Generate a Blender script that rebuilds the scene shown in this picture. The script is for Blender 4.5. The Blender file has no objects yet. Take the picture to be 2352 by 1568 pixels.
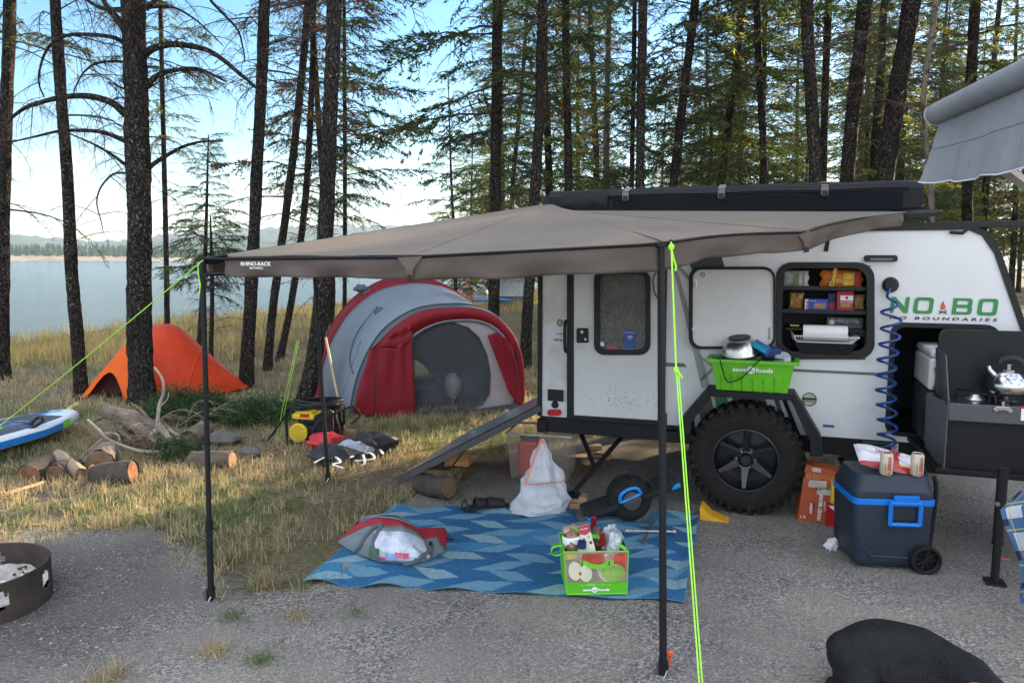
import bpy, math, random
import numpy as np
from mathutils import Vector, Matrix, noise as mnoise
from mathutils.geometry import tessellate_polygon
R = math.radians
V = Vector
scene = bpy.context.scene
COL = scene.collection

# ---------------------------------------------------------------- camera
CAMH = 1.70; PITCH = math.atan(194/1700.0); FPX = 1700.0   # pixel units of a 2352 x 1568 picture
cam_d = bpy.data.cameras.new("camera"); cam = bpy.data.objects.new("camera", cam_d); COL.objects.link(cam)
cam.location = (0, 0, CAMH); cam.rotation_euler = (math.pi/2 - PITCH, 0, 0)
cam_d.sensor_width = 36; cam_d.lens = 36*FPX/2352; cam_d.clip_end = 20000; cam_d.clip_start = 0.05
scene.camera = cam
# ---------------------------------------------------------------- sun and sky
SUN_EL, SUN_AZ = 18.5, 47.5      # azimuth measured from +Y towards +X
sd = bpy.data.lights.new("sun", 'SUN'); sd.energy = 5.0; sd.angle = R(0.6); sd.color = (1.0, .78, .52)
sun = bpy.data.objects.new("sun", sd); COL.objects.link(sun)
sdir = V((math.sin(R(SUN_AZ))*math.cos(R(SUN_EL)), math.cos(R(SUN_AZ))*math.cos(R(SUN_EL)), math.sin(R(SUN_EL))))
sun.rotation_euler = sdir.to_track_quat('Z', 'Y').to_euler()
FILL_CLOUD = 12.8
w = bpy.data.worlds.new("World"); scene.world = w; w.use_nodes = True
nt = w.node_tree; nt.nodes.clear()
out = nt.nodes.new('ShaderNodeOutputWorld'); bg = nt.nodes.new('ShaderNodeBackground')
sky = nt.nodes.new('ShaderNodeTexSky'); sky.sky_type = 'NISHITA'; sky.sun_disc = False
sky.sun_elevation = R(SUN_EL+8); sky.sun_rotation = R(SUN_AZ); sky.air_density = 1.25; sky.dust_density = .25; sky.ozone_density = 3.5
tc = nt.nodes.new('ShaderNodeTexCoord'); sep = nt.nodes.new('ShaderNodeSeparateXYZ'); nt.links.new(tc.outputs['Generated'], sep.inputs[0])
mp = nt.nodes.new('ShaderNodeMapping'); mp.inputs['Scale'].default_value = (2.2, 2.2, 7.5); mp.inputs['Location'].default_value = (3.1, .4, .2)
nt.links.new(tc.outputs['Generated'], mp.inputs[0])
cn = nt.nodes.new('ShaderNodeTexNoise'); cn.inputs['Scale'].default_value = 2.6; cn.inputs['Detail'].default_value = 7; cn.inputs['Roughness'].default_value = .55
nt.links.new(mp.outputs[0], cn.inputs['Vector'])
cr = nt.nodes.new('ShaderNodeMapRange'); cr.inputs[1].default_value = .56; cr.inputs[2].default_value = .68
nt.links.new(cn.outputs['Fac'], cr.inputs[0])
# clouds only low over the lake (elevation 1..15 degrees)
er = nt.nodes.new('ShaderNodeMapRange'); er.inputs[1].default_value = .17; er.inputs[2].default_value = .06; nt.links.new(sep.outputs[2], er.inputs[0])
mul = nt.nodes.new('ShaderNodeMath'); mul.operation = 'MULTIPLY'; nt.links.new(cr.outputs[0], mul.inputs[0]); nt.links.new(er.outputs[0], mul.inputs[1])
m2 = nt.nodes.new('ShaderNodeMath'); m2.operation = 'MULTIPLY'; nt.links.new(mul.outputs[0], m2.inputs[0]); m2.inputs[1].default_value = .85
mx = nt.nodes.new('ShaderNodeMixRGB'); nt.links.new(m2.outputs[0], mx.inputs[0]); hsv = nt.nodes.new('ShaderNodeHueSaturation'); hsv.inputs['Saturation'].default_value = 1.3; nt.links.new(sky.outputs[0], hsv.inputs['Color']); nt.links.new(hsv.outputs[0], mx.inputs[1]); mx.inputs[2].default_value = (8.0, 7.7, 7.7, 1)
# unseen bright clouds added behind the camera and overhead as fill for the shade
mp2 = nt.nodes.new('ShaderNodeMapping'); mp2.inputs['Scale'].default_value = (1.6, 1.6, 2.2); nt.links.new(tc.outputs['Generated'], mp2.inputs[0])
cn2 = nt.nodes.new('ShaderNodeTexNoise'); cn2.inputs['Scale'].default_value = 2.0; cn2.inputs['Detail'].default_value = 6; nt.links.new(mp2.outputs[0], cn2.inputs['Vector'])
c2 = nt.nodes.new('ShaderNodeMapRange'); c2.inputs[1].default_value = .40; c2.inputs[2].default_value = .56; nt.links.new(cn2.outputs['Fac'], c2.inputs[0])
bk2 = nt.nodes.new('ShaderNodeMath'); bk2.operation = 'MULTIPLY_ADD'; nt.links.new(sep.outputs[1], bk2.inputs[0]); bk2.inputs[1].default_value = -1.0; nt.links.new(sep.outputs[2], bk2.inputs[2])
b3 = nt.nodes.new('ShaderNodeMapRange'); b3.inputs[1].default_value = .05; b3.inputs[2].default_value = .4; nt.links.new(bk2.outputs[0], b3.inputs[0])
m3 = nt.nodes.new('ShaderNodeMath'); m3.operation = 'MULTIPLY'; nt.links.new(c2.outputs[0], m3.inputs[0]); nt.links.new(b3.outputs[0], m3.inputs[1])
mx2 = nt.nodes.new('ShaderNodeMixRGB'); nt.links.new(m3.outputs[0], mx2.inputs[0]); nt.links.new(mx.outputs[0], mx2.inputs[1]); mx2.inputs[2].default_value = (FILL_CLOUD*.97, FILL_CLOUD*.98, FILL_CLOUD*1.02, 1)
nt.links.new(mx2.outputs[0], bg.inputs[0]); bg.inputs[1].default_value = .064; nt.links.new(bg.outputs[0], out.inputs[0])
vs = scene.view_settings; scene.display_settings.display_device = 'sRGB'
vs.view_transform = 'Standard'; vs.look = 'None'; vs.gamma = 1; vs.exposure = 2.05
scene.cycles.max_bounces = 6; scene.cycles.transparent_max_bounces = 12

# ---------------------------------------------------------------- pixel geometry (2352 x 1568) to real positions
CP, SP = math.cos(PITCH), math.sin(PITCH)
def ray(px, py):
    u = (px-1176)/FPX; v = -(py-784)/FPX
    return V((u, CP+v*SP, -SP+v*CP))
def G(px, py, z=0.0):
    d = ray(px, py); t = (z-CAMH)/d.z; return V((d.x*t, d.y*t, z))
def P(px, py, Y):
    d = ray(px, py); t = Y/d.y; return V((d.x*t, Y, CAMH+d.z*t))
def onplane(px, py, o, n):
    d = ray(px, py); c = V((0, 0, CAMH)); t = (o-c).dot(n)/d.dot(n); return c+d*t

# ---------------------------------------------------------------- materials
MATS = {}
def nodes_of(name):
    m = bpy.data.materials.new(name); m.use_nodes = True; n = m.node_tree; n.nodes.clear()
    o = n.nodes.new('ShaderNodeOutputMaterial'); return m, n, o
def mat(name, col, rough=.6, metal=0, var=.18, scale=12, bump=.15, bscale=None, trans=0, spec=.5, dirt=None, tex='noise', coat=0, glass=0, island=0):
    if name in MATS: return MATS[name]
    m, n, o = nodes_of(name); N = n.nodes.new; L = n.links.new
    b = N('ShaderNodeBsdfPrincipled'); b.inputs['Roughness'].default_value = rough; b.inputs['Metallic'].default_value = metal
    b.inputs['Specular IOR Level'].default_value = spec; b.inputs['Coat Weight'].default_value = coat; b.inputs['Transmission Weight'].default_value = glass
    tc = N('ShaderNodeTexCoord'); nz = N('ShaderNodeTexNoise'); nz.inputs['Scale'].default_value = scale; nz.inputs['Detail'].default_value = 5; nz.inputs['Roughness'].default_value = .65
    L(tc.outputs['Object'], nz.inputs['Vector'])
    mr = N('ShaderNodeMapRange'); mr.inputs[1].default_value = .3; mr.inputs[2].default_value = .7; mr.inputs[3].default_value = 1-var; mr.inputs[4].default_value = 1+var
    L(nz.outputs['Fac'], mr.inputs[0])
    mm = N('ShaderNodeMixRGB'); mm.blend_type = 'MULTIPLY'; mm.inputs[0].default_value = 1; mm.inputs[1].default_value = (*col, 1); L(mr.outputs[0], mm.inputs[2])
    c = mm.outputs[0]
    if island:
        g = N('ShaderNodeNewGeometry'); r2 = N('ShaderNodeMapRange'); r2.inputs[3].default_value = 1-island; r2.inputs[4].default_value = 1+island; L(g.outputs['Random Per Island'], r2.inputs[0])
        m3 = N('ShaderNodeMixRGB'); m3.blend_type = 'MULTIPLY'; m3.inputs[0].default_value = 1; L(c, m3.inputs[1]); L(r2.outputs[0], m3.inputs[2]); c = m3.outputs[0]
    if dirt:
        dcol, dscale, dth = dirt
        dn = N('ShaderNodeTexNoise'); dn.inputs['Scale'].default_value = dscale; dn.inputs['Detail'].default_value = 6; L(tc.outputs['Object'], dn.inputs['Vector'])
        dr = N('ShaderNodeMapRange'); dr.inputs[1].default_value = dth; dr.inputs[2].default_value = dth+.09; L(dn.outputs['Fac'], dr.inputs[0])
        dm = N('ShaderNodeMixRGB'); L(dr.outputs[0], dm.inputs[0]); L(c, dm.inputs[1]); dm.inputs[2].default_value = (*dcol, 1); c = dm.outputs[0]
    L(c, b.inputs['Base Color'])
    if bump:
        n2 = N('ShaderNodeTexNoise'); n2.inputs['Scale'].default_value = bscale or scale*4; n2.inputs['Detail'].default_value = 4; L(tc.outputs['Object'], n2.inputs['Vector'])
        bp = N('ShaderNodeBump'); bp.inputs['Strength'].default_value = bump; bp.inputs['Distance'].default_value = .01; L(n2.outputs['Fac'], bp.inputs['Height']); L(bp.outputs[0], b.inputs['Normal'])
    if trans:
        t = N('ShaderNodeBsdfTranslucent'); L(c, t.inputs[0]); ms = N('ShaderNodeMixShader'); ms.inputs[0].default_value = trans
        L(b.outputs[0], ms.inputs[1]); L(t.outputs[0], ms.inputs[2]); L(ms.outputs[0], o.inputs[0])
    else: L(b.outputs[0], o.inputs[0])
    MATS[name] = m; return m
def matalpha(name, col, alpha, rough=.4, spec=.5, trans=.3):
    if name in MATS: return MATS[name]
    m, n, o = nodes_of(name); N = n.nodes.new; L = n.links.new
    b = N('ShaderNodeBsdfPrincipled'); b.inputs['Base Color'].default_value = (*col, 1); b.inputs['Roughness'].default_value = rough; b.inputs['Specular IOR Level'].default_value = spec
    t = N('ShaderNodeBsdfTranslucent'); t.inputs[0].default_value = (*col, 1); a = N('ShaderNodeMixShader'); a.inputs[0].default_value = trans; L(b.outputs[0], a.inputs[1]); L(t.outputs[0], a.inputs[2])
    tr = N('ShaderNodeBsdfTransparent'); ms = N('ShaderNodeMixShader'); ms.inputs[0].default_value = alpha; L(tr.outputs[0], ms.inputs[1]); L(a.outputs[0], ms.inputs[2]); L(ms.outputs[0], o.inputs[0])
    MATS[name] = m; return m

# ---------------------------------------------------------------- mesh helpers
ORG = {}
def thing(name, label, cat, loc, group=None):
    o = bpy.data.objects.new(name, None); COL.objects.link(o); o.location = loc; o.empty_display_size = .1
    o['label'] = label; o['category'] = cat
    if group: o['group'] = group
    ORG[o.name] = V(loc); return o
def tag(o, label=None, cat=None, group=None, kind=None):
    if label: o['label'] = label
    if cat: o['category'] = cat
    if group: o['group'] = group
    if kind: o['kind'] = kind
    return o
def link_mesh(name, me, parent, origin, mats, smooth):
    for m in (mats if isinstance(mats, (list, tuple)) else [mats]): me.materials.append(m)
    if smooth is not None: me.polygons.foreach_set('use_smooth', [bool(smooth)]*len(me.polygons))
    o = bpy.data.objects.new(name, me); COL.objects.link(o)
    if parent: o.parent = parent
    else: o.location = origin
    ORG[o.name] = V(origin); return o
class MB:
    def __init__(s): s.v = []; s.f = []; s.mi = []; s.m = 0
    def add(s, vs, fs):
        k = len(s.v); s.v += [V(p) for p in vs]; s.f += [[i+k for i in f] for f in fs]; s.mi += [s.m]*len(fs); return s
    def box(s, c, size, rot=None):
        c = V(c); q = []
        for z in (-.5, .5):
            for x, y in ((-.5, -.5), (.5, -.5), (.5, .5), (-.5, .5)):
                p = V((x*size[0], y*size[1], z*size[2])); q.append(c+(rot @ p if rot else p))
        return s.add(q, [(3, 2, 1, 0), (4, 5, 6, 7), (0, 1, 5, 4), (1, 2, 6, 5), (2, 3, 7, 6), (3, 0, 4, 7)])
    def hexa(s, q): return s.add(q, [(3, 2, 1, 0), (4, 5, 6, 7), (0, 1, 5, 4), (1, 2, 6, 5), (2, 3, 7, 6), (3, 0, 4, 7)])
    def prism(s, poly, vec, holes=()):
        vec = V(vec); loops = [[V(p) for p in poly]]+[[V(p) for p in h] for h in holes]
        flat = [p for l in loops for p in l]; n = len(flat); tri = tessellate_polygon(loops) if (holes or len(poly) > 4) else None
        fs = [list(t) for t in tri] if tri else [list(range(len(poly)))]
        fs2 = fs+[[i+n for i in reversed(f)] for f in fs]; k = 0
        for l in loops:
            m = len(l)
            for i in range(m): a, b = k+i, k+(i+1) % m; fs2.append([a, b, b+n, a+n])
            k += m
        return s.add(flat+[p+vec for p in flat], fs2)
    def tube(s, path, r, n=8, cap=True, squash=None):
        path = [V(p) for p in path]; m = len(path); rs = r if isinstance(r, (list, tuple)) else [r]*m
        vs = []; up = None
        for i, p in enumerate(path):
            t = (path[min(i+1, m-1)]-path[max(i-1, 0)])
            t = t.normalized() if t.length > 1e-9 else V((0, 0, 1))
            if up is None:
                a = V((0, 0, 1)) if abs(t.z) < .9 else V((1, 0, 0)); x = t.cross(a).normalized()
            else:
                x = (up - t*up.dot(t)); x = x.normalized() if x.length > 1e-6 else t.orthogonal().normalized()
            up = x; y = t.cross(x)
            for k in range(n):
                a = 2*math.pi*k/n; vs.append(p+x*(math.cos(a)*rs[i])+y*(math.sin(a)*rs[i]*(squash or 1)))
        fs = [(i*n+k, i*n+(k+1) % n, (i+1)*n+(k+1) % n, (i+1)*n+k) for i in range(m-1) for k in range(n)]
        if cap: fs += [list(range(n))[::-1], [(m-1)*n+k for k in range(n)]]
        return s.add(vs, fs)
    def lathe(s, prof, o=(0, 0, 0), ax=(0, 0, 1), n=24, caps=False, xdir=None):
        o = V(o); ax = V(ax).normalized(); x = V(xdir).normalized() if xdir else ax.orthogonal().normalized(); y = ax.cross(x); m = len(prof)
        vs = [o+ax*h+(x*math.cos(2*math.pi*k/n)+y*math.sin(2*math.pi*k/n))*r for r, h in prof for k in range(n)]
        fs = [(i*n+k, i*n+(k+1) % n, (i+1)*n+(k+1) % n, (i+1)*n+k) for i in range(m-1) for k in range(n)]
        if caps: fs += [list(range(n))[::-1], [(m-1)*n+k for k in range(n)]]
        return s.add(vs, fs)
    def disc(s, c, nrm, r, t, n=20, rx=None, xdir=None):
        nrm = V(nrm).normalized(); x = V(xdir).normalized() if xdir else nrm.orthogonal().normalized(); y = nrm.cross(x); c = V(c)
        return s.prism([c+x*math.cos(2*math.pi*k/n)*(rx or r)+y*math.sin(2*math.pi*k/n)*r for k in range(n)], nrm*t)
    def grid(s, fn, nu, nv, mfn=None, closeu=False):
        k = len(s.v); s.v += [V(fn(i/nu, j/nv)) for j in range(nv+1) for i in range(nu+1)]
        for j in range(nv):
            for i in range(nu):
                a = k+j*(nu+1)+i; s.f.append([a, a+1, a+nu+2, a+nu+1]); s.mi.append(mfn((i+.5)/nu, (j+.5)/nv) if mfn else s.m)
        return s
    def ball(s, c, r, n=12, amp=0, fr=2, seed=0, rot=None):
        c = V(c); r = r if isinstance(r, (tuple, list)) else (r, r, r); vs = []; m = n//2+1
        for j in range(m+1):
            th = math.pi*j/m
            for i in range(n):
                ph = 2*math.pi*i/n; d = V((math.sin(th)*math.cos(ph), math.sin(th)*math.sin(ph), math.cos(th)))
                k = 1+amp*mnoise.noise(d*fr+V((seed*3.1, seed, 0))); p = V((d.x*r[0]*k, d.y*r[1]*k, d.z*r[2]*k)); vs.append(c+(rot @ p if rot else p))
        return s.add(vs, [(j*n+i, j*n+(i+1) % n, (j+1)*n+(i+1) % n, (j+1)*n+i) for j in range(m) for i in range(n)])
    def jitter(s, a, fr=5, seed=0):
        s.v = [p+mnoise.noise_vector(p*fr+V((seed, seed*2, 0)))*a for p in s.v]; return s
    def build(s, name, mats, parent=None, smooth=False, bevel=0, sub=0, solid=0, off=-1, seg=2, fix=True, ang=35):
        if parent: o0 = ORG[parent.name]
        else:
            xs = [p.x for p in s.v]; ys = [p.y for p in s.v]; o0 = V(((min(xs)+max(xs))/2, (min(ys)+max(ys))/2, min(p.z for p in s.v)))
        me = bpy.data.meshes.new(name); me.from_pydata([p-o0 for p in s.v], [], s.f)
        me.polygons.foreach_set('material_index', s.mi); 
        o = link_mesh(name, me, parent, o0, mats, smooth)
        if fix:
            import bmesh
            bm = bmesh.new(); bm.from_mesh(me); bmesh.ops.recalc_face_normals(bm, faces=bm.faces)
            if smooth and not sub:
                for e in bm.edges:
                    if len(e.link_faces) == 2 and e.calc_face_angle(0) > R(ang): e.smooth = False
            bm.to_mesh(me); bm.free()
        if solid: md = o.modifiers.new('s', 'SOLIDIFY'); md.thickness = solid; md.offset = off
        if bevel: md = o.modifiers.new('b', 'BEVEL'); md.width = bevel; md.segments = seg; md.limit_method = 'ANGLE'; md.angle_limit = R(40)
        if sub: md = o.modifiers.new('u', 'SUBSURF'); md.levels = sub; md.render_levels = sub
        return o
def npmesh(name, verts, quads, mats, parent=None, origin=None, smooth=False, tris=None, mi=None):
    """fast mesh out of numpy arrays"""
    o0 = ORG[parent.name] if parent else V(origin if origin is not None else (0, 0, 0))
    verts = np.asarray(verts, dtype=np.float32)-np.array(o0, dtype=np.float32)
    nq = 0 if quads is None else len(quads); ntr = 0 if tris is None else len(tris)
    idx = np.concatenate(([] if quads is None else np.asarray(quads).ravel(), [] if tris is None else np.asarray(tris).ravel())).astype(np.int32)
    me = bpy.data.meshes.new(name); me.vertices.add(len(verts)); me.vertices.foreach_set('co', verts.ravel())
    me.loops.add(len(idx)); me.loops.foreach_set('vertex_index', idx)
    me.polygons.add(nq+ntr); st = np.concatenate((np.arange(nq)*4, nq*4+np.arange(ntr)*3)).astype(np.int32)
    me.polygons.foreach_set('loop_start', st)
    if mi is not None: me.polygons.foreach_set('material_index', np.asarray(mi, dtype=np.int32))
    me.update(calc_edges=True); return link_mesh(name, me, parent, o0, mats, smooth)
def text(s, p, x, y, size, m, parent, name='lettering', ext=.0006, off=0, shear=0, width=None, mirror=False):
    """letters as a mesh: p = baseline start, x and y unit vectors, size = cap height"""
    c = bpy.data.curves.new('t', 'FONT'); c.body = s; c.size = size/.7; c.extrude = ext; c.offset = off; c.shear = shear; c.resolution_u = 3
    o = bpy.data.objects.new('t', c); COL.objects.link(o); dg = bpy.context.evaluated_depsgraph_get(); me = bpy.data.meshes.new_from_object(o.evaluated_get(dg))
    bpy.data.objects.remove(o); x = V(x).normalized(); y = V(y).normalized(); z = x.cross(y); o0 = ORG[parent.name]
    ws = [v.co.x for v in me.vertices]; k = (width/(max(ws)-min(ws))) if (width and ws) else 1; x0 = min(ws) if ws else 0
    for v in me.vertices: v.co = V(p)+x*((v.co.x-x0)*k)+y*v.co.y+z*v.co.z-o0
    me.name = name; return link_mesh(name, me, parent, o0, m, None)
def rrect(c00, c10, c11, c01, r, n=5):
    """rounded quad from four corners (in order), r = corner size as length"""
    c = [V(p) for p in (c00, c10, c11, c01)]; o = []
    for i in range(4):
        p, a, b = c[i], c[i-1], c[(i+1) % 4]; da = (a-p).normalized()*r; db = (b-p).normalized()*r
        for k in range(n+1):
            t = k/n*math.pi/2; o.append(p+da*(1-math.sin(t))+db*(1-math.cos(t)))
    return o
def rotz(a): return Matrix.Rotation(a, 3, 'Z')
def copy_tree(o, parent=None):
    c = o.copy(); COL.objects.link(c); ORG[c.name] = ORG.get(o.name, V((0, 0, 0)))
    if parent: c.parent = parent
    for ch in list(o.children): copy_tree(ch, c)
    return c
def spline(pts, n):
    pts = [V(p) for p in pts]; o = []
    for i in range(len(pts)-1):
        a = pts[max(i-1, 0)]; b = pts[i]; c = pts[i+1]; d = pts[min(i+2, len(pts)-1)]
        for k in range(n):
            t = k/n; o.append(.5*((2*b)+(c-a)*t+(2*a-5*b+4*c-d)*t*t+(3*b-a-3*c+d)*t**3))
    return o+[pts[-1]]
# ================================================================ LAND
rng = np.random.default_rng(4)
def smooth01(a, b, x): t = np.clip((x-a)/(b-a), 0, 1); return t*t*(3-2*t)
BANK = np.array([(-60, 4), (-25, 9.5), (-11.5, 11.6), (-9.3, 14.8), (-8.2, 18.0), (-7, 22.5), (-3, 30), (3, 42), (14, 60), (60, 110), (300, 300), (1500, 1200)], float)
def bank_d(x, y):
    """signed distance past the bank line towards the lake"""
    yb = np.interp(x, BANK[:, 0], BANK[:, 1]); sl = np.interp(x, BANK[:, 0], np.gradient(BANK[:, 1], BANK[:, 0])); return (y-yb)/np.sqrt(1+sl*sl)
def wav(x, y, f, s=0): return np.sin(x*f+1.3*np.sin(y*f*.7+s)+s)*np.cos(y*f*1.1+.9*np.sin(x*f*.8+s*2))
def hz(x, y):
    x = np.asarray(x, float); y = np.asarray(y, float); d = bank_d(x, y)
    h = .02*wav(x, y, 1.1, 1)+.012*wav(x, y, 3.1, 2)
    h = h*smooth01(3.2, 7, y) + .004*wav(x, y, 5, 4)
    h += -.02*smooth01(6, 12, y)+.16*smooth01(10, 18, y)*smooth01(2, -5, x)*wav(x, y, .6, .5)
    return h-4.2*smooth01(0, 14, d)-6*smooth01(14, 60, d)
YB = np.array([(-12, 4.0), (-5, 4.3), (-3.2, 4.35), (-2.4, 4.4), (-1.97, 4.25), (-1.6, 3.85), (-1.35, 3.55), (-1.0, 3.6), (-.9, 4.3), (-.8, 4.95), (-.5, 5.4), (-.1, 6.2), (1, 6.9), (3, 6.4), (6, 5.6), (12, 5.5)])
def grassy(x, y): return smooth01(-.35, .35, y-np.interp(x, YB[:, 0], YB[:, 1])+.18*wav(x, y, 3.3, 3)+.1*wav(x, y, 9, 5))
def axis(lims):
    o = []
    for a, b, n in lims: o += list(np.linspace(a, b, n, endpoint=False))
    return np.array(o+[lims[-1][1]])
xs = axis([(-9000, -600, 6), (-600, -60, 12), (-60, -14, 40), (-14, -4, 80), (-4, 4, 130), (4, 14, 60), (14, 80, 30), (80, 600, 10), (600, 9000, 6)])
ys = axis([(-400, -10, 6), (-10, 1, 12), (1, 9, 130), (9, 32, 150), (32, 110, 50), (110, 700, 20), (700, 9000, 8)])
gx, gy = np.meshgrid(xs, ys); gz = hz(gx, gy); nxx, nyy = len(xs), len(ys)
ii = np.arange((nyy-1)*(nxx-1)); r_, c_ = ii//(nxx-1), ii % (nxx-1); a = r_*nxx+c_
m, n, o = nodes_of('ground_gravel_soil'); N = n.nodes.new; L = n.links.new
b = N('ShaderNodeBsdfPrincipled'); b.inputs['Roughness'].default_value = .95; b.inputs['Specular IOR Level'].default_value = .15; tc = N('ShaderNodeTexCoord')
def nz_(sc, det=6, ro=.6):
    q = N('ShaderNodeTexNoise'); q.inputs['Scale'].default_value = sc; q.inputs['Detail'].default_value = det; q.inputs['Roughness'].default_value = ro; L(tc.outputs['Object'], q.inputs['Vector']); return q.outputs['Fac']
def ramp(fac, stops):
    q = N('ShaderNodeValToRGB'); e = q.color_ramp.elements; e[0].position, e[1].position = stops[0][0], stops[-1][0]; e[0].color = (*stops[0][1], 1); e[1].color = (*stops[-1][1], 1)
    for p_, c in stops[1:-1]: k = e.new(p_); k.color = (*c, 1)
    L(fac, q.inputs[0]); return q.outputs[0]
def mixc(f, a, b_, mode='MIX'):
    q = N('ShaderNodeMixRGB'); q.blend_type = mode
    if isinstance(f, float): q.inputs[0].default_value = f
    else: L(f, q.inputs[0])
    L(a, q.inputs[1]); L(b_, q.inputs[2]); return q.outputs[0]
vor = N('ShaderNodeTexVoronoi'); vor.inputs['Scale'].default_value = 110; L(tc.outputs['Object'], vor.inputs['Vector'])
vb = N('ShaderNodeSeparateColor'); L(vor.outputs['Color'], vb.inputs[0])
peb = ramp(vb.outputs[0], [(0, (.08, .077, .073)), (.45, (.21, .195, .18)), (.85, (.33, .31, .29)), (.985, (.48, .465, .44))])
dust = ramp(nz_(90, 4), [(.32, (.15, .137, .122)), (.68, (.38, .352, .315))])
grav = mixc(ramp(nz_(2.3), [(.38, (0, 0, 0)), (.62, (.85, .85, .85))]), peb, dust)
grav = mixc(1.0, grav, ramp(nz_(.9, 3), [(.3, (.72, .72, .73)), (.7, (1.15, 1.12, 1.08))]), 'MULTIPLY')
soil = ramp(nz_(26, 8, .75), [(.3, (.05, .04, .028)), (.5, (.15, .12, .08)), (.66, (.30, .245, .15)), (.8, (.42, .35, .22))])
soil = mixc(ramp(nz_(.8, 3), [(.42, (0, 0, 0)), (.6, (1, 1, 1))]), soil, ramp(nz_(34, 8, .7), [(.35, (.04, .05, .02)), (.7, (.20, .19, .09))]))
at = N('ShaderNodeAttribute'); at.attribute_name = 'grass'
af = N('ShaderNodeMath'); af.operation = 'ADD'; L(at.outputs['Fac'], af.inputs[0]); sb = N('ShaderNodeMath'); sb.operation = 'MULTIPLY_ADD'; L(nz_(14, 5), sb.inputs[0]); sb.inputs[1].default_value = 1.2; sb.inputs[2].default_value = -.6; L(sb.outputs[0], af.inputs[1])
cm = mixc(ramp(af.outputs[0], [(.35, (0, 0, 0)), (.65, (1, 1, 1))]), grav, soil)
at2 = N('ShaderNodeAttribute'); at2.attribute_name = 'ash'; blk = N('ShaderNodeRGB'); blk.outputs[0].default_value = (.035, .033, .032, 1)
cm = mixc(at2.outputs['Fac'], cm, blk.outputs[0])
at3 = N('ShaderNodeAttribute'); at3.attribute_name = 'bark'; brn = ramp(nz_(40, 8, .7), [(.3, (.09, .05, .028)), (.7, (.34, .20, .11))]); cm = mixc(at3.outputs['Fac'], cm, brn)
L(cm, b.inputs['Base Color'])
bp = N('ShaderNodeBump'); bp.inputs['Strength'].default_value = .55; bp.inputs['Distance'].default_value = .012; L(vor.outputs['Distance'], bp.inputs['Height']); bp2 = N('ShaderNodeBump'); bp2.inputs['Strength'].default_value = .5; bp2.inputs['Distance'].default_value = .02
L(nz_(30, 8, .7), bp2.inputs['Height']); L(bp.outputs[0], bp2.inputs['Normal']); L(bp2.outputs[0], b.inputs['Normal']); L(b.outputs[0], o.inputs[0])
ground = npmesh('ground', np.stack([gx.ravel(), gy.ravel(), gz.ravel()], 1), np.stack([a, a+1, a+nxx+1, a+nxx], 1), m, smooth=True)
tag(ground, kind='structure')
def pattr(o, name, val):
    t = o.data.attributes.new(name, 'FLOAT', 'POINT'); t.data.foreach_set('value', np.asarray(val, dtype=np.float32).ravel())
pattr(ground, 'grass', grassy(gx, gy))
FR = (-2.63, 3.47)          # fire ring centre
rr_ = np.hypot(gx-FR[0]-.25, gy-FR[1]-.1); pattr(ground, 'ash', .55*smooth01(1.3, .45, rr_+.15*wav(gx, gy, 6, 1)))
pattr(ground, 'bark', .85*smooth01(.9, .3, np.hypot((gx-.0)*.75, (gy-6.1)*1.3)+.2*wav(gx, gy, 5, 2)))

# --- lake
m, n, o = nodes_of('lake_water'); N = n.nodes.new; L = n.links.new
b = N('ShaderNodeBsdfPrincipled'); b.inputs['Base Color'].default_value = (.035, .06, .075, 1); b.inputs['Roughness'].default_value = .12; b.inputs['IOR'].default_value = 1.33
tc = N('ShaderNodeTexCoord'); mp = N('ShaderNodeMapping'); mp.inputs['Scale'].default_value = (.35, 1.5, 1); L(tc.outputs['Object'], mp.inputs[0])
q = N('ShaderNodeTexNoise'); q.inputs['Scale'].default_value = 1.1; q.inputs['Detail'].default_value = 6; q.inputs['Roughness'].default_value = .62; L(mp.outputs[0], q.inputs['Vector'])
bp = N('ShaderNodeBump'); bp.inputs['Strength'].default_value = .9; bp.inputs['Distance'].default_value = .45; L(q.outputs['Fac'], bp.inputs['Height']); L(bp.outputs[0], b.inputs['Normal']); L(b.outputs[0], o.inputs[0])
WZ = -3.0
lake = npmesh('lake', [(-6000, -200, WZ), (6000, -200, WZ), (6000, 7000, WZ), (-6000, 7000, WZ)], [(0, 1, 2, 3)], m); tag(lake, kind='structure')

# --- far shore, hills and far wood
def ridge(name, ptsy, Y, depth, mt, seed, base=-8, jag=1.5, nx=260):
    x0, x1 = ptsy[0][0], ptsy[-1][0]; U = np.linspace(x0, x1, nx); hx = np.array([P(u, 784, Y).x for u in U])
    hp = np.interp(U, [p[0] for p in ptsy], [p[1] for p in ptsy]); top = np.array([P(u, v, Y).z for u, v in zip(U, hp)])
    r = np.random.default_rng(seed); vs = []; rows = 14
    for j in range(rows+1):
        t = j/rows; prof = math.sin(min(t/.55, 1)*math.pi/2)**.8 if t <= .55 else math.cos((t-.55)/.45*math.pi/2)
        yy = Y-depth*.55+depth*t; zz = base+(top-base)*prof*(1+(.06*r.standard_normal(nx) if 0 < j < rows else 0)*(.25 if t > .5 else 1))
        zz = zz+jag*r.standard_normal(nx)*(0 < j < rows); vs.append(np.stack([hx*(yy/Y), np.full(nx, yy), zz], 1))
    vs = np.concatenate(vs); k = np.arange(rows*(nx-1)); a = (k//(nx-1))*nx+k % (nx-1)
    ob = npmesh(name, vs, np.stack([a, a+1, a+nx+1, a+nx], 1), mt, smooth=True); return tag(ob, kind='structure')
hillm = mat('forest_hill', (.035, .055, .03), rough=1, var=.5, scale=.02, bump=0, spec=.05)
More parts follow.
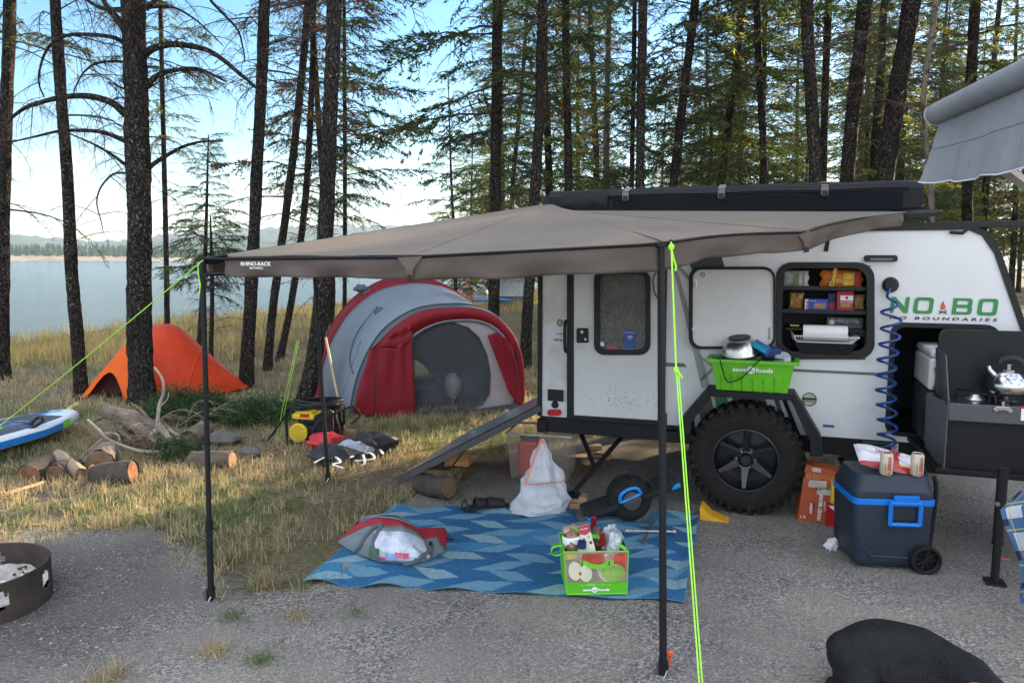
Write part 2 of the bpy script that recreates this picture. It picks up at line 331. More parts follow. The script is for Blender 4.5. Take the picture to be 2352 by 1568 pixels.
ridge('hill', [(-1500, 530), (-500, 548), (0, 541), (60, 540), (150, 548), (230, 556), (300, 553), (380, 543), (460, 536), (560, 528), (700, 522), (860, 520), (960, 519), (1040, 524), (1100, 545), (1500, 575)], 2600, 900, hillm, 3, jag=2)
ridge('hill', [(-1500, 562), (-300, 558), (0, 560), (120, 565), (220, 571), (330, 562), (430, 556), (560, 553), (700, 560), (900, 565), (1300, 580)], 1700, 400, hillm, 5, jag=1)
sand = mat('shore_sand', (.27, .20, .13), rough=1, var=.25, scale=.05, bump=0)
ridge('far_shore', [(-1500, 582), (-200, 583), (0, 583), (60, 586), (200, 588), (330, 590), (420, 592), (470, 597), (500, 603)], 900, 120, sand, 6, jag=.25, base=-6)
ridge('far_shore', [(480, 597), (600, 590), (900, 588), (1300, 586), (2000, 585)], 1500, 150, sand, 8, jag=.25, base=-6)
def cones(name, lst, mt, label):
    vs = []; fs = []; r = np.random.default_rng(9)
    for (x, y, z, h) in lst:
        lv = 3
        for k in range(lv):
            zb = z+h*(.08+.28*k); zt = z+h*(.5+.25*k) if k < lv-1 else z+h; rr = h*(.17-.045*k); n0 = len(vs); nn = 6; ph = r.random()*3
            for i in range(nn): a = ph+i*2*math.pi/nn; q = rr*r.uniform(.7, 1.3); vs.append((x+q*math.cos(a), y+q*math.sin(a), zb+r.uniform(-.03, .03)*h))
            vs.append((x, y, zt)); fs += [(n0+i, n0+(i+1) % nn, n0+nn) for i in range(nn)]
    ob = npmesh(name, vs, None, mt, tris=fs); return tag(ob, label, 'forest', kind='stuff')
lst = []
for i in range(1500):
    px = rng.uniform(-1200, 470); Y = rng.uniform(880, 1010); p = P(px, 590, Y); lst.append((p.x, Y, P(px, 588, Y).z-2, rng.uniform(9, 19)*(1-.35*smooth01(250, 470, px))))
for i in range(900):
    px = rng.uniform(440, 1500); Y = rng.uniform(1500, 1650); p = P(px, 590, Y); lst.append((p.x, Y, -3, rng.uniform(12, 24)))
cones('distant_forest', lst, mat('distant_conifer', (.035, .06, .025), rough=1, var=.5, scale=.08, bump=0, spec=.05, island=.4), 'band of tiny green conifers along the far side of the lake')
# ================================================================ TREES
def barkmat(name, dark, light, fleck):
    m, n, o = nodes_of(name); N = n.nodes.new; L = n.links.new; b = N('ShaderNodeBsdfPrincipled'); b.inputs['Roughness'].default_value = .95; b.inputs['Specular IOR Level'].default_value = .12
    tc = N('ShaderNodeTexCoord'); mp = N('ShaderNodeMapping'); mp.inputs['Scale'].default_value = (1, 1, .38); L(tc.outputs['Object'], mp.inputs[0])
    v = N('ShaderNodeTexVoronoi'); v.feature = 'DISTANCE_TO_EDGE'; v.inputs['Scale'].default_value = 34; nz = N('ShaderNodeTexNoise'); nz.inputs['Scale'].default_value = 14; nz.inputs['Detail'].default_value = 5; L(mp.outputs[0], nz.inputs['Vector'])
    ad = N('ShaderNodeMixRGB'); ad.blend_type = 'ADD'; ad.inputs[0].default_value = .12; L(mp.outputs[0], ad.inputs[1]); L(nz.outputs['Color'], ad.inputs[2]); L(ad.outputs[0], v.inputs['Vector'])
    r = N('ShaderNodeValToRGB'); e = r.color_ramp.elements; e[0].position = .02; e[0].color = (*[c*.25 for c in dark], 1); e[1].position = .30; e[1].color = (*light, 1); k = e.new(.1); k.color = (*dark, 1); L(v.outputs[0], r.inputs[0])
    n2 = N('ShaderNodeTexNoise'); n2.inputs['Scale'].default_value = 38; n2.inputs['Detail'].default_value = 3; L(tc.outputs['Object'], n2.inputs['Vector']); mr = N('ShaderNodeMapRange'); mr.inputs[1].default_value = .60; mr.inputs[2].default_value = .66; L(n2.outputs['Fac'], mr.inputs[0])
    n3 = N('ShaderNodeTexNoise'); n3.inputs['Scale'].default_value = 1.6; n3.inputs['Detail'].default_value = 4; L(tc.outputs['Object'], n3.inputs['Vector']); m3 = N('ShaderNodeMapRange'); m3.inputs[1].default_value = .4; m3.inputs[2].default_value = .6; L(n3.outputs['Fac'], m3.inputs[0]); mu = N('ShaderNodeMath'); mu.operation = 'MULTIPLY'; L(mr.outputs[0], mu.inputs[0]); L(m3.outputs[0], mu.inputs[1])
    mx = N('ShaderNodeMixRGB'); L(mu.outputs[0], mx.inputs[0]); L(r.outputs[0], mx.inputs[1]); mx.inputs[2].default_value = (*fleck, 1); L(mx.outputs[0], b.inputs['Base Color'])
    bp = N('ShaderNodeBump'); bp.inputs['Strength'].default_value = 1; bp.inputs['Distance'].default_value = .03; L(v.outputs[0], bp.inputs['Height']); L(bp.outputs[0], b.inputs['Normal']); L(b.outputs[0], o.inputs[0]); return m
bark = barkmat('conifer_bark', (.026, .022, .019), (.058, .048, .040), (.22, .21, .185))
bark_pale = mat('grey_dead_bark', (.15, .125, .10), rough=.95, var=.35, scale=9, bump=.8, bscale=28, spec=.1, dirt=((.05, .045, .04), 12, .55))
twigm = mat('bare_twig', (.075, .058, .045), rough=.9, var=.3, scale=6, bump=0, spec=.1)
needle = mat('needles_green', (.085, .13, .038), rough=.75, var=.35, scale=1.2, bump=0, trans=.42, spec=.2, island=.45)
needle2 = mat('needles_sunlit_yellowgreen', (.27, .29, .06), rough=.75, var=.35, scale=1.0, bump=0, trans=.5, spec=.2, island=.4)  # sunlit look of the foliage put into the needle colour
needle_d = mat('needles_deep_green', (.045, .085, .035), rough=.75, var=.3, scale=1.2, bump=0, trans=.35, spec=.2, island=.4)
needle_r = mat('needles_rusty', (.22, .09, .035), rough=.8, var=.3, scale=1.2, bump=0, trans=.4, spec=.1, island=.4)
bush_m = mat('juniper_leaves', (.05, .095, .035), rough=.8, var=.4, scale=5, bump=0, trans=.3, spec=.2, island=.4)

def nptube(path, rad, n=3):
    p = np.asarray(path, float); m = len(p); t = np.gradient(p, axis=0); t /= np.linalg.norm(t, axis=1)[:, None]+1e-9
    x = np.cross(t, [0.13, .21, .97]); x /= np.linalg.norm(x, axis=1)[:, None]+1e-9; y = np.cross(t, x)
    a = np.arange(n)*2*np.pi/n; v = p[:, None, :]+np.asarray(rad)[:, None, None]*(x[:, None, :]*np.cos(a)[None, :, None]+y[:, None, :]*np.sin(a)[None, :, None])
    k = np.arange((m-1)*n); i = k//n; j = k % n; return v.reshape(-1, 3), np.stack([i*n+j, i*n+(j+1) % n, (i+1)*n+(j+1) % n, (i+1)*n+j], 1)
class Acc:
    def __init__(s): s.v = []; s.f = []; s.k = 0
    def add(s, v, f): s.v.append(v); s.f.append(f+s.k); s.k += len(v)
    def get(s): return (np.concatenate(s.v), np.concatenate(s.f)) if s.v else (np.zeros((0, 3)), np.zeros((0, 4), int))
def kites(base, d, ln, wd, r):
    """elongated leaf-like quads, two crossed per shoot"""
    n = len(base); d = d/(np.linalg.norm(d, axis=1)[:, None]+1e-9); q = r.standard_normal((n, 3)); s = np.cross(d, q); s /= np.linalg.norm(s, axis=1)[:, None]+1e-9; s2 = np.cross(d, s); V_ = []
    for sd in (s,):
        V_.append(np.stack([base, base+d*ln[:, None]*.45+sd*wd[:, None], base+d*ln[:, None], base+d*ln[:, None]*.45-sd*wd[:, None]], 1))
    v = np.concatenate(V_, 0).reshape(-1, 3); return v, np.arange(len(v)).reshape(-1, 4)
def branch_tpl(seed, kind):
    r = np.random.default_rng(seed); W = Acc(); F = Acc(); T = np.linspace(0, 1, 9)
    droop = r.uniform(.1, .35); up = r.uniform(.0, .22); side = r.uniform(-.12, .12)
    ax = np.stack([T, side*T*T+.02*r.standard_normal(9)*T, up*T-droop*T**2.2+.012*r.standard_normal(9)], 1)
    if kind == 'dead': ax[:, 2] = r.uniform(.0, .5)*np.sin(T*2.4)*.5-T**3*r.uniform(.1, .5)
    W.add(*nptube(ax, .0095*(1-.8*T), 3 if kind != 'dead' else 4))
    nt_ = 15 if kind == 'dead' else 22
    for i in range(nt_):
        t = r.uniform(.12 if kind != 'dead' else .1, .98); b0 = np.array([np.interp(t, T, ax[:, c]) for c in range(3)]); sgn = 1 if i % 2 else -1
        L_ = (.42*(1-t)+.10)*r.uniform(.6, 1.15)*(.8 if kind == 'dead' else 1); a = r.uniform(.55, 1.15)*sgn; S = np.linspace(0, 1, 5)
        d = np.array([math.cos(a), math.sin(a), r.uniform(-.35, .15)]); tw = b0+d[None]*S[:, None]*L_; tw[:, 2] -= L_*r.uniform(.1, .55)*S**2; tw += .012*r.standard_normal(tw.shape)*S[:, None]
        W.add(*nptube(tw, .0035*(1-.7*S), 3))
        if kind == 'dead':
            for q in range(r.integers(1, 4)):
                s0 = r.uniform(.2, .9); p0 = b0+d*s0*L_; p0[2] -= L_*.3*s0**2; dd = d*.5+r.standard_normal(3)*.6; dd[2] -= .3; S2 = np.linspace(0, 1, 3); W.add(*nptube(p0+dd[None]*S2[:, None]*L_*r.uniform(.15, .4), .0022*(1-.6*S2), 3))
        else:
            ns = max(8, int(L_*95)); s = r.uniform(.1, 1, ns); p = b0+d[None]*(s*L_)[:, None]; p[:, 2] -= L_*.32*s**2
            dirs = d[None]*.75+r.standard_normal((ns, 3))*[.5, .5, .32]; dirs[:, 2] -= .18
            F.add(*kites(p, dirs, r.uniform(.025, .06, ns), r.uniform(.004, .008, ns), r))
    if kind != 'dead':
        ns = 60; s = r.uniform(.25, 1.0, ns); p = np.stack([np.interp(s, T, ax[:, c]) for c in range(3)], 1); dirs = np.array([.7, 0, 0])+r.standard_normal((ns, 3))*[.4, .7, .35]
        F.add(*kites(p, dirs, r.uniform(.035, .075, ns), r.uniform(.005, .0095, ns), r))
    return W.get(), F.get()
TPL = {'fir': [branch_tpl(s, 'fir') for s in range(9)], 'dead': [branch_tpl(50+s, 'dead') for s in range(9)]}
def xf(v, az, L_, pitch, p, roll=0):
    ca, sa, cp, sp = math.cos(az), math.sin(az), math.cos(pitch), math.sin(pitch); v = v*L_
    y = v[:, 1]*math.cos(roll)-v[:, 2]*math.sin(roll); z = v[:, 1]*math.sin(roll)+v[:, 2]*math.cos(roll); x = v[:, 0]*cp-z*sp; z = v[:, 0]*sp+z*cp
    return np.stack([x*ca-y*sa+p[0], x*sa+y*ca+p[1], z+p[2]], 1)
def make_tree(name, label, path, rads, nb=60, crown=(.35, 1.0), length=2.2, dead=20, dead_rng=(.1, .5), dlen=1.3, mats=None, seed=0, group=None, lens=None, limbs=(), bmat=None, nseg=12, taper=.35, trunk_n=20, bias=None):
    """path = trunk centre line (list of Vectors from base to top)"""
    r = np.random.default_rng(seed); path = [V(p) for p in path]; H = len(path); base = path[0].copy()
    root = thing(name, label, 'tree', base, group)
    # trunk with bark relief, flared at the foot
    sp = spline(path, 40 if trunk_n > 10 else 8); m_ = len(sp); cum = [0]
    for i in range(1, m_): cum.append(cum[-1]+(sp[i]-sp[i-1]).length)
    tot = cum[-1]; rads = [q*(.74 if group is None and bmat is None and name != 'forest_tree' and rads[0] < .15 else .84) for q in rads]; rr = [np.interp(c/tot, np.linspace(0, 1, len(rads)), rads) for c in cum]; nn = trunk_n
    vs = []; 
    for i in range(m_):
        fl = 1+.35*math.exp(-cum[i]/.22)
        for k in range(nn):
            a = 2*math.pi*k/nn; d = V((math.cos(a), math.sin(a), 0)); q = 1+.14*mnoise.noise(V((d.x*2.2+seed, d.y*2.2, cum[i]*1.6)))+.09*mnoise.noise(V((d.x*7, d.y*7+seed, cum[i]*5)))+.07*mnoise.noise(V((d.x*13, d.y*13+seed, cum[i]*14)))
            f2 = 1+(fl-1)*(1+.6*math.sin(a*3+seed)); vs.append(sp[i]+d*rr[i]*q*f2-V((0, 0, .12 if i == 0 else 0)))
    k = np.arange((m_-1)*nn); i = k//nn; j = k % nn
    npmesh('trunk', [tuple(p) for p in vs], np.stack([i*nn+j, i*nn+(j+1) % nn, (i+1)*nn+(j+1) % nn, (i+1)*nn+j], 1), bmat or bark, root, smooth=True)
    def at(t): c = t*tot; return np.array([np.interp(c, cum, [p[q] for p in sp]) for q in range(3)]), np.interp(c, cum, rr)
    Wd = Acc(); Fo = Acc()
    for q in range(nb):
        t = crown[0]+(crown[1]-crown[0])*((q+r.random())/nb)*.985; p, ra = at(t); k_ = (t-crown[0])/(1-crown[0]+1e-6)
        ln = length*max((1-k_)**taper, .16)*r.uniform(.55, 1.15)*(min(1, .55+k_*4)); az = q*2.399+r.uniform(-.5, .5)
        if bias is not None and r.random() < .45: az = bias+r.normal()*.7
        if ln < .4: ln = .4*r.uniform(.8, 1.2)
        (wv, wf), (fv, ff) = TPL['fir'][r.integers(0, 9)]; pit = r.uniform(-.3, .12)+.35*k_; ro = r.uniform(-.3, .3)
        Wd.add(xf(wv, az, ln, pit, p, ro), wf); Fo.add(xf(fv, az, ln, pit, p, ro), ff)
    for q in range(dead):
        t = r.uniform(*dead_rng); p, ra = at(t); ln = dlen*r.uniform(.35, 1.15); (wv, wf), _ = TPL['dead'][r.integers(0, 9)]
        Wd.add(xf(wv, r.uniform(0, 6.28), ln, r.uniform(-.35, .3), p, r.uniform(-.5, .5)), wf)
    lb = []
    for (pts, r0) in limbs:
        s_ = spline(pts, 5); rad = [r0*(1-.75*i/len(s_)) for i in range(len(s_))]
        jit = [p+mnoise.noise_vector(p*3)*.02 for p in s_]; jit[0] = s_[0]; lb.append((jit, rad))
        for q in range(max(3, len(s_)//2)):
            i = r.integers(2, len(s_)); (wv, wf), _ = TPL['dead'][r.integers(0, 9)]; Wd.add(xf(wv, r.uniform(0, 6.28), r.uniform(.25, .7), r.uniform(-1.2, .2), np.array(jit[i]), 0), wf)
    v, f = Wd.get()
    if len(v): npmesh('branches', v, f, twigm, root)
    for s_, rad in lb:
        b_ = MB().tube(s_, rad, 7); b_.build('limb', bmat or bark, root, smooth=True)
    v, f = Fo.get()
    if len(v):
        ms = mats or [needle]; mi = None
        if len(ms) > 1:
            # material per clump of shoots
            cen = v[f[:, 0]]; q = np.array(wav(cen[:, 0]*1.0, cen[:, 2]*1.3, 1.7, seed))+.5*r.standard_normal(len(f)); th = np.quantile(q, np.linspace(0, 1, len(ms)+1)[1:-1]) if lens is None else np.quantile(q, lens); mi = np.searchsorted(th, q)
        npmesh('crown', v, f, ms, root, mi=mi)
    return root
def trunk_path(pix, Y, H, lean_y=0.0):
    """pixel centre line from base (first) upward, all at distance Y, then extrapolated to height H"""
    pts = [P(x, y, Y) for x, y in pix]; pts[0].z = float(hz(pts[0].x, pts[0].y))-.05
    d = (pts[-1]-pts[0]) if len(pts) < 3 else (pts[-1]-pts[-2]); d = d/max(d.z, .1); d.x *= .6
    top = pts[-1]; z = top.z+2.2
    while z < H: pts.append(top+d*(z-top.z)); z += 3.0
    pts.append(top+d*(H-top.z)); return pts
def r1(l, Y, sy=0):     # polylines measured on an enlarged crop
    return [P(x*.3719, y*.3719, Y+sy) for x, y in l]
def Yg(py): return G(1176, py).y
Gn, Yl, Dp, Ru = needle, needle2, needle_d, needle_r
# --- lakeside trees, one by one (base first)
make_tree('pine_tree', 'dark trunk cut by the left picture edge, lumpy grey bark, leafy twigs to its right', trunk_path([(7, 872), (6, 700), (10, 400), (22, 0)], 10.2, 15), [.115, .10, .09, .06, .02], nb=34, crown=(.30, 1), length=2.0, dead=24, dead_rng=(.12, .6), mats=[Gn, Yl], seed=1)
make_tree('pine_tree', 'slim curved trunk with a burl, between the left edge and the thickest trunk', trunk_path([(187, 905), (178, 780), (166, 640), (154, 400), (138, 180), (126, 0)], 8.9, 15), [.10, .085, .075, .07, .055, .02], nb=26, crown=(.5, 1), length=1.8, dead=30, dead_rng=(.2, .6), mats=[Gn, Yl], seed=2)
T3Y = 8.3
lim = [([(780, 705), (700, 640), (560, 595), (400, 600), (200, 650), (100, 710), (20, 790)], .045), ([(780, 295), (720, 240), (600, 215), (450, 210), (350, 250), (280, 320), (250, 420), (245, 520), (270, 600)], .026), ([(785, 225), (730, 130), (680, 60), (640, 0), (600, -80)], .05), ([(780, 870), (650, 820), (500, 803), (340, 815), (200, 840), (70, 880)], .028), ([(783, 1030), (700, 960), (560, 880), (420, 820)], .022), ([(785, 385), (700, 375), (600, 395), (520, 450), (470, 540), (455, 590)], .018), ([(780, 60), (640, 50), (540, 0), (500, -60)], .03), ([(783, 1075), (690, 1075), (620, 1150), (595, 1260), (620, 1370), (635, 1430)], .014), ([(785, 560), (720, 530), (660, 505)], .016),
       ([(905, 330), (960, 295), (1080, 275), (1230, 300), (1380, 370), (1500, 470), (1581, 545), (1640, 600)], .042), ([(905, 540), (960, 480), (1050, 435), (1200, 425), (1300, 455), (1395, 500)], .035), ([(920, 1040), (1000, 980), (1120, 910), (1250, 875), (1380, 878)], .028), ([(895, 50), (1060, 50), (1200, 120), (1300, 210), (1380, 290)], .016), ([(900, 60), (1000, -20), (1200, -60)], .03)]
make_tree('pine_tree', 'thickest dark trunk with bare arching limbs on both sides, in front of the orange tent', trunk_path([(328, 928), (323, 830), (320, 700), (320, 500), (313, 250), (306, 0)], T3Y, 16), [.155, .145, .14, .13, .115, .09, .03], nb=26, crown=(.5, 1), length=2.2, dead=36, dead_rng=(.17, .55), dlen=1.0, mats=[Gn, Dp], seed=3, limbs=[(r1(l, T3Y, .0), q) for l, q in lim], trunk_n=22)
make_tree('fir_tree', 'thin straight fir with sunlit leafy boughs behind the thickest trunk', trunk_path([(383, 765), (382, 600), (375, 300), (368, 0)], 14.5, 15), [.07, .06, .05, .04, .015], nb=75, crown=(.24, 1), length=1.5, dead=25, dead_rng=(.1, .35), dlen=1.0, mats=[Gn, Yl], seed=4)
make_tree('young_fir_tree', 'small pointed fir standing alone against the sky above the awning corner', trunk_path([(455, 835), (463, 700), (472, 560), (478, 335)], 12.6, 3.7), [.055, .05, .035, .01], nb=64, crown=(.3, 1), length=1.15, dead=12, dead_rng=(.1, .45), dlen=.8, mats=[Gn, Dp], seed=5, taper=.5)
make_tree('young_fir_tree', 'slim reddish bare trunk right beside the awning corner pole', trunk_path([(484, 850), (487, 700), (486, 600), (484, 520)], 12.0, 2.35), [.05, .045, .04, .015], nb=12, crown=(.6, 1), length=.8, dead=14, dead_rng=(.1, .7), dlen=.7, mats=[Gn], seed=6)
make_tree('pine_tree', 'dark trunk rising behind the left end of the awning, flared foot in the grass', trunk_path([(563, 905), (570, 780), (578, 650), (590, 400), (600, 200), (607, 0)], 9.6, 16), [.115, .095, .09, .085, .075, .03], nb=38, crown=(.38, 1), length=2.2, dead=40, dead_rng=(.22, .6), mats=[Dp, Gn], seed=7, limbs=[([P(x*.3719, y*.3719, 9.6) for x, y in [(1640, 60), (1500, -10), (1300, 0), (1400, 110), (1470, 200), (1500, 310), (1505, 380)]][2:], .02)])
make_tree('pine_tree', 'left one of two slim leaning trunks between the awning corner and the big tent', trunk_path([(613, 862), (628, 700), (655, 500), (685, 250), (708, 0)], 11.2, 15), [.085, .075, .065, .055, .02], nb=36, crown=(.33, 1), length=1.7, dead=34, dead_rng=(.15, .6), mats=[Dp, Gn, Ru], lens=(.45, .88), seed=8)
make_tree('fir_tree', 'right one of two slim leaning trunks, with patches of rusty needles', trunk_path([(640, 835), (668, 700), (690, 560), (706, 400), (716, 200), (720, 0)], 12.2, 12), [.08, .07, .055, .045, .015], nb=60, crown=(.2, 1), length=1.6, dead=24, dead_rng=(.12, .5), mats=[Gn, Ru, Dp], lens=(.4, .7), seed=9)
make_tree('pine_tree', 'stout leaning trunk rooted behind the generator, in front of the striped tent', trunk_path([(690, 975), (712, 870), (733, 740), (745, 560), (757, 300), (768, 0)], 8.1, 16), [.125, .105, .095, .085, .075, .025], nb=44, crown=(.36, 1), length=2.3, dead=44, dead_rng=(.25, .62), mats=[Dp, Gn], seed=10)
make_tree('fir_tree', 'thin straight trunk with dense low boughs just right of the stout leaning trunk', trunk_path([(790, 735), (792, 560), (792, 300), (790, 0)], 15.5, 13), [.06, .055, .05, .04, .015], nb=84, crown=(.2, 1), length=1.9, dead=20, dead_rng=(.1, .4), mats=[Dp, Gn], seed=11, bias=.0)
make_tree('pine_tree', 'short stretch of trunk under the awning between the leaning trunk and the striped tent', trunk_path([(757, 745), (762, 640), (748, 500), (735, 330)], 16.0, 8.5), [.11, .09, .07, .02], nb=46, crown=(.3, 1), length=1.5, dead=14, mats=[Gn, Ru, Yl], lens=(.5, .8), seed=12)
# --- centre
make_tree('fir_tree', 'sparse pale fir on its own left of the dense tall trunks', trunk_path([(1047, 700), (1044, 560), (1036, 400), (1030, 195)], 21, 6.55), [.08, .06, .04, .012], nb=60, crown=(.12, 1), length=1.7, dead=14, mats=[Gn, Yl], seed=13, taper=.5)
make_tree('pine_tree', 'tall dark trunk rising beside the striped tent with long leafy boughs reaching left', trunk_path([(1133, 760), (1136, 600), (1140, 300), (1143, 0)], 13.0, 17), [.135, .125, .115, .095, .03], nb=72, crown=(.16, 1), length=2.5, dead=34, dead_rng=(.15, .5), mats=[Dp, Gn, Gn, Ru], lens=(.55, .85, .93), seed=14, bias=math.pi)
make_tree('pine_tree', 'bark-speckled trunk leaning beside the trailer rear corner', trunk_path([(1205, 840), (1213, 700), (1228, 450), (1240, 250), (1247, 0)], 11.2, 17), [.115, .10, .095, .085, .03], nb=46, crown=(.25, 1), length=1.9, dead=38, dead_rng=(.25, .6), mats=[Dp, Gn], seed=15)
make_tree('pine_tree', 'straight narrow trunk rising above the left end of the roof bag', trunk_path([(1306, 800), (1306, 430), (1302, 200), (1299, 0)], 12.6, 16), [.095, .085, .075, .065, .02], nb=44, crown=(.28, 1), length=1.7, dead=40, dead_rng=(.25, .6), mats=[Dp, Gn], seed=16)
make_tree('dead_tree', 'broken pale trunk with reddish twigs behind the roof bag', trunk_path([(1392, 800), (1392, 430), (1395, 200), (1400, 0)], 17, 12), [.10, .085, .07, .05, .015], nb=26, crown=(.2, 1), length=1.6, dead=50, dead_rng=(.2, .8), mats=[Ru, Yl], seed=17, bmat=bark_pale)
make_tree('pine_tree', 'thinner trunk of the close pair above the middle of the roof bag', trunk_path([(1449, 800), (1451, 430), (1455, 200), (1458, 0)], 14.5, 15), [.07, .06, .055, .05, .02], nb=46, crown=(.2, 1), length=1.6, dead=40, dead_rng=(.25, .6), mats=[Dp, Gn], seed=18)
make_tree('pine_tree', 'thicker trunk of the close pair above the middle of the roof bag', trunk_path([(1470, 800), (1470, 430), (1473, 200), (1477, 0)], 11.6, 17), [.10, .092, .088, .08, .03], nb=36, crown=(.35, 1), length=1.9, dead=36, dead_rng=(.25, .6), mats=[Dp, Gn], seed=19)
make_tree('fir_tree', 'tilted trunk with wide dark drooping boughs behind the roof bag', trunk_path([(1500, 800), (1546, 430), (1572, 200), (1597, 0)], 13.2, 16), [.115, .10, .095, .085, .03], nb=80, crown=(.2, 1), length=2.2, dead=30, dead_rng=(.2, .6), mats=[Dp, Gn, Yl], lens=(.5, .88), seed=20)
make_tree('fir_tree', 'dense green boughed fir leaning right above the second buckle of the roof bag', trunk_path([(1610, 800), (1655, 430), (1684, 200), (1706, 0)], 15.0, 16), [.11, .095, .09, .075, .03], nb=100, crown=(.18, 1), length=2.5, dead=30, dead_rng=(.2, .6), mats=[Dp, Gn, Yl], lens=(.4, .8), seed=21)
make_tree('pine_tree', 'bare lower trunk leaning slightly left with open sky to its right', trunk_path([(1770, 800), (1757, 430), (1746, 200), (1738, 0)], 13.0, 16), [.09, .08, .075, .065, .02], nb=44, crown=(.3, 1), length=1.7, dead=44, dead_rng=(.2, .6), mats=[Dp, Gn], seed=22)
# --- right hand trunks
make_tree('pine_tree', 'left trunk of the tall pair above the third buckle of the roof bag', trunk_path([(1880, 800), (1874, 430), (1862, 200), (1853, 0)], 10.6, 17), [.115, .11, .105, .095, .03], nb=40, crown=(.3, 1), length=2.2, dead=70, dead_rng=(.22, .6), mats=[Dp, Gn], seed=23)
make_tree('pine_tree', 'right trunk of the tall pair above the third buckle of the roof bag', trunk_path([(1888, 800), (1890, 430), (1896, 200), (1903, 0)], 12.4, 16), [.085, .08, .075, .07, .02], nb=40, crown=(.3, 1), length=1.8, dead=50, dead_rng=(.22, .6), mats=[Dp, Gn], seed=24)
make_tree('pine_tree', 'rough grey trunk leaning right, second from the right of the thick ones', trunk_path([(1925, 800), (1944, 430), (1966, 200), (1985, 0)], 11.2, 17), [.14, .13, .125, .115, .03], nb=40, crown=(.3, 1), length=2.0, dead=60, dead_rng=(.22, .6), mats=[Dp, Gn], seed=25)
make_tree('pine_tree', 'thickest right-hand trunk leaning right, left of the grey fabric awning', trunk_path([(1975, 800), (2030, 430), (2062, 200), (2095, 0)], 10.8, 17), [.155, .145, .14, .13, .03], nb=44, crown=(.3, 1), length=2.2, dead=60, dead_rng=(.22, .6), mats=[Dp, Gn], seed=26)
make_tree('pine_tree', 'upright trunk directly above the corner of the grey fabric awning', trunk_path([(2225, 800), (2222, 430), (2230, 200), (2240, 0)], 13.5, 16), [.12, .115, .11, .10, .03], nb=54, crown=(.2, 1), length=2.0, dead=60, dead_rng=(.2, .6), mats=[Dp, Gn, Yl], seed=27)
make_tree('dead_tree', 'pale crooked thin trunk between the thick right-hand trunks', trunk_path([(2150, 800), (2138, 430), (2120, 250), (2150, 0)], 10.0, 12), [.05, .045, .04, .035, .01], nb=0, dead=60, dead_rng=(.2, .9), mats=[Dp], seed=28, bmat=bark_pale)

# --- the forest behind: six kinds built once, then copied
def proto(seed, H, rad, ln, nb, dead, ms, lens=None, bm=None, lo=.12):
    r = random.Random(seed); path = [V((0, 0, 0)), V((r.uniform(-.1, .1), r.uniform(-.1, .1), H*.3)), V((r.uniform(-.3, .3), 0, H*.65)), V((r.uniform(-.4, .4), 0, H))]
    return make_tree('forest_tree', 'x', path, [rad, rad*.85, rad*.6, .02], nb=int(nb*1.3), crown=(lo, 1), length=ln, dead=dead, dead_rng=(.05, .5), mats=ms, lens=lens, seed=seed, bmat=bm, trunk_n=9)
protos = [proto(101, 14, .13, 2.1, 120, 50, [Gn, Yl, Dp], (.35, .62)), proto(102, 16, .16, 2.2, 90, 70, [Dp, Gn]), proto(103, 12, .10, 1.8, 130, 40, [Yl, Gn], (.55,)), proto(104, 15, .14, 1.9, 60, 90, [Gn, Ru, Yl], (.4, .6)), proto(105, 8, .08, 1.7, 110, 20, [Gn, Yl], None, None, .03), proto(106, 5.5, .06, 1.6, 90, 8, [Yl, Gn], (.6,), None, .03)]
fr_ = random.Random(77); spots = []
def try_spot(px, Y, kinds, gap):
    x = (px-1176)/FPX*Y
    if abs((x-.6)*.68-(Y-7.4)*.73) < 2.3: return      # the sunlit gap in the wood
    for (a, b_, _, g) in spots:
        if math.hypot(a-x, b_-Y) < min(gap, g): return
    spots.append((x, Y, fr_.choice(kinds), gap))
for i in range(1100):       # denser to the right
    px = fr_.uniform(1250, 2750); Y = fr_.uniform(15.5, 46); 
    if px < 1900 and fr_.random() < .45: continue
    if px < 1500 and Y > 34: continue
    try_spot(px, Y, [0, 1, 2, 2, 3, 0], 2.5 if px > 1900 else 4.1)
for i in range(30): try_spot(fr_.uniform(1330, 2600), fr_.uniform(16, 30), [4, 5, 5], 2.0)
for i in range(14): try_spot(fr_.uniform(1050, 1240), fr_.uniform(26, 40), [4, 5, 0], 2.2)
for i in range(14): try_spot(fr_.uniform(2450, 3600), fr_.uniform(10, 17), [0, 1, 3], 2.6)
for q in ((7.2, 7.6), (8.8, 9.0), (10.4, 10.6), (9.8, 7.8)): spots.append((q[0], q[1], 4, 1))  # unseen conifers added right of the frame to shade the dog
lab = {0: 'mixed green conifer standing in the forest behind the trailer', 1: 'tall dark conifer standing in the forest behind the trailer', 2: 'yellow-green sunlit conifer in the forest behind the trailer', 3: 'half-bare conifer with rusty needles in the forest behind the trailer', 4: 'short bushy conifer growing low between the forest trunks', 5: 'knee-branched yellow-green sapling between the forest trunks'}
used = set()
for (x, y, k, g) in spots:
    if k not in used: used.add(k); t_ = protos[k]
    else: t_ = copy_tree(protos[k])
    t_.location = (x, y, float(hz(x, y))-.05); t_.rotation_euler = (fr_.uniform(-.03, .03), fr_.uniform(-.04, .04), fr_.uniform(0, 6.28)); s_ = fr_.uniform(.85, 1.15); t_.scale = (s_, s_, s_)
    t_['label'] = lab[k]; t_['group'] = 'forest trees behind the trailer: '+lab[k].split(' ')[0]; t_['category'] = 'tree'
    if k in (4, 5): t_.name = 'young_fir_tree'
    if abs(x) > 1e9: pass

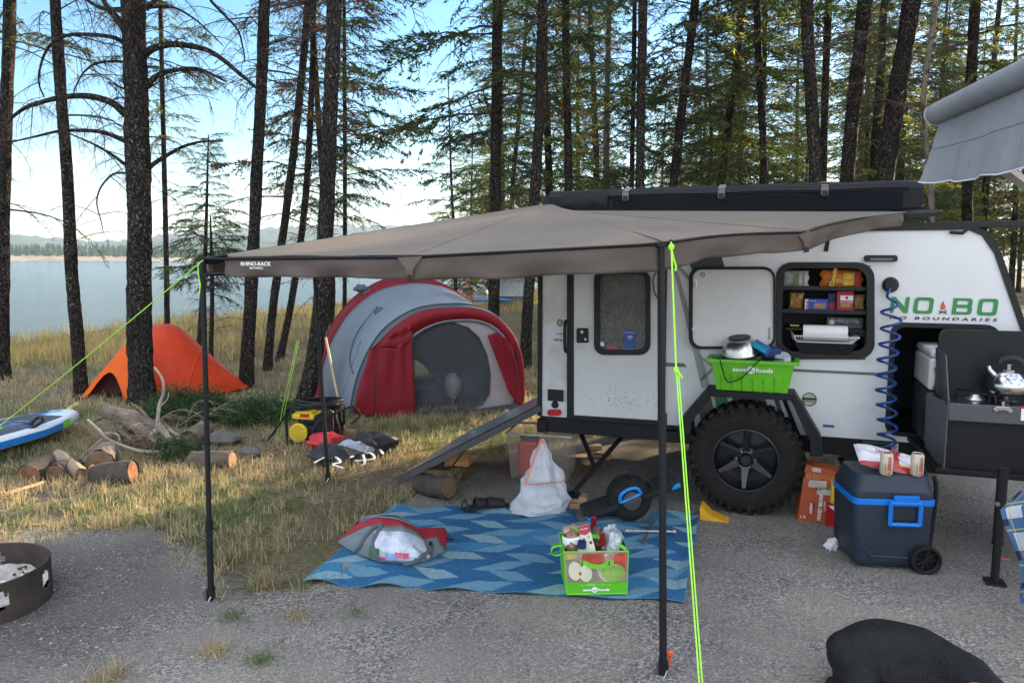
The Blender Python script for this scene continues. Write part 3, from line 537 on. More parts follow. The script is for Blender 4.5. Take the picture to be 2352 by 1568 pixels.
# --- juniper shrub, undergrowth
def bush(label, cx, cy, rx, ry, h, n, seed, mt=None, group=None):
    r = np.random.default_rng(seed); z = float(hz(cx, cy)); root = thing('juniper_bush', label, 'bush', (cx, cy, z), group); F = Acc(); W = Acc()
    for i in range(n//9):
        a = r.uniform(0, 6.28); q = r.uniform(.1, 1)**.5; tip = np.array([cx+rx*q*math.cos(a), cy+ry*q*math.sin(a), z+h*(1-.6*q*q)*r.uniform(.45, 1.05)]); b0 = np.array([cx+.35*rx*q*math.cos(a), cy+.35*ry*q*math.sin(a), z]); S = np.linspace(0, 1, 5)[:, None]
        mid = b0+(tip-b0)*S+np.array([0, 0, h*.25])*(S*(1-S)*2); W.add(*nptube(mid, .006*(1.1-S[:, 0]), 3)); k = 26; s = r.uniform(.3, 1, k)[:, None]; p = b0+(tip-b0)*s+np.array([0, 0, h*.25])*(s*(1-s)*2)+r.standard_normal((k, 3))*.03
        F.add(*kites(p, (tip-b0)[None]*.5+r.standard_normal((k, 3))*.35, r.uniform(.03, .07, k), r.uniform(.003, .007, k), r))
    v, f = W.get(); npmesh('stems', v, f, twigm, root); v, f = F.get(); npmesh('foliage', v, f, mt or bush_m, root); return root
bush('dark green juniper spreading in front of the orange tent and thick trunk', -3.35, 7.55, .50, .35, .40, 3000, 1)
bush('low green juniper just right of the corner pole, behind the split logs', -2.55, 7.45, .5, .35, .30, 2200, 2)
bush('small green sprig of juniper at the foot of the driftwood stump', -2.85, 6.15, .3, .2, .15, 700, 3)
# ================================================================ GRASS, STRAW AND STONES (countless)
def blades(name, label, pts, hgt, wid, mt, seed, lean=.5, sets=1):
    r = np.random.default_rng(seed); n = len(pts); x, y = pts[:, 0], pts[:, 1]; z = hz(x, y)-.008; a = r.uniform(0, 6.28, n); la = r.uniform(0, 6.28, n); h = hgt*r.uniform(.5, 1.25, n); l = h*lean*np.abs(r.normal(0, 1, n)); w_ = wid*r.uniform(.6, 1.3, n)
    b = np.stack([x, y, z], 1); s = np.stack([np.cos(a), np.sin(a), 0*a], 1)*w_[:, None]; d = np.stack([np.cos(la)*l, np.sin(la)*l, h/np.sqrt(1+(l/h)**2*.5)], 1)
    m1 = b+d*[.35, .35, .6]; v = np.stack([b-s, b+s, m1+s*.7, m1-s*.7, b+d], 1).reshape(-1, 3); k = np.arange(n)*5
    ob = npmesh(name, v, np.stack([k, k+1, k+2, k+3], 1), mt, tris=np.stack([k+3, k+2, k+4], 1)); return tag(ob, label, 'grass', kind='stuff')
dry = mat('dry_grass_blades', (.44, .36, .21), rough=.8, var=.3, scale=1.3, bump=0, trans=.35, spec=.2, island=.35)
grn = mat('green_grass_blades', (.13, .19, .07), rough=.8, var=.3, scale=1.3, bump=0, trans=.35, spec=.2, island=.4)
gold = mat('golden_grass_blades', (.47, .36, .15), rough=.8, var=.3, scale=.6, bump=0, trans=.45, spec=.2, island=.35)
def scatter(n, x0, x1, y0, y1, seed, dens, clump=0, cs=.04):
    r = np.random.default_rng(seed)
    if clump:
        c = np.stack([r.uniform(x0, x1, n//clump), r.uniform(y0, y1, n//clump)], 1); c = c[r.random(len(c)) < dens(c[:, 0], c[:, 1])]; p = np.repeat(c, clump, 0)+r.normal(0, cs, (len(c)*clump, 2))*np.repeat(r.uniform(.5, 1.8, len(c)), clump)[:, None]
    else: p = np.stack([r.uniform(x0, x1, n), r.uniform(y0, y1, n)], 1); p = p[r.random(len(p)) < dens(p[:, 0], p[:, 1])]
    return p
def inview(x, y, m=.3): return (np.abs(x) < y*.71+m)
def dn(x, y): return grassy(x, y)*(.25+.75*smooth01(-.5, .3, wav(x, y, 2.1, 2)))*inview(x, y)*(1-.8*smooth01(.9, .2, np.abs(x-.5)/3)*smooth01(8.5, 6.5, y))
def dn_green(x, y): return grassy(x, y)*smooth01(-.1, .5, wav(x, y, 1.3, 6))*inview(x, y)
near = scatter(80000, -5, 1.2, 3.4, 8.2, 1, dn, 11, .022)
blades('dry_grass', 'straw-coloured dry grass on the left side of the campsite', near, .095, .0027, dry, 1, .8)
blades('green_grass', 'short green grass patches on the left side of the campsite', scatter(46000, -5, 1.2, 3.6, 8.2, 2, dn_green, 12, .03), .075, .0028, grn, 2, .7)
blades('straw_litter', 'flat straw scattered over the soil and gravel edge', scatter(60000, -5, 2, 3.0, 8.2, 3, lambda x, y: (.12+.88*grassy(x, y-.25))*inview(x, y)*smooth01(3.0, 4.2, y-.3*wav(x, y, 2, 1))), .02, .0016, dry, 3, 5)
blades('dry_grass', 'straw-coloured dry grass round the tents and tree feet', scatter(70000, -11, 5, 8.0, 15, 4, lambda x, y: inview(x, y)*(.35+.65*smooth01(-.4, .4, wav(x, y, 1.1, 2)))*smooth01(2, -1, bank_d(x, y)), 8, .05), .13, .0035, dry, 4, .9)
blades('green_grass', 'green grass patches round the tents and tree feet', scatter(50000, -11, 12, 7.0, 16, 5, lambda x, y: inview(x, y)*smooth01(.0, .5, wav(x, y, 1.0, 6))*smooth01(1, -1, bank_d(x, y)), 9, .05), .12, .0035, grn, 5, .7)
blades('dry_grass', 'dry grass beyond the trailer seen beneath its chassis', scatter(26000, -.5, 13, 6.8, 16, 6, lambda x, y: inview(x, y)*(.3+.7*smooth01(-.4, .4, wav(x, y, 1.1, 2))), 8, .05), .1, .003, dry, 6, .9)
blades('tall_lakeside_grass', 'tall golden grass along the bank above the lake', scatter(120000, -16, 6, 11.5, 36, 7, lambda x, y: inview(x, y, 1)*smooth01(-7.5, -2.5, bank_d(x, y))*smooth01(5, 1, bank_d(x, y))*(.3+.7*smooth01(-.5, .3, wav(x, y, .9, 1))), 8, .09), .30, .0055, gold, 7, .45)
# tufts along the edge of the gravel and big weeds
tl = ['spiky green tuft on gravel right of the corner pole foot', 'small straw tuft low centre-left on bare gravel', 'dark green tuft at the lower left of the gravel', 'straw and green tuft at the bottom edge left of centre', 'dry tuft between the corner pole and the rug corner', 'sprawling straw tuft in front of the rug corner', 'flat tuft with long straws below the rug corner', 'green tuft behind the foot of the corner pole']
for i, (px, py, hh, nb_, mm) in enumerate([(538, 1415, .05, 60, grn), (820, 1412, .04, 40, grn), (600, 1520, .05, 70, grn), (490, 1500, .07, 90, dry), (610, 1345, .1, 130, dry), (686, 1415, .05, 70, dry), (245, 1560, .08, 90, dry), (520, 1292, .07, 60, grn)]):
    g_ = G(px, py); r = np.random.default_rng(200+i); p = np.array([[g_.x, g_.y]])+r.normal(0, .03, (nb_*2, 2)); ob = blades('grass_tuft', tl[i], p, hh, .0018, mm, 300+i, 1.1); ob['category'] = 'grass tuft'; del ob['kind']; ob['group'] = 'tufts at the edge of the gravel'
# pebbles
def pebbles(name, label, pts, s0, s1, mt, seed):
    r = np.random.default_rng(seed); n = len(pts); oc = np.array([(1, 0, 0), (0, 1, 0), (-1, 0, 0), (0, -1, 0), (0, 0, 1), (0, 0, -1.0)]); fc = np.array([(0, 1, 4), (1, 2, 4), (2, 3, 4), (3, 0, 4), (1, 0, 5), (2, 1, 5), (3, 2, 5), (0, 3, 5)])
    s = s0+(s1-s0)*r.random(n)**4; a = r.uniform(0, 6.28, n); sc = np.stack([s*r.uniform(.7, 1.4, n), s*r.uniform(.6, 1, n), s*r.uniform(.35, .7, n)], 1); v = oc[None]*sc[:, None, :]*(1+.25*r.standard_normal((n, 6, 1))); ca, sa = np.cos(a)[:, None], np.sin(a)[:, None]
    x = v[..., 0]*ca-v[..., 1]*sa+pts[:, 0, None]; y = v[..., 0]*sa+v[..., 1]*ca+pts[:, 1, None]; z = v[..., 2]+hz(pts[:, 0], pts[:, 1])[:, None]+s[:, None]*.15
    ob = npmesh(name, np.stack([x, y, z], 2).reshape(-1, 3), None, mt, tris=(fc[None]+np.arange(n)[:, None, None]*6).reshape(-1, 3)); return tag(ob, label, 'stones', kind='stuff')
stone = mat('gravel_stone', (.24, .235, .225), rough=.85, var=.2, scale=30, bump=.2, island=.55, spec=.3)
gd = lambda x, y: inview(x, y, .1)*(1-.75*grassy(x, y))
pebbles('gravel_stones', 'small grey stones lying all over the campsite gravel', scatter(26000, -4, 4, 2.2, 6.2, 21, lambda x, y: gd(x, y)*(.35+.65*smooth01(-.3, .3, wav(x, y, 1.7, 3)))), .0016, .007, stone, 21)
pebbles('gravel_stones', 'coarser pale stones around the steel fire ring', scatter(9000, -4, -.6, 2.2, 4.6, 22, lambda x, y: gd(x, y)*smooth01(1.9, .5, np.hypot(x-FR[0], y-FR[1]))), .0025, .009, stone, 22)
blades('wood_chips', 'bits of bark and straw scattered across the gravel', scatter(2600, -4, 4, 2.2, 6, 23, lambda x, y: inview(x, y)*.6), .012, .0025, mat('chip_brown', (.13, .08, .05), island=.5, bump=0), 23, 6)
# ================================================================ TRAILER (s along its side, d out of the side, h up)
TA = V((0.205, 5.45, 0)); TE = V((2.875, -1.0, 0)).normalized(); TN = V((-TE.y*-1, -TE.x, 0)).normalized(); TN = V((TE.y, -TE.x, 0)).normalized(); UP = V((0, 0, 1))
def T(s, d, h): return TA+TE*s+TN*d+UP*h
def tp(px, py, d=0): return onplane(px, py, TA+TN*d, TN)
def ts(px, py, d=0): p = tp(px, py, d)-TA; return p.dot(TE), p.z
def t1(px, py, d=0): s, h = ts(px, py, d); return T(s, d, h)
white = mat('white_fibreglass', (.66, .67, .68), rough=.22, var=.05, scale=1.5, bump=.02, bscale=3, spec=.5, coat=.3, dirt=((.56, .55, .52), 2.6, .58))
white_dirty = mat('white_door_mud', (.60, .60, .59), rough=.35, var=.05, scale=3, bump=.01, dirt=((.42, .38, .32), 28, .69))
blk = mat('black_plastic', (.008, .008, .009), spec=.35, rough=.45, var=.2, scale=20, bump=.05)
blkp = mat('black_powdercoat', (.008, .008, .0095), spec=.3, rough=.55, var=.2, scale=30, bump=.15, bscale=200)
dgrey = mat('charcoal_paint', (.055, .056, .058), rough=.4, var=.1, bump=.03)
taupe = mat('grey_brown_vinyl', (.12, .115, .105), rough=.45, var=.08, bump=0)
lgrey = mat('light_grey_vinyl', (.30, .30, .295), rough=.45, var=.08, bump=0)
green_v = mat('green_vinyl', (.02, .22, .05), rough=.4, var=.05, bump=0)
chrome = mat('chrome', (.50, .50, .51), rough=.20, metal=1, var=.05, bump=0)
steel = mat('brushed_steel', (.55, .54, .52), rough=.3, metal=1, var=.12, scale=30, bump=.05)
rubber = mat('tyre_rubber', (.014, .0135, .013), rough=.85, var=.35, scale=18, bump=.3, bscale=60, spec=.25)
ink_w = mat('white_ink', (.8, .8, .8), rough=.5, var=.02, bump=0)
ink_k = mat('black_ink', (.02, .02, .02), rough=.5, var=.02, bump=0)
lens_r = mat('red_lens', (.45, .02, .02), rough=.2, var=.05, bump=0)
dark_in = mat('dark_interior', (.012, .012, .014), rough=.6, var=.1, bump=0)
camper = thing('camper_trailer', 'white teardrop-style camper trailer with black trim, open hatch and large off-road tyre', 'trailer', T(1.6, -1, 0))
TOP = 1.885; BOT = .52; W_ = 1.9
# outline of the side in (s,h)
fr_px = [(2225, 519), (2262, 535), (2292, 578), (2322, 665), (2350, 745)]
fr = [ts(x, y) for x, y in fr_px]
ex = (fr[-1][0]+(fr[-1][0]-fr[-2][0])*2.2, fr[-1][1]+(fr[-1][1]-fr[-2][1])*2.2)
outline = [(0, BOT), (0, TOP-.03), (.03, TOP)]+[(fr[0][0]-.1, TOP)]+fr+[ex, (ex[0]+.05, .75), (ex[0]-.1, BOT)]
def rr2(x0, y0, x1, y1, r, d=0, n=5):
    """rounded rectangle from pixel corners, returned in (s,h)"""
    a = ts(x0, y1, d); b = ts(x1, y1, d); c = ts(x1, y0, d); e = ts(x0, y0, d); return [(p.x, p.y) for p in rrect((a[0], a[1], 0), (b[0], b[1], 0), (c[0], c[1], 0), (e[0], e[1], 0), r, n)]
pantry = rr2(1792, 612, 1999, 815, .09)
g0 = ts(2046, 742); g1 = ts(2270, 1010); gal_s0, gal_h1 = g0[0], ts(2150, 742)[1]
gal = [(p.x, p.y) for p in rrect((gal_s0, .56, 0), (ex[0]-.12, .56, 0), (ts(2290, 800)[0], gal_h1, 0), (gal_s0, gal_h1, 0), .07)]
b_ = MB(); b_.prism([T(s, -.02, h) for s, h in outline], TN*.02, [[T(s, -.02, h) for s, h in l] for l in (pantry, gal)]); b_.build('side_wall', white, camper)
# shell: rear wall, roof and front as one skin, far side wall
b_ = MB(); path = [(0, BOT), (0, TOP)]+[(fr[0][0]-.1, TOP)]+fr+[ex, (ex[0]+.05, .75), (ex[0]-.1, BOT)]
for (s0, h0), (s1, h1) in zip(path[:-1], path[1:]): b_.add([T(s0, -.021, h0), T(s1, -.021, h1), T(s1, -W_, h1), T(s0, -W_, h0)], [(0, 1, 2, 3)])
b_.build('shell', white, camper, solid=.02)
b_ = MB(); b_.prism([T(s, -W_, h) for s, h in outline], -TN*.02); b_.build('far_side_wall', white, camper)
b_ = MB(); b_.add([T(0, -.03, BOT), T(ex[0], -.03, BOT), T(ex[0], -W_, BOT), T(0, -W_, BOT)], [(0, 1, 2, 3)]); b_.build('floor_pan', blkp, camper, solid=.03)
# black edge trim following the outline
b_ = MB(); tr = [(0.0, BOT), (0, TOP-.05), (.05, TOP)]+[(fr[0][0]-.12, TOP), fr[0], fr[1], fr[2], fr[3], fr[4], ex]
for i in range(len(tr)-1):
    (a0, a1), (b0, b1) = tr[i], tr[i+1]; d = V((b0-a0, b1-a1)).normalized(); nn = V((-d.y, d.x)); w2 = .022
    b_.hexa([T(a0-nn.x*w2*-.6, -.05, a1-nn.y*w2*-.6), T(b0+nn.x*w2*.6, -.05, b1+nn.y*w2*.6), T(b0+nn.x*w2*.6, .012, b1+nn.y*w2*.6), T(a0+nn.x*w2*.6, .012, a1+nn.y*w2*.6), T(a0-nn.x*w2, -.05, a1-nn.y*w2), T(b0-nn.x*w2, -.05, b1-nn.y*w2), T(b0-nn.x*w2, .012, b1-nn.y*w2), T(a0-nn.x*w2, .012, a1-nn.y*w2)])
b_.build('edge_trim', blk, camper)
rl = MB(); s1 = ts(2232, 533)[0]; rl.box(T((s1+.9)/2+.3, -.04, TOP+.012), (s1-.6, .05, .035), Matrix((TE, -TN, UP)).transposed()); rl.tube([T(s1-.02, .01, TOP-.01), T(s1-.05, .015, TOP-.04), T(s1-.12, .015, TOP-.035)], .012, 6); rl.build('gutter_rail', blk, camper, bevel=.004)
TR = Matrix((TE, -TN, UP)).transposed()
def tbox(mb, x0, y0, x1, y1, d, th):
    """box on the side plane from two pixel corners, standing th proud at depth d"""
    a = ts(x0, y1, d); b = ts(x1, y0, d); return mb.box(T((a[0]+b[0])/2, d+th/2, (a[1]+b[1])/2), (abs(b[0]-a[0]), th, abs(b[1]-a[1])), TR)
def tprism(mb, pix, d, th, holes=()): return mb.prism([t1(x, y, d) for x, y in pix], TN*th, [[T(s, d, h) for s, h in hh] for hh in holes])
# chassis
b_ = MB(); b_.box(T(1.95, -.06, .455), (3.9, .09, .115), TR); b_.box(T(1.95, -W_+.06, .455), (3.9, .09, .115), TR); b_.box(T(1.2, -W_/2, .44), (.08, W_, .08), TR); b_.box(T(.02, -W_/2, .44), (.08, W_, .1), TR); b_.box(T(2.2, -W_/2, .44), (.08, W_, .08), TR); b_.box(T(2.9, -.12, .42), (1.6, .2, .19), TR)
b_.box(T(1.04, .03, .45), (.22, .09, .075), TR); b_.box(T(2.28, .03, .475), (.17, .10, .08), TR)
b_.build('chassis', blkp, camper, bevel=.006)
b_ = MB(); b_.tube([T(1.62, -.1, .34), T(1.62, -W_+.1, .34)], .04, 10); b_.box(T(1.45, -.3, .38), (.5, .06, .1), TR); b_.build('axle', blkp, camper)
# fender
b_ = MB(); fd = .0; fpts = [(1562, 985), (1566, 957), (1626, 888), (1826, 898), (1886, 1000), (1887, 1036)]
fs = [ts(x, y, .1) for x, y in fpts]; ip = [(1592, 985), (1592, 962), (1636, 902), (1816, 911), (1858, 1004), (1858, 1036)]; fi = [ts(x, y, .1) for x, y in ip]
for i in range(5):
    (a, b), (c, d), (e, f), (g, h) = fs[i], fs[i+1], fi[i+1], fi[i]
    b_.hexa([T(a, .0, b), T(c, .0, d), T(e, .0, f), T(g, .0, h), T(a, .24, b), T(c, .24, d), T(e, .24, f), T(g, .24, h)])
a = ts(1799, 915, .06); c = ts(1833, 998, .06); b_.tube([T(a[0], .03, a[1]), T(c[0], .03, c[1])], .014, 4); b_.build('fender', blkp, camper, bevel=.004)
# coloured stripes on the wall under and above the fender
for nm, m_, pix in (('wall_stripe', taupe, [(1350, 826), (1572, 834), (1577, 843), (1356, 834)]), ('wall_stripe', taupe, [(1808, 846), (2041, 857), (2041, 863), (1806, 852)]), ('wall_stripe', lgrey, [(1548, 622), (1556, 622), (1630, 885), (1612, 892)]), ('wall_stripe', lgrey, [(1550, 610), (1556, 605), (1590, 640), (1590, 652)]), ('wall_stripe', lgrey, [(1600, 810), (1645, 845), (1645, 852), (1605, 818)]), ('wall_stripe', lgrey, [(1605, 870), (1640, 840), (1642, 846), (1612, 876)]),
                    ('wall_stripe', dgrey, [(1580, 600), (1655, 582), (1664, 612), (1590, 620)]), ('wall_stripe', green_v, [(1566, 603), (1580, 600), (1577, 612)]), ('wall_stripe', taupe, [(1600, 925), (1632, 908), (1650, 985), (1615, 990)]), ('wall_stripe', green_v, [(1640, 906), (1668, 907), (1688, 975), (1655, 980)]), ('wall_stripe', dgrey, [(1680, 908), (1755, 910), (1780, 975), (1700, 975)]), ('wall_stripe', dgrey, [(1775, 910), (1786, 911), (1818, 1000), (1805, 1000)])):
    b_ = MB(); tprism(b_, pix, .003, .0015); b_.build(nm, m_, camper)
# door
door = MB(); tprism(door, [(1319, 606), (1512, 596), (1512, 964), (1319, 952)], .006, .018); dr = door.build('door', white_dirty, camper, bevel=.004)
b_ = MB(); tprism(b_, [(1304, 604), (1319, 604), (1319, 952), (1512, 964), (1512, 598), (1533, 596), (1527, 975), (1304, 962)], .0045, .028); b_.build('door_frame', blk, dr, bevel=.004)
b_ = MB(); wi = rr2(1378, 630, 1483, 802, .05, .03); wo = rr2(1365, 618, 1494, 815, .075, .03); b_.prism([T(s, .024, h) for s, h in wo], TN*.018, [[T(s, .024, h) for s, h in wi]]); wf = b_.build('window', blk, dr, bevel=.004)
obs = mat('obscure_glass', (.06, .058, .052), rough=.22, var=.5, scale=7, bump=.9, bscale=55, spec=.8)
b_ = MB(); b_.prism([T(s, .0245, h) for s, h in wi], TN*.004); b_.build('pane', obs, wf)
b_ = MB(); tbox(b_, 1432, 758, 1461, 805, .0295, .001); b_.build('sticker', mat('blue_sticker', (.015, .07, .28), rough=.4, bump=0), wf)
b_ = MB(); c0 = t1(1447, 780, .031)
for k_, rr_0 in enumerate((.006, .016, .026)):
    b_.tube([c0+TE*(math.sin(a_)*rr_0)+UP*(math.cos(a_)*rr_0) for a_ in np.linspace(-.8, .8, 8)], .0022, 4)
b_.build('wifi_mark', ink_w, wf)
text('E-Z UPGRADE!', t1(1431, 804, .032), TE, UP, .012, ink_w, wf, width=.085); text('connected', t1(1434, 764, .032), TE, UP, .008, ink_w, wf, width=.07)
b_ = MB(); tbox(b_, 1394, 797, 1417, 802, .0295, .001); b_.build('warning_label', mat('red_label', (.5, .06, .05), bump=0), wf)
b_ = MB(); b_.disc(t1(1383, 790, .0295), TN, .016, .001); b_.build('round_sticker', ink_w, wf)
b_ = MB(); pl = rr2(1325, 753, 1352, 787, .012, .024); b_.prism([T(s, .024, h) for s, h in pl], TN*.012); hd = b_.build('door_handle', blk, dr, bevel=.003)
b_ = MB(); b_.disc(t1(1337, 762, .037), TN, .011, .006); b_.disc(t1(1345, 779, .037), TN, .009, .006); b_.build('lock_button', chrome, hd)
b_ = MB(); tbox(b_, 1326, 790, 1346, 802, .0245, .0008); b_.build('caution_label', mat('pale_label', (.55, .55, .55), bump=0, var=.3, scale=120), dr)
b_ = MB(); b_.tube(spline([t1(1301, 737, .01), t1(1298, 742, .05), t1(1297, 772, .055), t1(1298, 802, .05), t1(1301, 808, .01)], 4), .012, 6); b_.build('grab_handle', blk, camper, smooth=True)
b_ = MB(); b_.tube(spline([t1(1512, 618, .03), t1(1500, 640, .04), t1(1503, 670, .04), t1(1514, 690, .03)], 5), .012, 6, squash=.3); b_.build('door_strap', blk, camper, smooth=True)
b_ = MB(); b_.disc(t1(1286, 741, .001), TN, .027, .0015, rx=.022, xdir=TE); b_.build('oval_sticker', mat('brown_sticker', (.12, .08, .05), bump=0, var=.5, scale=90), camper)
b_ = MB(); b_.disc(t1(1286, 741, .003), TN, .019, .0008, rx=.014, xdir=TE); b_.build('oval_sticker', mat('cream_sticker', (.5, .42, .25), bump=0, var=.5, scale=120), camper)
text('FARED', t1(1277, 768, .003), TE, UP, .012, dgrey, camper, width=.06); text('NB10.6', t1(1271, 783, .003), TE, UP, .02, ink_k, camper, shear=.2, width=.085)
b_ = MB(); tbox(b_, 1259, 895, 1295, 919, .001, .02); b_.build('outlet_cover', blk, camper, bevel=.005)
b_ = MB(); b_.lathe([(0, .02), (.018, .02), (.026, .012), (.028, 0)], t1(1275, 929, .001), TN, 16); b_.build('water_cap', blk, camper, smooth=True)
b_ = MB(); b_.prism([T(s, .001, h) for s, h in rr2(1258, 939, 1290, 954, .022)], TN*.012); b_.build('side_marker', lens_r, camper, bevel=.004)
b_ = MB(); b_.disc(t1(1274, 946, .013), TN, .006, .004); b_.build('screw', chrome, camper)
b_ = MB(); mr_ = random.Random(8)
for k in range(150):
    x = mr_.gauss(1420, 50); y = 915+mr_.gauss(0, 16)+.0004*(x-1420)**2
    if 1322 < x < 1508 and y < 950: q = t1(x, y, .0245); r0 = mr_.uniform(.0015, .005); b_.prism([q+TE*math.cos(a)*r0*mr_.uniform(.5, 1.2)+UP*math.sin(a)*r0*mr_.uniform(.5, 1.6) for a in np.linspace(0, 5.4, 6)], TN*.0006)
b_.build('mud_splash', mat('dried_mud', (.27, .24, .20), rough=.95, bump=0), dr)['kind'] = 'stuff'
# open hatch door folded back against the wall
b_ = MB(); ho = [T(s, .05, h) for s, h in rr2(1583, 612, 1781, 801, .075, .05)]; hi_ = [T(s, .05, h) for s, h in rr2(1592, 619, 1776, 794, .06, .05)]; b_.prism(ho, TN*.03, [hi_]); hatch = b_.build('hatch_door', blk, camper, bevel=.004)
b_ = MB(); b_.prism(hi_, TN*.02); b_.build('inner_panel', mat('matte_white_panel', (.68, .68, .665), rough=.6, var=.04, bump=.05), hatch)
for x, y in ((1598, 651), (1594, 762)):
    b_ = MB(); b_.disc(t1(x, y-6, .07), TN, .016, .01); b_.tube([t1(x, y-6, .082), t1(x, y+8, .082)], .008, 6); b_.build('catch', steel, hatch)
b_ = MB(); b_.disc(t1(1614, 631, .07), TN, .016, .0015); b_.build('round_sticker', ink_k, hatch); b_ = MB(); b_.disc(t1(1614, 631, .072), TN, .012, .0015); b_.build('round_sticker', mat('silver_sticker', (.45, .45, .45), bump=0), hatch)
b_ = MB(); tbox(b_, 1763, 752, 1770, 780, .07, .001); b_.build('label', lgrey, hatch)
# pantry frame, recess and shelves
b_ = MB(); po = [T(s, .001, h) for s, h in rr2(1782, 602, 2008, 824, .10)]; b_.prism(po, TN*.022, [[T(s, .001, h) for s, h in rr2(1796, 616, 1990, 806, .08)]]); b_.build('pantry_frame', blk, camper, bevel=.005)
ps0, ph0 = ts(1790, 818); ps1, ph1 = ts(2000, 610)
b_ = MB(); b_.add([T(ps0, 0, ph0), T(ps1, 0, ph0), T(ps1, 0, ph1), T(ps0, 0, ph1), T(ps0, -.4, ph0), T(ps1, -.4, ph0), T(ps1, -.4, ph1), T(ps0, -.4, ph1)], [(4, 5, 6, 7), (0, 1, 5, 4), (1, 2, 6, 5), (2, 3, 7, 6), (3, 0, 4, 7)]); b_.build('pantry_recess', dark_in, camper, solid=.01)
SH = []
for py in (660, 714):
    h = ts(1890, py)[1]; SH.append(h); b_ = MB(); b_.box(T((ps0+ps1)/2, -.2, h-.006), (ps1-ps0, .36, .014), TR); b_.box(T((ps0+ps1)/2, -.022, h-.006), (ps1-ps0-.02, .012, .026), TR); b_.build('shelf', blk, camper)
SH3 = ts(1890, 756)[1]; b_ = MB(); b_.box(T(ps1-.25, -.2, SH3-.006), (.48, .34, .012), TR); b_.build('shelf', blk, camper)
SH4 = ts(1890, 814)[1]
# lights, sockets
b_ = MB(); b_.prism([T(s, .001, h) for s, h in rr2(1984, 586, 2061, 601, .016)], TN*.022); lt = b_.build('awning_light', blk, camper, bevel=.004)
b_ = MB(); tbox(b_, 1998, 593, 2051, 598, .0235, .003); b_.build('lens', mat('smoked_lens', (.12, .12, .13), rough=.2, bump=0), lt)
b_ = MB(); b_.lathe([(0, .05), (.035, .05), (.045, .035), (.05, 0)], t1(2045, 654, .001), TN, 20); b_.build('hose_port', blk, camper, smooth=True)
# NO BO lettering as outlines
def glyph(mb, px0, px1, py0, py1, kind, sl=.08):
    a = ts(px0, py1, .003); c = ts(px1, py0, .003); w_, h_ = c[0]-a[0], c[1]-a[1]
    def q(u, v): return T(a[0]+w_*u+sl*h_*v, .003, a[1]+h_*v)
    th = .19; tw = th*h_/w_*1.15
    def rrq(x0, y0, x1, y1, r): return [q(p.x, p.y) for p in rrect((x0, y0, 0), (x1, y0, 0), (x1, y1, 0), (x0, y1, 0), r, 4)]
    if kind == 'N':
        mb.prism([q(0, 0), q(tw, 0), q(tw, .62), q(1-tw, 0), q(1, 0), q(1, 1), q(1-tw, 1), q(1-tw, .40), q(tw*.95, 1), q(0, 1)], TN*.0015)
    if kind == 'O': mb.prism(rrq(0, 0, 1, 1, .2), TN*.0015, [rrq(tw, th, 1-tw, 1-th, .12)])
    if kind == 'B': mb.prism([q(0, 0)]+[q(p.x, p.y) for p in rrect((0, 0, 0), (1, 0, 0), (1, .53, 0), (0, .53, 0), .16, 4)][6:18][:6]+[q(1, .2), q(1, .42), q(.955, .51), q(.98, .6), q(.98, .85), q(.87, 1), q(0, 1)], TN*.0015, [rrq(tw, .17, 1-tw, .41, .06), rrq(tw, .61, 1-tw-.02, .84, .06)])
for k_, (x0, x1, y0, y1) in zip('NOBO', ((2043, 2087, 682, 718), (2096, 2143, 683, 720), (2185, 2233, 685, 722), (2243, 2291, 686, 724))):
    b_ = MB(); glyph(b_, x0, x1, y0, y1, k_); b_.build('logo_letter', green_v, camper)
b_ = MB(); pc = lambda u, v: t1(2166+u, 705+v, .003); b_.prism([pc(-6, 2), pc(-4, 6), pc(4, 6), pc(6, 1), pc(5, -4), pc(2, -8), pc(1, -15), pc(-3, -8), pc(-5, -3)], TN*.001); b_.build('flame_emblem', mat('flame_orange', (.55, .09, .02), var=.5, scale=40, bump=0), camper)
b_ = MB(); b_.prism([pc(-9, 13), pc(-9, 16), pc(9, 9), pc(9, 7)], TN*.0015); b_.prism([pc(-9, 7), pc(-9, 9), pc(9, 16), pc(9, 13)], TN*.0022); b_.build('log_emblem', ink_k, camper)
text('N O   B O U N D A R I E S', t1(2043, 732, .004), TE, UP, .018, ink_k, camper, shear=.15, width=(t1(2291, 734, .004)-t1(2043, 734, .004)).length, off=.0006)
b_ = MB(); b_.disc(t1(1859, 917, .001), TN, .046, .0012, 24); b_.build('round_badge', ink_k, camper); b_ = MB(); b_.disc(t1(1859, 917, .0025), TN, .039, .0008, 24); b_.build('round_badge', mat('sage_badge', (.42, .44, .28), bump=0, var=.25), camper)
b_ = MB(); tbox(b_, 1843, 914, 1875, 922, .0035, .001); b_.build('badge_band', ink_k, camper); text('NO BOUNDARIES', t1(1845, 921, .005), TE, UP, .010, ink_w, camper, width=.078)
b_ = MB(); tbox(b_, 1890, 978, 1916, 998, .001, .0008); b_.build('notice_label', mat('print_label', (.62, .62, .62), bump=0, var=.35, scale=150), camper); b_ = MB(); tbox(b_, 1890, 976, 1916, 980, .001, .0012); b_.build('notice_header', mat('blue_sticker', (0, 0, 0)), camper)
b_ = MB(); tbox(b_, 1988, 1018, 2064, 1045, .0, .002); b_.build('data_plate', mat('print_label', (.6, .6, .6)), camper); text('LD001937 07', t1(2012, 1027, .004), TE, UP, .017, ink_k, camper, width=.12)
text('XPLORE', t1(1895, 990, .004), TE, UP, .004, dgrey, camper, width=.04) if False else None
b_ = MB(); p0 = t1(1902, 548, .02); b_.prism([t1(1898, 545, .03), t1(1907, 545, .03), t1(1902, 578, .03), t1(1891, 577, .03)], TN*.004); b_.build('tie_strap', blk, camper)
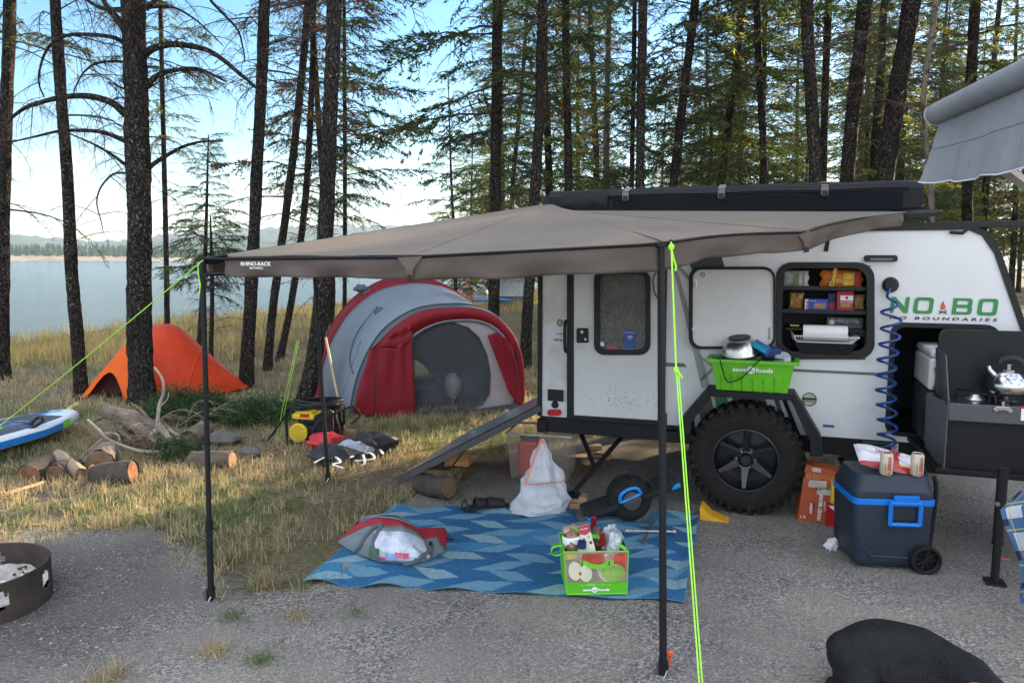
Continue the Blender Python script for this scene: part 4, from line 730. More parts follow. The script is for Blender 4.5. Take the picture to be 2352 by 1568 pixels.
# wheel
wc = T(*[0]*3); ws, wh = ts(1712, 1069, .20); WC = T(ws, .0, .371); RO = .371
ax = TN
wheel = MB(); prof = [(.205, .03), (.215, .0), (.255, -.0), (.31, .005), (.345, .015), (.36, .035)]
n_ = 64
wheel.lathe([(.20, .19), (.21, .235), (.25, .252), (.30, .25), (.335, .235), (.355, .21), (.357, .12), (.355, .03), (.335, .0), (.21, .0), (.20, .03)], WC, TN, n_)
wheel.m = 0
for k in range(34):       # tread blocks and shoulder lugs
    a = 2*math.pi*k/34
    for (d0, d1, r0, r1, da, sk) in ((.165, .232, .345, .372, .125, .02), (.085, .155, .345, .372, .11, -.03), (.02, .08, .345, .371, .12, .03), (.226, .252, .31, .352, .085, 0)):
        a0 = a+(.09 if (d0 > .08 and d0 < .1) else 0)+sk; q = []
        for r_1 in (r0, r1):
            for (aa, dd) in ((a0-da/2, d0), (a0+da/2, d0+.008), (a0+da/2-.01, d1), (a0-da/2+.02, d1-.006)): q.append(WC+(TE*math.cos(aa)+UP*math.sin(aa))*r_1+TN*dd)
        wheel.hexa(q)
wroot = thing('x', '', '', WC); 
del wroot['label'], wroot['category']
wroot.name = 'wheel'; wroot.parent = camper; wroot.location = WC-ORG[camper.name]; ORG['wheel'] = WC.copy()
wheel.build('tyre', rubber, wroot, smooth=True, ang=30)
text('DISCOVERER', WC+TN*.252+TE*.03-UP*.315, V((.96, 0, 0))*TE.x+UP*.0+TE*.2, UP, .022, mat('tyre_letter', (.045, .044, .043), bump=0), wroot, width=.19)
rimm = mat('black_alloy', (.008, .009, .011), rough=.35, metal=0, var=.1, bump=.02, coat=.3)
b_ = MB(); b_.lathe([(.205, .225), (.212, .236), (.20, .238), (.19, .20), (.185, .06)], WC, TN, 48); b_.lathe([(.0, .07), (.185, .06)], WC, TN, 32)
for k in range(6):
    a = 2*math.pi*k/6+.5; u = TE*math.cos(a)+UP*math.sin(a); t = -TE*math.sin(a)+UP*math.cos(a)
    b_.hexa([WC+u*.05+t*.028+TN*.13, WC+u*.05-t*.028+TN*.13, WC+u*.192-t*.019+TN*.15, WC+u*.192+t*.019+TN*.15, WC+u*.05+t*.028+TN*.19, WC+u*.05-t*.028+TN*.19, WC+u*.192-t*.013+TN*.225, WC+u*.192+t*.013+TN*.225])
b_.build('rim', rimm, wroot, bevel=.004)
b_ = MB(); b_.lathe([(0, .232), (.03, .232), (.036, .225), (.04, .17), (.075, .165), (.078, .13)], WC, TN, 24); b_.build('hub_cap', rimm, wroot, smooth=True)
for k in range(6):
    a = 2*math.pi*k/6+1.02; b_ = MB(); b_.disc(WC+(TE*math.cos(a)+UP*math.sin(a))*.058+TN*.165, TN, .008, .03, 6); b_.build('wheel_nut', chrome, wroot)
fw = MB(); fw.lathe([(.20, .19), (.25, .25), (.335, .235), (.357, .12), (.335, .0), (.2, .03)], WC-TN*(W_-.05), TN, 32, caps=True); fw.build('far_tyre', rubber, camper, smooth=True)
# rear stabiliser jack
ja = T(.62, -.25, .40); jb = G(1316, 1132, .10); b_ = MB(); b_.tube([ja, jb], .024, 4); b_.tube([T(.22, -.3, .40), (ja*.38+jb*.62)], .02, 4); b_.box(jb-UP*.012, (.09, .07, .03), TR); b_.box(T(.42, -.28, .41), (.6, .05, .03), TR); b_.build('stabiliser_jack', blkp, camper, bevel=.002)
# front jack post
jp = G(2284, 1339); b_ = MB(); b_.tube([jp+UP*.0, jp+UP*.22], .020, 12); b_.tube([jp+UP*.22, jp+UP*.62], .025, 12); b_.tube([jp+UP*.215, jp+UP*.235], .028, 12); b_.box(jp+UP*.008, (.09, .09, .014), TR); b_.build('front_jack', blkp, camper, smooth=True)
b_ = MB(); b_.disc(jp+V((-.03, -.02, .44)), V((-.5, -1, 0)), .012, .012, 8); b_.build('jack_bolt', chrome, camper)
b_ = MB(); b_.tube(spline([T(2.08, -.1, .36), T(2.12, -.05, .30), T(2.22, -.02, .31), T(2.3, 0, .35)], 4), .012, 6); b_.build('hanging_cable', blk, camper, smooth=True)

# ---------------- galley: recess, slide tray, stove box
b_ = MB(); s0, s1, h0, h1 = gal_s0-.005, ex[0]-.1, .555, gal_h1+.005
b_.add([T(s0, -.021, h0), T(s1, -.021, h0), T(s1, -.021, h1), T(s0, -.021, h1), T(s0, -1.0, h0), T(s1, -1.0, h0), T(s1, -1.0, h1), T(s0, -1.0, h1)], [(4, 5, 6, 7), (0, 1, 5, 4), (1, 2, 6, 5), (2, 3, 7, 6), (3, 0, 4, 7)]); b_.build('galley_recess', dark_in, camper)
b_ = MB(); b_.prism([T(p[0], .001, p[1]) for p in gal], TN*.012, [[T(q[0], .001, q[1]) for q in [(p.x, p.y) for p in rrect((gal_s0+.03, .585, 0), (ex[0]-.16, .585, 0), (ts(2290, 800)[0]-.03, gal_h1-.03, 0), (gal_s0+.03, gal_h1-.03, 0), .05)]]]); b_.build('galley_frame', blk, camper, bevel=.003)
# slide-out kitchen stands out of the wall; its left face is seen
kd = .62; slide = thing('y', '', '', T(2.9, .3, .5)); del slide['label'], slide['category']; slide.name = 'slide_out_kitchen'; slide.parent = camper; slide.location = T(2.9, .3, .5)-ORG[camper.name]; ORG['slide_out_kitchen'] = T(2.9, .3, .5)
kf = lambda px, py, d=kd: t1(px, py, d)
sF, hF = ts(2180, 930, kd); sFr = sF+.95; hT = ts(2180, 925, kd)[1]; hB = ts(2175, 1085, kd)[1]
b_ = MB(); tk = .008
# left side panel, front board, back board, right panel, counter
b_.add([T(sF, kd, hB-.0), T(sF, kd, hT), T(ts(2131, 900, .36)[0], .36, hT+.005), T(ts(2126, 1050, .36)[0], .36, hB+.08)], [(0, 1, 2, 3)]); b_.build('side_panel', mat('grey_panel', (.065, .068, .075), rough=.45, var=.1, bump=.05), slide, solid=tk)
hM = ts(2300, 972, kd)[1]
b_ = MB(); b_.box(T((sF+sFr)/2, kd, (hT+hM)/2), (sFr-sF, .012, hT-hM), TR); b_.build('front_board', mat('grey_panel', (0, 0, 0)), slide, bevel=.003)
b_ = MB(); b_.box(T((sF+sFr)/2, kd-.05, (hB+hM)/2), (sFr-sF-.01, .012, hM-hB), TR); b_.box(T((sF+sFr)/2, kd-.3, hB+.01), (sFr-sF+.1, .62, .03), TR); b_.build('drawer_base', blkp, slide, bevel=.003)
b_ = MB(); b_.box(T((sF+sFr)/2, (kd+.3)/2, hT-.006), (sFr-sF+.03, kd-.3, .012), TR); b_.build('cooktop', mat('black_enamel', (.012, .012, .013), rough=.12, var=.05, bump=0), slide, bevel=.003)
# lid stands upright at the back of the cooktop, left wind shield
LD = .3; lx = ts(2149, 860, LD)[0]; lh1 = ts(2200, 756, LD)[1]; b_ = MB(); b_.prism([T(p.x, LD, p.y) for p in rrect((lx, hT-.03, 0), (sFr+.1, hT-.03, 0), (sFr+.1, lh1, 0), (lx, lh1, 0), .05)], TN*.02); b_.build('stove_lid', mat('dark_enamel', (.007, .011, .013), spec=.3, rough=.35, var=.1, bump=.02), slide, bevel=.004)
sh_ = MB(); sh_.prism([t1(2149, 797, LD+.02), t1(2172, 815, .48), T(sF, kd-.02, hT+.003), t1(2149, 888, LD+.02)], TE*.005); sh_.build('wind_shield', mat('grey_steel_sheet', (.09, .095, .10), rough=.35, metal=.6, var=.15, bump=.03), slide)
for ss in (.16, ts(2312, 890, .45)[0]-sF):
    c0 = T(sF+ss, .46, hT+.003); b_ = MB(); b_.lathe([(.0, .028), (.022, .028), (.03, .02), (.045, .008), (.055, 0)], c0, UP, 18)
    b_.build('burner', steel, slide, smooth=True); b_ = MB()
    for k in range(4):
        a = k*math.pi/2+.3; u = V((math.cos(a), math.sin(a), 0)); b_.tube([c0+u*.03+UP*.04, c0+u*.12+UP*.04, c0+u*.13], .004, 5)
    b_.build('pan_support', blk, slide)
o0 = kf(2302, 945, kd+.008); b_ = MB(); b_.prism([o0+TE*x+UP*y for x, y in ((-.045, .012), (-.03, .028), (.03, .028), (.048, .008), (.04, -.008), (.015, .008), (-.015, .008), (-.035, -.006))], TN*.01); b_.box(o0+UP*.04+TN*.004, (.014, .008, .03), TR); b_.build('bottle_opener', chrome, slide, bevel=.002)
b_ = MB(); tbox(b_, 2344, 936, 2362, 965, kd+.007, .001); b_.build('label', ink_w, slide)
b_ = MB(); tbox(b_, 2344, 933, 2362, 938, kd+.007, .0015); b_.build('label', lens_r, slide)
# tray rail under the fridge, running out of the wall
b_ = MB(); b_.hexa([T(gal_s0+.08, -.5, .56), T(sF+.02, -.5, .56), T(sF+.02, kd, hB+.0), T(sF-.03, kd, hB+.0), T(gal_s0+.08, -.5, .585), T(sF+.02, -.5, .585), T(sF+.02, kd, hB+.03), T(sF-.03, kd, hB+.03)]); b_.build('slide_tray', blkp, slide, bevel=.003)
# ---------------- fridge on the slide
fridge = thing('portable_fridge', 'white and grey portable fridge box standing in the galley opening left of the stove', 'fridge', T(sF-.35, -.2, .6))
fx0 = sF-.42; fx1 = sF-.01; fz0 = .60; fzm = ts(2120, 920, .1)[1]-.0; 
fS = lambda x, y, d: ts(x, y, d)
f_d0, f_d1 = -.22, .26
fx0 = ts(2132, 900, f_d1)[0]; fx1 = fx0+.36; hL1 = ts(2140, 797, .1)[1]; hm = ts(2132, 900, f_d1)[1]; fz0 = ts(2126, 1020, f_d1)[1]
b_ = MB(); b_.box(T((fx0+fx1)/2, (f_d0+f_d1)/2, (fz0+hm)/2), (fx1-fx0, f_d1-f_d0, hm-fz0), TR); b_.build('lower_body', dgrey, fridge, bevel=.012, seg=3)
b_ = MB(); b_.box(T((fx0+fx1)/2, (f_d0+f_d1)/2, (hm+hL1)/2-.02), (fx1-fx0+.006, f_d1-f_d0+.006, hL1-hm-.06), TR); b_.build('upper_body', mat('fridge_white', (.62, .62, .62), rough=.4, var=.03, bump=0), fridge, bevel=.02, seg=3)
b_ = MB(); b_.box(T((fx0+fx1)/2, (f_d0+f_d1)/2, hL1-.025), (fx1-fx0-.004, f_d1-f_d0-.004, .05), TR); b_.build('lid', mat('fridge_white', (0, 0, 0)), fridge, bevel=.02, seg=3)
b_ = MB(); b_.tube(spline([T(fx0+.04, f_d1+.0, hm+.14), T(fx0+.04, f_d1+.05, hm+.13), T(fx0+.04, f_d1+.05, hm+.05), T(fx0+.04, f_d1, hm+.03)], 3), .02, 6); b_.build('handle', dgrey, fridge, smooth=True)
b_ = MB()
for k in range(9):
    for j in range(3): b_.box(T(fx0-.002, f_d1-.06-.03*j, fz0+.03+.02*k), (.004, .02, .007), TR)
b_.build('vent', blk, fridge)

# ---------------- things on and beside the trailer
# kettle
kc = T(ts(2312, 890, .45)[0], .46, hT+.045); kt = thing('kettle', 'shiny steel whistling kettle on the camp stove burner', 'kettle', kc)
b_ = MB(); b_.lathe([(0, .0), (.09, .0), (.098, .01), (.098, .055), (.088, .085), (.06, .118), (.03, .128), (0, .13)], kc, UP, 32); b_.build('body', chrome, kt, smooth=True, ang=60)
b_ = MB(); b_.lathe([(.032, .125), (.034, .135), (.012, .14), (.012, .155), (.02, .165), (.0, .17)], kc, UP, 16); b_.build('lid', chrome, kt, smooth=True)
b_ = MB(); b_.tube([kc-TE*.06+UP*.09, kc-TE*.095+UP*.13, kc-TE*.10+UP*.15], [.022, .017, .015], 12); b_.build('spout', chrome, kt, smooth=True)
b_ = MB(); b_.tube(spline([kc+TE*.075+UP*.09, kc+TE*.075+UP*.16, kc+TE*.03+UP*.20, kc-TE*.03+UP*.19, kc-TE*.045+UP*.165], 5), .010, 8, squash=1.6); b_.build('handle', blk, kt, smooth=True)
# coiled hose
hose = []; Pa = t1(2043, 662, .055); Pb = t1(2030, 1036, .16)
N_ = 260
for i in range(N_+1):
    t = i/N_; c = Pa.lerp(Pb, t**.93)+TN*.045*min(1, t*6); e = min(1, t*9)*min(1, (1-t)*8+.3); a = 2*math.pi*10.6*t+1.2; hose.append(c+TE*(.055*e*math.cos(a))+TN*(.05*e*math.sin(a))+TE*(.01*math.sin(t*9)))
b_ = MB(); b_.tube(hose, .0085, 8); tag(b_.build('coiled_hose', mat('blue_hose', (.01, .045, .22), rough=.3, var=.05, bump=0), smooth=True), 'blue coiled hose hanging from the round black port on the trailer side', 'hose')
# crate on the fender
lime = mat('lime_plastic', (.13, .47, .015), rough=.4, var=.06, scale=6, bump=.02)
c0 = ts(1646, 905, .15); cr_s0 = ts(1646, 900, .19)[0]; cr_s1 = ts(1808, 907, .19)[0]; hb = fs[2][1]+.004; htp = ts(1720, 826, .22)[1]
crate = thing('plastic_crate', 'lime green plastic crate heaped with kitchen things on the wheel fender', 'crate', T((cr_s0+cr_s1)/2, .12, hb))
b_ = MB(); o_ = .035; ring = lambda h, e, d0, d1: [T(cr_s0-e, d0, h), T(cr_s1+e, d0, h), T(cr_s1+e, d1, h), T(cr_s0-e, d1, h)]
D0, D1 = .02, .21
L0 = ring(hb, 0, D0, D1); L1 = ring(htp-.02, o_, D0-.015, D1+.03); b_.add(L0+L1, [(0, 1, 2, 3)]+[(i, (i+1) % 4, (i+1) % 4+4, i+4) for i in range(4)]); b_.build('body', lime, crate, solid=.004)
b_ = MB(); A_ = ring(htp-.02, o_+.003, D0-.018, D1+.033); B_ = ring(htp-.02, o_+.03, D0-.03, D1+.05); A2 = ring(htp, o_+.003, D0-.018, D1+.033); B2 = ring(htp, o_+.03, D0-.03, D1+.05)
b_.add(A_+B_+A2+B2, [(8+i, 8+(i+1) % 4, 12+(i+1) % 4, 12+i) for i in range(4)]+[(4+i, 4+(i+1) % 4, 12+(i+1) % 4, 12+i) for i in range(4)]+[(i, (i+1) % 4, 4+(i+1) % 4, 4+i) for i in range(4)]); b_.build('rim', lime, crate, solid=.003)
b_ = MB()
for k in range(6):
    sa = cr_s0+.02+(cr_s1-cr_s0-.04)*k/6; wd = (cr_s1-cr_s0)/6*.62; hh = (htp-hb)*(.50+.06*math.sin(k*1.4)); kk = lambda h: D1+.03*(h/(htp-hb-.02))
    b_.hexa([T(sa, kk(0)-.004, hb+.002), T(sa+wd, kk(0)-.004, hb+.002), T(sa+wd+.01, kk(hh)-.004, hb+hh), T(sa-.005, kk(hh)-.004, hb+hh), T(sa+.01, kk(0)+.010, hb+.002), T(sa+wd-.01, kk(0)+.010, hb+.002), T(sa+wd, kk(hh)+.008, hb+hh-.01), T(sa+.008, kk(hh)+.008, hb+hh-.01)])
b_.build('moulded_ribs', lime, crate, bevel=.003)
tt = T(ts(1682, 850, .245)[0], D1+.031, ts(1682, 852, .245)[1]); tx = (TE).normalized(); tw = ts(1776, 850, .245)[0]-ts(1682, 850, .245)[0]
text('save', tt, tx, UP, .026, ink_w, crate, width=tw*.36, off=.001); text('foods', tt+tx*tw*.57, tx, UP, .026, ink_w, crate, width=tw*.43, off=.001)
b_ = MB(); b_.disc(tt+tx*tw*.46+UP*.012, TN, .025, .001, 20); b_.build('logo_disc', ink_w, crate); text('on', tt+tx*tw*.405+TN*.0016, tx, UP, .018, lime, crate, width=.032, off=.001)
# heap in the crate
bc = t1(1700, 795, .13); Rb = Matrix.Rotation(R(168), 3, TN) @ Matrix.Rotation(R(12), 3, TE)
bowl = thing('mixing_bowl', 'steel mixing bowl lying upside down on top of the lime green crate', 'bowl', bc)
bax = (UP*.97+TE*-.1+TN*.15).normalized(); prof = [(.118, -.05), (.122, -.05), (.113, .0), (.09, .04), (.065, .058), (.0, .06)]
b_ = MB(); b_.lathe(prof, bc, bax, 32); b_.build('body', steel, bowl, smooth=True, ang=60)
b_ = MB(); b_.lathe([(.124, -.064), (.127, -.058), (.125, -.048), (.119, -.05), (.118, -.062)], bc, bax, 32); b_.build('rim', blk, bowl, smooth=True)
b_ = MB(); b_.lathe([(.071, .052), (.071, .064), (.0, .066)], bc, bax, 28); b_.build('base_pad', blk, bowl, smooth=True)
bp_ = t1(1686, 818, .18); b2 = t1(1726, 802, .08)
dx = (bp_-b2).normalized(); bt = thing('water_bottle', 'frosted blue bottle lying across the lime green crate under the bowl', 'bottle', bp_)
b_ = MB(); b_.lathe([(0, -.22), (.03, -.22), (.034, -.2), (.034, -.03)], bp_, dx, 20); b_.build('body', mat('frosted_blue', (.10, .20, .45), rough=.5, var=.08, bump=0, trans=.3), bt, smooth=True)
b_ = MB(); b_.lathe([(.0355, -.032), (.0355, .0), (.03, .004), (0, .004)], bp_, dx, 20); b_.build('cap', mat('frosted_blue_cap', (.22, .30, .55), rough=.5, bump=0), bt, smooth=True)
zc = t1(1750, 800, .17); Rz = TR @ Matrix.Rotation(R(28), 3, 'Y') @ Matrix.Rotation(R(-20), 3, 'Z') @ Matrix.Rotation(R(-15), 3, 'X'); zb = thing('bag_box', 'small blue and teal carton of zip bags tipped in the lime green crate', 'box', zc)
b_ = MB(); b_.box(zc, (.10, .10, .055), Rz); b_.build('carton', mat('blue_carton', (.03, .16, .42), rough=.4, bump=0, var=.1), zb, bevel=.002)
b_ = MB(); b_.box(zc-Rz @ V((0, .0505, .012)), (.101, .002, .03), Rz); b_.build('band', mat('teal_carton', (.02, .33, .42), rough=.4, bump=0), zb); text('Ziploc', zc+Rz @ V((-.038, -.035, .0285)), Rz @ V((1, .2, 0)), Rz @ V((-.2, 1, 0)), .02, ink_w, zb, width=.07)
nb_c = t1(1770, 812, .12); b_ = MB(); b_.ball(nb_c, (.075, .05, .05), 14, .25, 3, 5); b_.jitter(.01, 14); tag(b_.build('cloth_bundle', mat('navy_cloth', (.02, .04, .13), rough=.8, var=.5, scale=14, bump=.2), smooth=True), 'crumpled navy cloth stuffed in the lime green crate beside the bag carton', 'cloth')
b_ = MB(); b_.lathe([(0, .03), (.045, .03), (.052, .018), (.052, -.02)], t1(1797, 825, .14), (UP+TN*.5), 20); tag(b_.build('food_tub', mat('milky_plastic', (.5, .52, .54), rough=.35, bump=0), smooth=True), 'round milky plastic tub lid at the right end of the lime green crate', 'tub')
b_ = MB(); b_.tube(spline([t1(1652, 822, .255), t1(1660, 850, .262), t1(1668, 874, .262), t1(1680, 877, .262), t1(1705, 866, .262), t1(1742, 830, .262), t1(1760, 823, .25), t1(1800, 826, .22)], 6), .011, 6, squash=.25); tag(b_.build('bag_strap', blk, smooth=True), 'black webbing strap looping over the front of the lime green crate', 'strap')
# pantry contents ----------------------------------------------
def pouch(name, label, x0, y0, x1, y1, d, m_, th=.05, tilt=0, seed=0, crimp=True, cat='snack bag'):
    a = ts(x0, y1, d); b = ts(x1, y0, d); root = thing(name, label, cat, T((a[0]+b[0])/2, d, a[1])); w_, h_ = b[0]-a[0], b[1]-a[1]
    def f(sg):
        def g(u, v):
            e = (4*u*(1-u))**.45*(4*v*(1-v))**.4; z = (1-2*(abs(u-.5)*2)**6)*0
            pinch = .06*h_*math.cos(v*math.pi*2)*(1 if crimp else 0)*(abs(u-.5)*2)**4
            wr = mnoise.noise(V((u*6+seed, v*5, sg)))*.012*e
            return T(a[0]+w_*(u+.03*math.sin(v*12+seed)*(abs(u-.5)*2)**6)+math.sin(tilt)*h_*(v-.5), d+sg*(th*.5*e+wr), a[1]+h_*v+pinch*0+math.sin(u*40)*.0)
        return g
    b_ = MB(); b_.grid(f(1), 18, 12); b_.grid(f(-1), 18, 12); b_.build('bag', m_, root, smooth=True); return root, (a, b)
def tslab(root, name, x0, y0, x1, y1, d, th, m_): b_ = MB(); tbox(b_, x0, y0, x1, y1, d, th); return b_.build(name, m_, root)
foil = lambda n_, c, **k: mat(n_, c, rough=.3, var=k.pop('var', .1), bump=.2, bscale=18, spec=.7, **k)
r_, _ = pouch('crisp_bag', 'white and green bag of crisps on the top pantry shelf', 1798, 622, 1858, 659, -.10, foil('bag_white', (.5, .52, .5)), seed=1)
tslab(r_, 'stripe', 1822, 627, 1836, 655, -.072, .004, mat('bag_green', (.16, .25, .08), bump=0)); text('DOMAIN', t1(1842, 628, -.066), -UP, TE, .02, ink_k, r_, width=.10); text('CRISPS', t1(1836, 629, -.066), -UP, TE, .014, ink_w, r_, width=.08)
r_, _ = pouch('cheese_puff_bag', 'orange and yellow puffed snack bag lying on the top pantry shelf', 1884, 620, 1982, 661, -.09, foil('bag_orange', (.62, .17, .01)), seed=2)
tslab(r_, 'print_panel', 1936, 627, 1962, 655, -.064, .003, mat('bag_yellow', (.68, .42, .03), bump=0, var=.6, scale=30)); tslab(r_, 'print_panel', 1962, 625, 1978, 658, -.066, .003, mat('bag_red', (.45, .03, .02), bump=0, var=.3)); text('Cheetos', t1(1914, 658, -.058), UP+TE*.15, -TE, .026, mat('bag_yellow', (0, 0, 0)), r_, width=.135, off=.003); text('Cheetos', t1(1914, 658, -.0595), UP+TE*.15, -TE, .026, ink_k, r_, width=.135, off=.006)
pasta = mat('pasta', (.42, .22, .07), rough=.5, var=.7, scale=30, bump=.8, bscale=40)
pouch('pasta_bag', 'clear bag of brown pasta at the left of the middle pantry shelf', 1812, 672, 1846, 709, -.12, pasta, seed=3, crimp=False, cat='food bag')
pouch('pasta_bag', 'clear bag of pale pasta squeezed at the right end of the middle pantry shelf', 1960, 676, 1986, 711, -.12, mat('pasta_pale', (.45, .30, .14), rough=.4, var=.6, scale=30, bump=.6, bscale=40), seed=4, crimp=False, cat='food bag')
def tcarton(label, x0, y0, x1, y1, d, dep, m_, cat='box', name='carton_box', tilt=0):
    a = ts(x0, y1, d); b = ts(x1, y0, d); root = thing(name, label, cat, T((a[0]+b[0])/2, d, a[1])); b_ = MB(); b_.box(T((a[0]+b[0])/2, d-dep/2, (a[1]+b[1])/2), (b[0]-a[0], dep, b[1]-a[1]), TR @ Matrix.Rotation(tilt, 3, 'Y')); b_.build('carton', m_, root, bevel=.002); return root
r_ = tcarton('blue box of plasters with a white end on the middle pantry shelf', 1848, 687, 1902, 713, -.06, .05, mat('carton_blue', (.02, .08, .40), bump=0, var=.08)); tslab(r_, 'white_end', 1848, 687.5, 1857, 713, -.0595, .001, ink_w); text('BAND-AID', t1(1856, 712, -.057), UP, -TE, .014, mat('bag_red', (0, 0, 0)), r_, width=.062, off=.001)
tslab(r_, 'printed_plasters', 1870, 696, 1896, 708, -.0595, .001, mat('plaster_tan', (.40, .20, .12), bump=0, var=.7, scale=60)); text('Flexible', t1(1860, 692, -.057), TE, UP, .008, ink_w, r_, width=.04)
r_ = tcarton('navy and red slim box standing beside the plasters box', 1901, 674, 1922, 713, -.10, .06, mat('carton_navy', (.02, .03, .10), bump=0, var=.5, scale=20)); tslab(r_, 'print', 1904, 695, 1918, 712, -.0995, .001, mat('bag_red', (0, 0, 0)))
r_ = tcarton('red baked snack box standing in the middle of the pantry', 1921, 669, 1962, 715, -.06, .06, mat('carton_red', (.42, .02, .03), bump=0, var=.12), tilt=-.03); tslab(r_, 'white_band', 1930, 679, 1960, 690, -.059, .001, ink_w); text('EASY CRISPS', t1(1930, 696, -.057), TE, UP, .011, ink_w, r_, width=.075); tslab(r_, 'printed_food', 1930, 698, 1954, 706, -.059, .001, mat('print_food', (.35, .22, .08), bump=0, var=.6, scale=50)); tslab(r_, 'leaf_mark', 1942, 681, 1948, 687, -.0575, .001, mat('bag_red', (0, 0, 0)))
r_ = tcarton('dark cereal bar box lying upside down above the dish rack', 1899, 730, 1983, 753, -.08, .08, mat('carton_dark', (.05, .055, .06), bump=0, var=.6, scale=30)); text('Rice Crisps', t1(1972, 735, -.077), -TE, -UP, .022, mat('pale_blue_ink', (.35, .45, .52), bump=0), r_, width=.135); b_ = MB(); b_.disc(t1(1911, 739, -.0795), TN, .017, .001); b_.build('printed_disc', mat('cream_print', (.5, .45, .38), bump=0), r_)
r_ = tcarton('second dark cereal bar box beneath the upside-down one', 1952, 757, 1984, 772, -.12, .1, mat('carton_dark', (0, 0, 0)))
# dish rack with paper towel, black tub beneath
rk0, rk1 = ts(1813, 780, -.02)[0], ts(1972, 780, -.02)[0]; hr = ts(1890, 772, .0)[1]; rk = thing('dish_rack', 'white wire dish rack in the bottom of the pantry', 'dish rack', T((rk0+rk1)/2, -.15, hr-.04)); b_ = MB()
wr_ = [T(rk0, -.33, hr+.03), T(rk1-.03, -.33, hr+.03), T(rk1, .03, hr), T(rk0+.03, .03, hr), T(rk0, -.33, hr+.03)]; b_.tube(wr_, .0035, 6)
lo_ = [T(rk0+.03, -.30, hr-.06), T(rk1-.05, -.30, hr-.06), T(rk1-.04, .015, hr-.04), T(rk0+.05, .015, hr-.04), T(rk0+.03, -.30, hr-.06)]; b_.tube(lo_, .003, 6)
for k in range(23): t = k/22; b_.tube([wr_[3].lerp(wr_[2], t), lo_[3].lerp(lo_[2], t)], .0018, 4); b_.tube([lo_[3].lerp(lo_[2], t), lo_[0].lerp(lo_[1], t)], .0018, 4)
for k in range(11): t = k/10; b_.tube([wr_[1].lerp(wr_[2], t), lo_[1].lerp(lo_[2], t)], .0022, 4); b_.tube([wr_[0].lerp(wr_[3], t), lo_[0].lerp(lo_[3], t)], .0022, 4)
b_.build('wire_frame', ink_w, rk)
pt = MB(); a_ = T(ts(1844, 766, -.06)[0], -.06, hr+.018); c_ = T(ts(1946, 766, -.06)[0], -.06, hr+.018); pt.lathe([(.012, 0), (.05, 0), (.05, (c_-a_).length), (.012, (c_-a_).length)], a_, c_-a_, 28); tag(pt.build('paper_towel_roll', mat('paper_towel', (.78, .78, .78), rough=.9, var=.03, bump=.15, bscale=60), smooth=True), 'white paper towel roll lying in the wire dish rack', 'paper towel')
b_ = MB(); q0 = [T(rk0+.05, -.3, SH4+.005), T(rk1-.05, -.3, SH4+.005), T(rk1-.06, .03, SH4+.005), T(rk0+.07, .03, SH4+.005)]; q1 = [T(rk0+.01, -.33, hr-.045), T(rk1-.01, -.33, hr-.045), T(rk1-.015, .045, hr-.045), T(rk0+.03, .045, hr-.045)]; b_.add(q0+q1, [(0, 1, 2, 3)]+[(i, (i+1) % 4, (i+1) % 4+4, i+4) for i in range(4)]); tag(b_.build('black_tub', blk, solid=.004, bevel=.006), 'black plastic tub under the white wire dish rack', 'tub')
for k, x in enumerate((1820, 1830)): b_ = MB(); b_.box(t1(x, 748, -.2), (.035, .02, .02), TR); b_.build; tag(b_.build('brass_clip_box', mat('brass', (.6, .42, .12), rough=.3, metal=1, var=.5, scale=60, bump=0), bevel=.003), ['left one of the two tiny brass-coloured tins behind the dish rack', 'right one of the two tiny brass-coloured tins behind the dish rack'][k], 'tin')
# ================================================================ AWNING ON THE TRAILER
cloth = mat('taupe_awning_cloth', (.205, .175, .145), rough=.75, var=.08, scale=2.5, bump=.2, bscale=5, trans=.16, spec=.25)
cloth2 = mat('brown_valance_cloth', (.105, .083, .068), rough=.7, var=.1, scale=3, bump=.25, bscale=9, trans=.08, spec=.3)
bagm = mat('black_bag_cloth', (.005, .006, .008), rough=.55, var=.2, scale=5, bump=.2, bscale=14, spec=.25)
slate = mat('slate_panel_cloth', (.006, .008, .011), rough=.75, var=.1, bump=.1, bscale=300, spec=.12)
neon = mat('neon_cord', (.38, .85, .05), rough=.6, var=.15, scale=90, bump=0)
A1 = P(1518, 556, 3.02); B1 = P(476, 591, 3.52); K1 = P(1850, 530, 3.6); R1 = P(2085, 487, 4.42); P0 = P(1262, 468, 5.42); P0b = P(1300, 484, 5.25)
C1 = V((-1.50, 5.60, 1.62)); M1 = P(942, 586, 2.98); D1_ = V((-.6, 7.3, 1.62))
aw = thing('batwing_awning', 'taupe fan-shaped awning folded out from the trailer roof on three black poles', 'awning', G(1518, 1545))
# canopy: panels between radial arms, each sagging a little towards its outer edge
rim_pts = [D1_, C1, B1, M1, A1, K1, R1]
b_ = MB()
for i in range(6):
    a, c = rim_pts[i], rim_pts[i+1]; p0 = P0 if i < 4 else P0b; a0 = P0
    def f(u, v, a=a, c=c, i=i):
        e = a.lerp(c, u); mid = 4*u*(1-u); cen = P0.lerp(P0b, u if i == 4 else (1 if i > 4 else 0)); e = e.lerp(cen, .045*mid*(1 if i != 3 else .3)); q = cen.lerp(e, v); q.z -= .02*mid*v*(1-v*.6)*2.0; q.z += .006*mnoise.noise(V((q.x*3, q.y*3, i)))*mid+.006*math.sin(v*30+u*9)*mid*(v > .55)*(v-.55); return q
    b_.grid(f, 20, 26)
cn_ = b_.build('canopy', cloth, aw, smooth=True, solid=.002, ang=80)
# seams
for e in (A1,): b_ = MB(); q = P0b if e in (A1, K1) else P0; b_.tube([q.lerp(e, t)+UP*.004 for t in np.linspace(0.02, 1, 12)], .002, 4); b_.build('seam', slate, cn_)
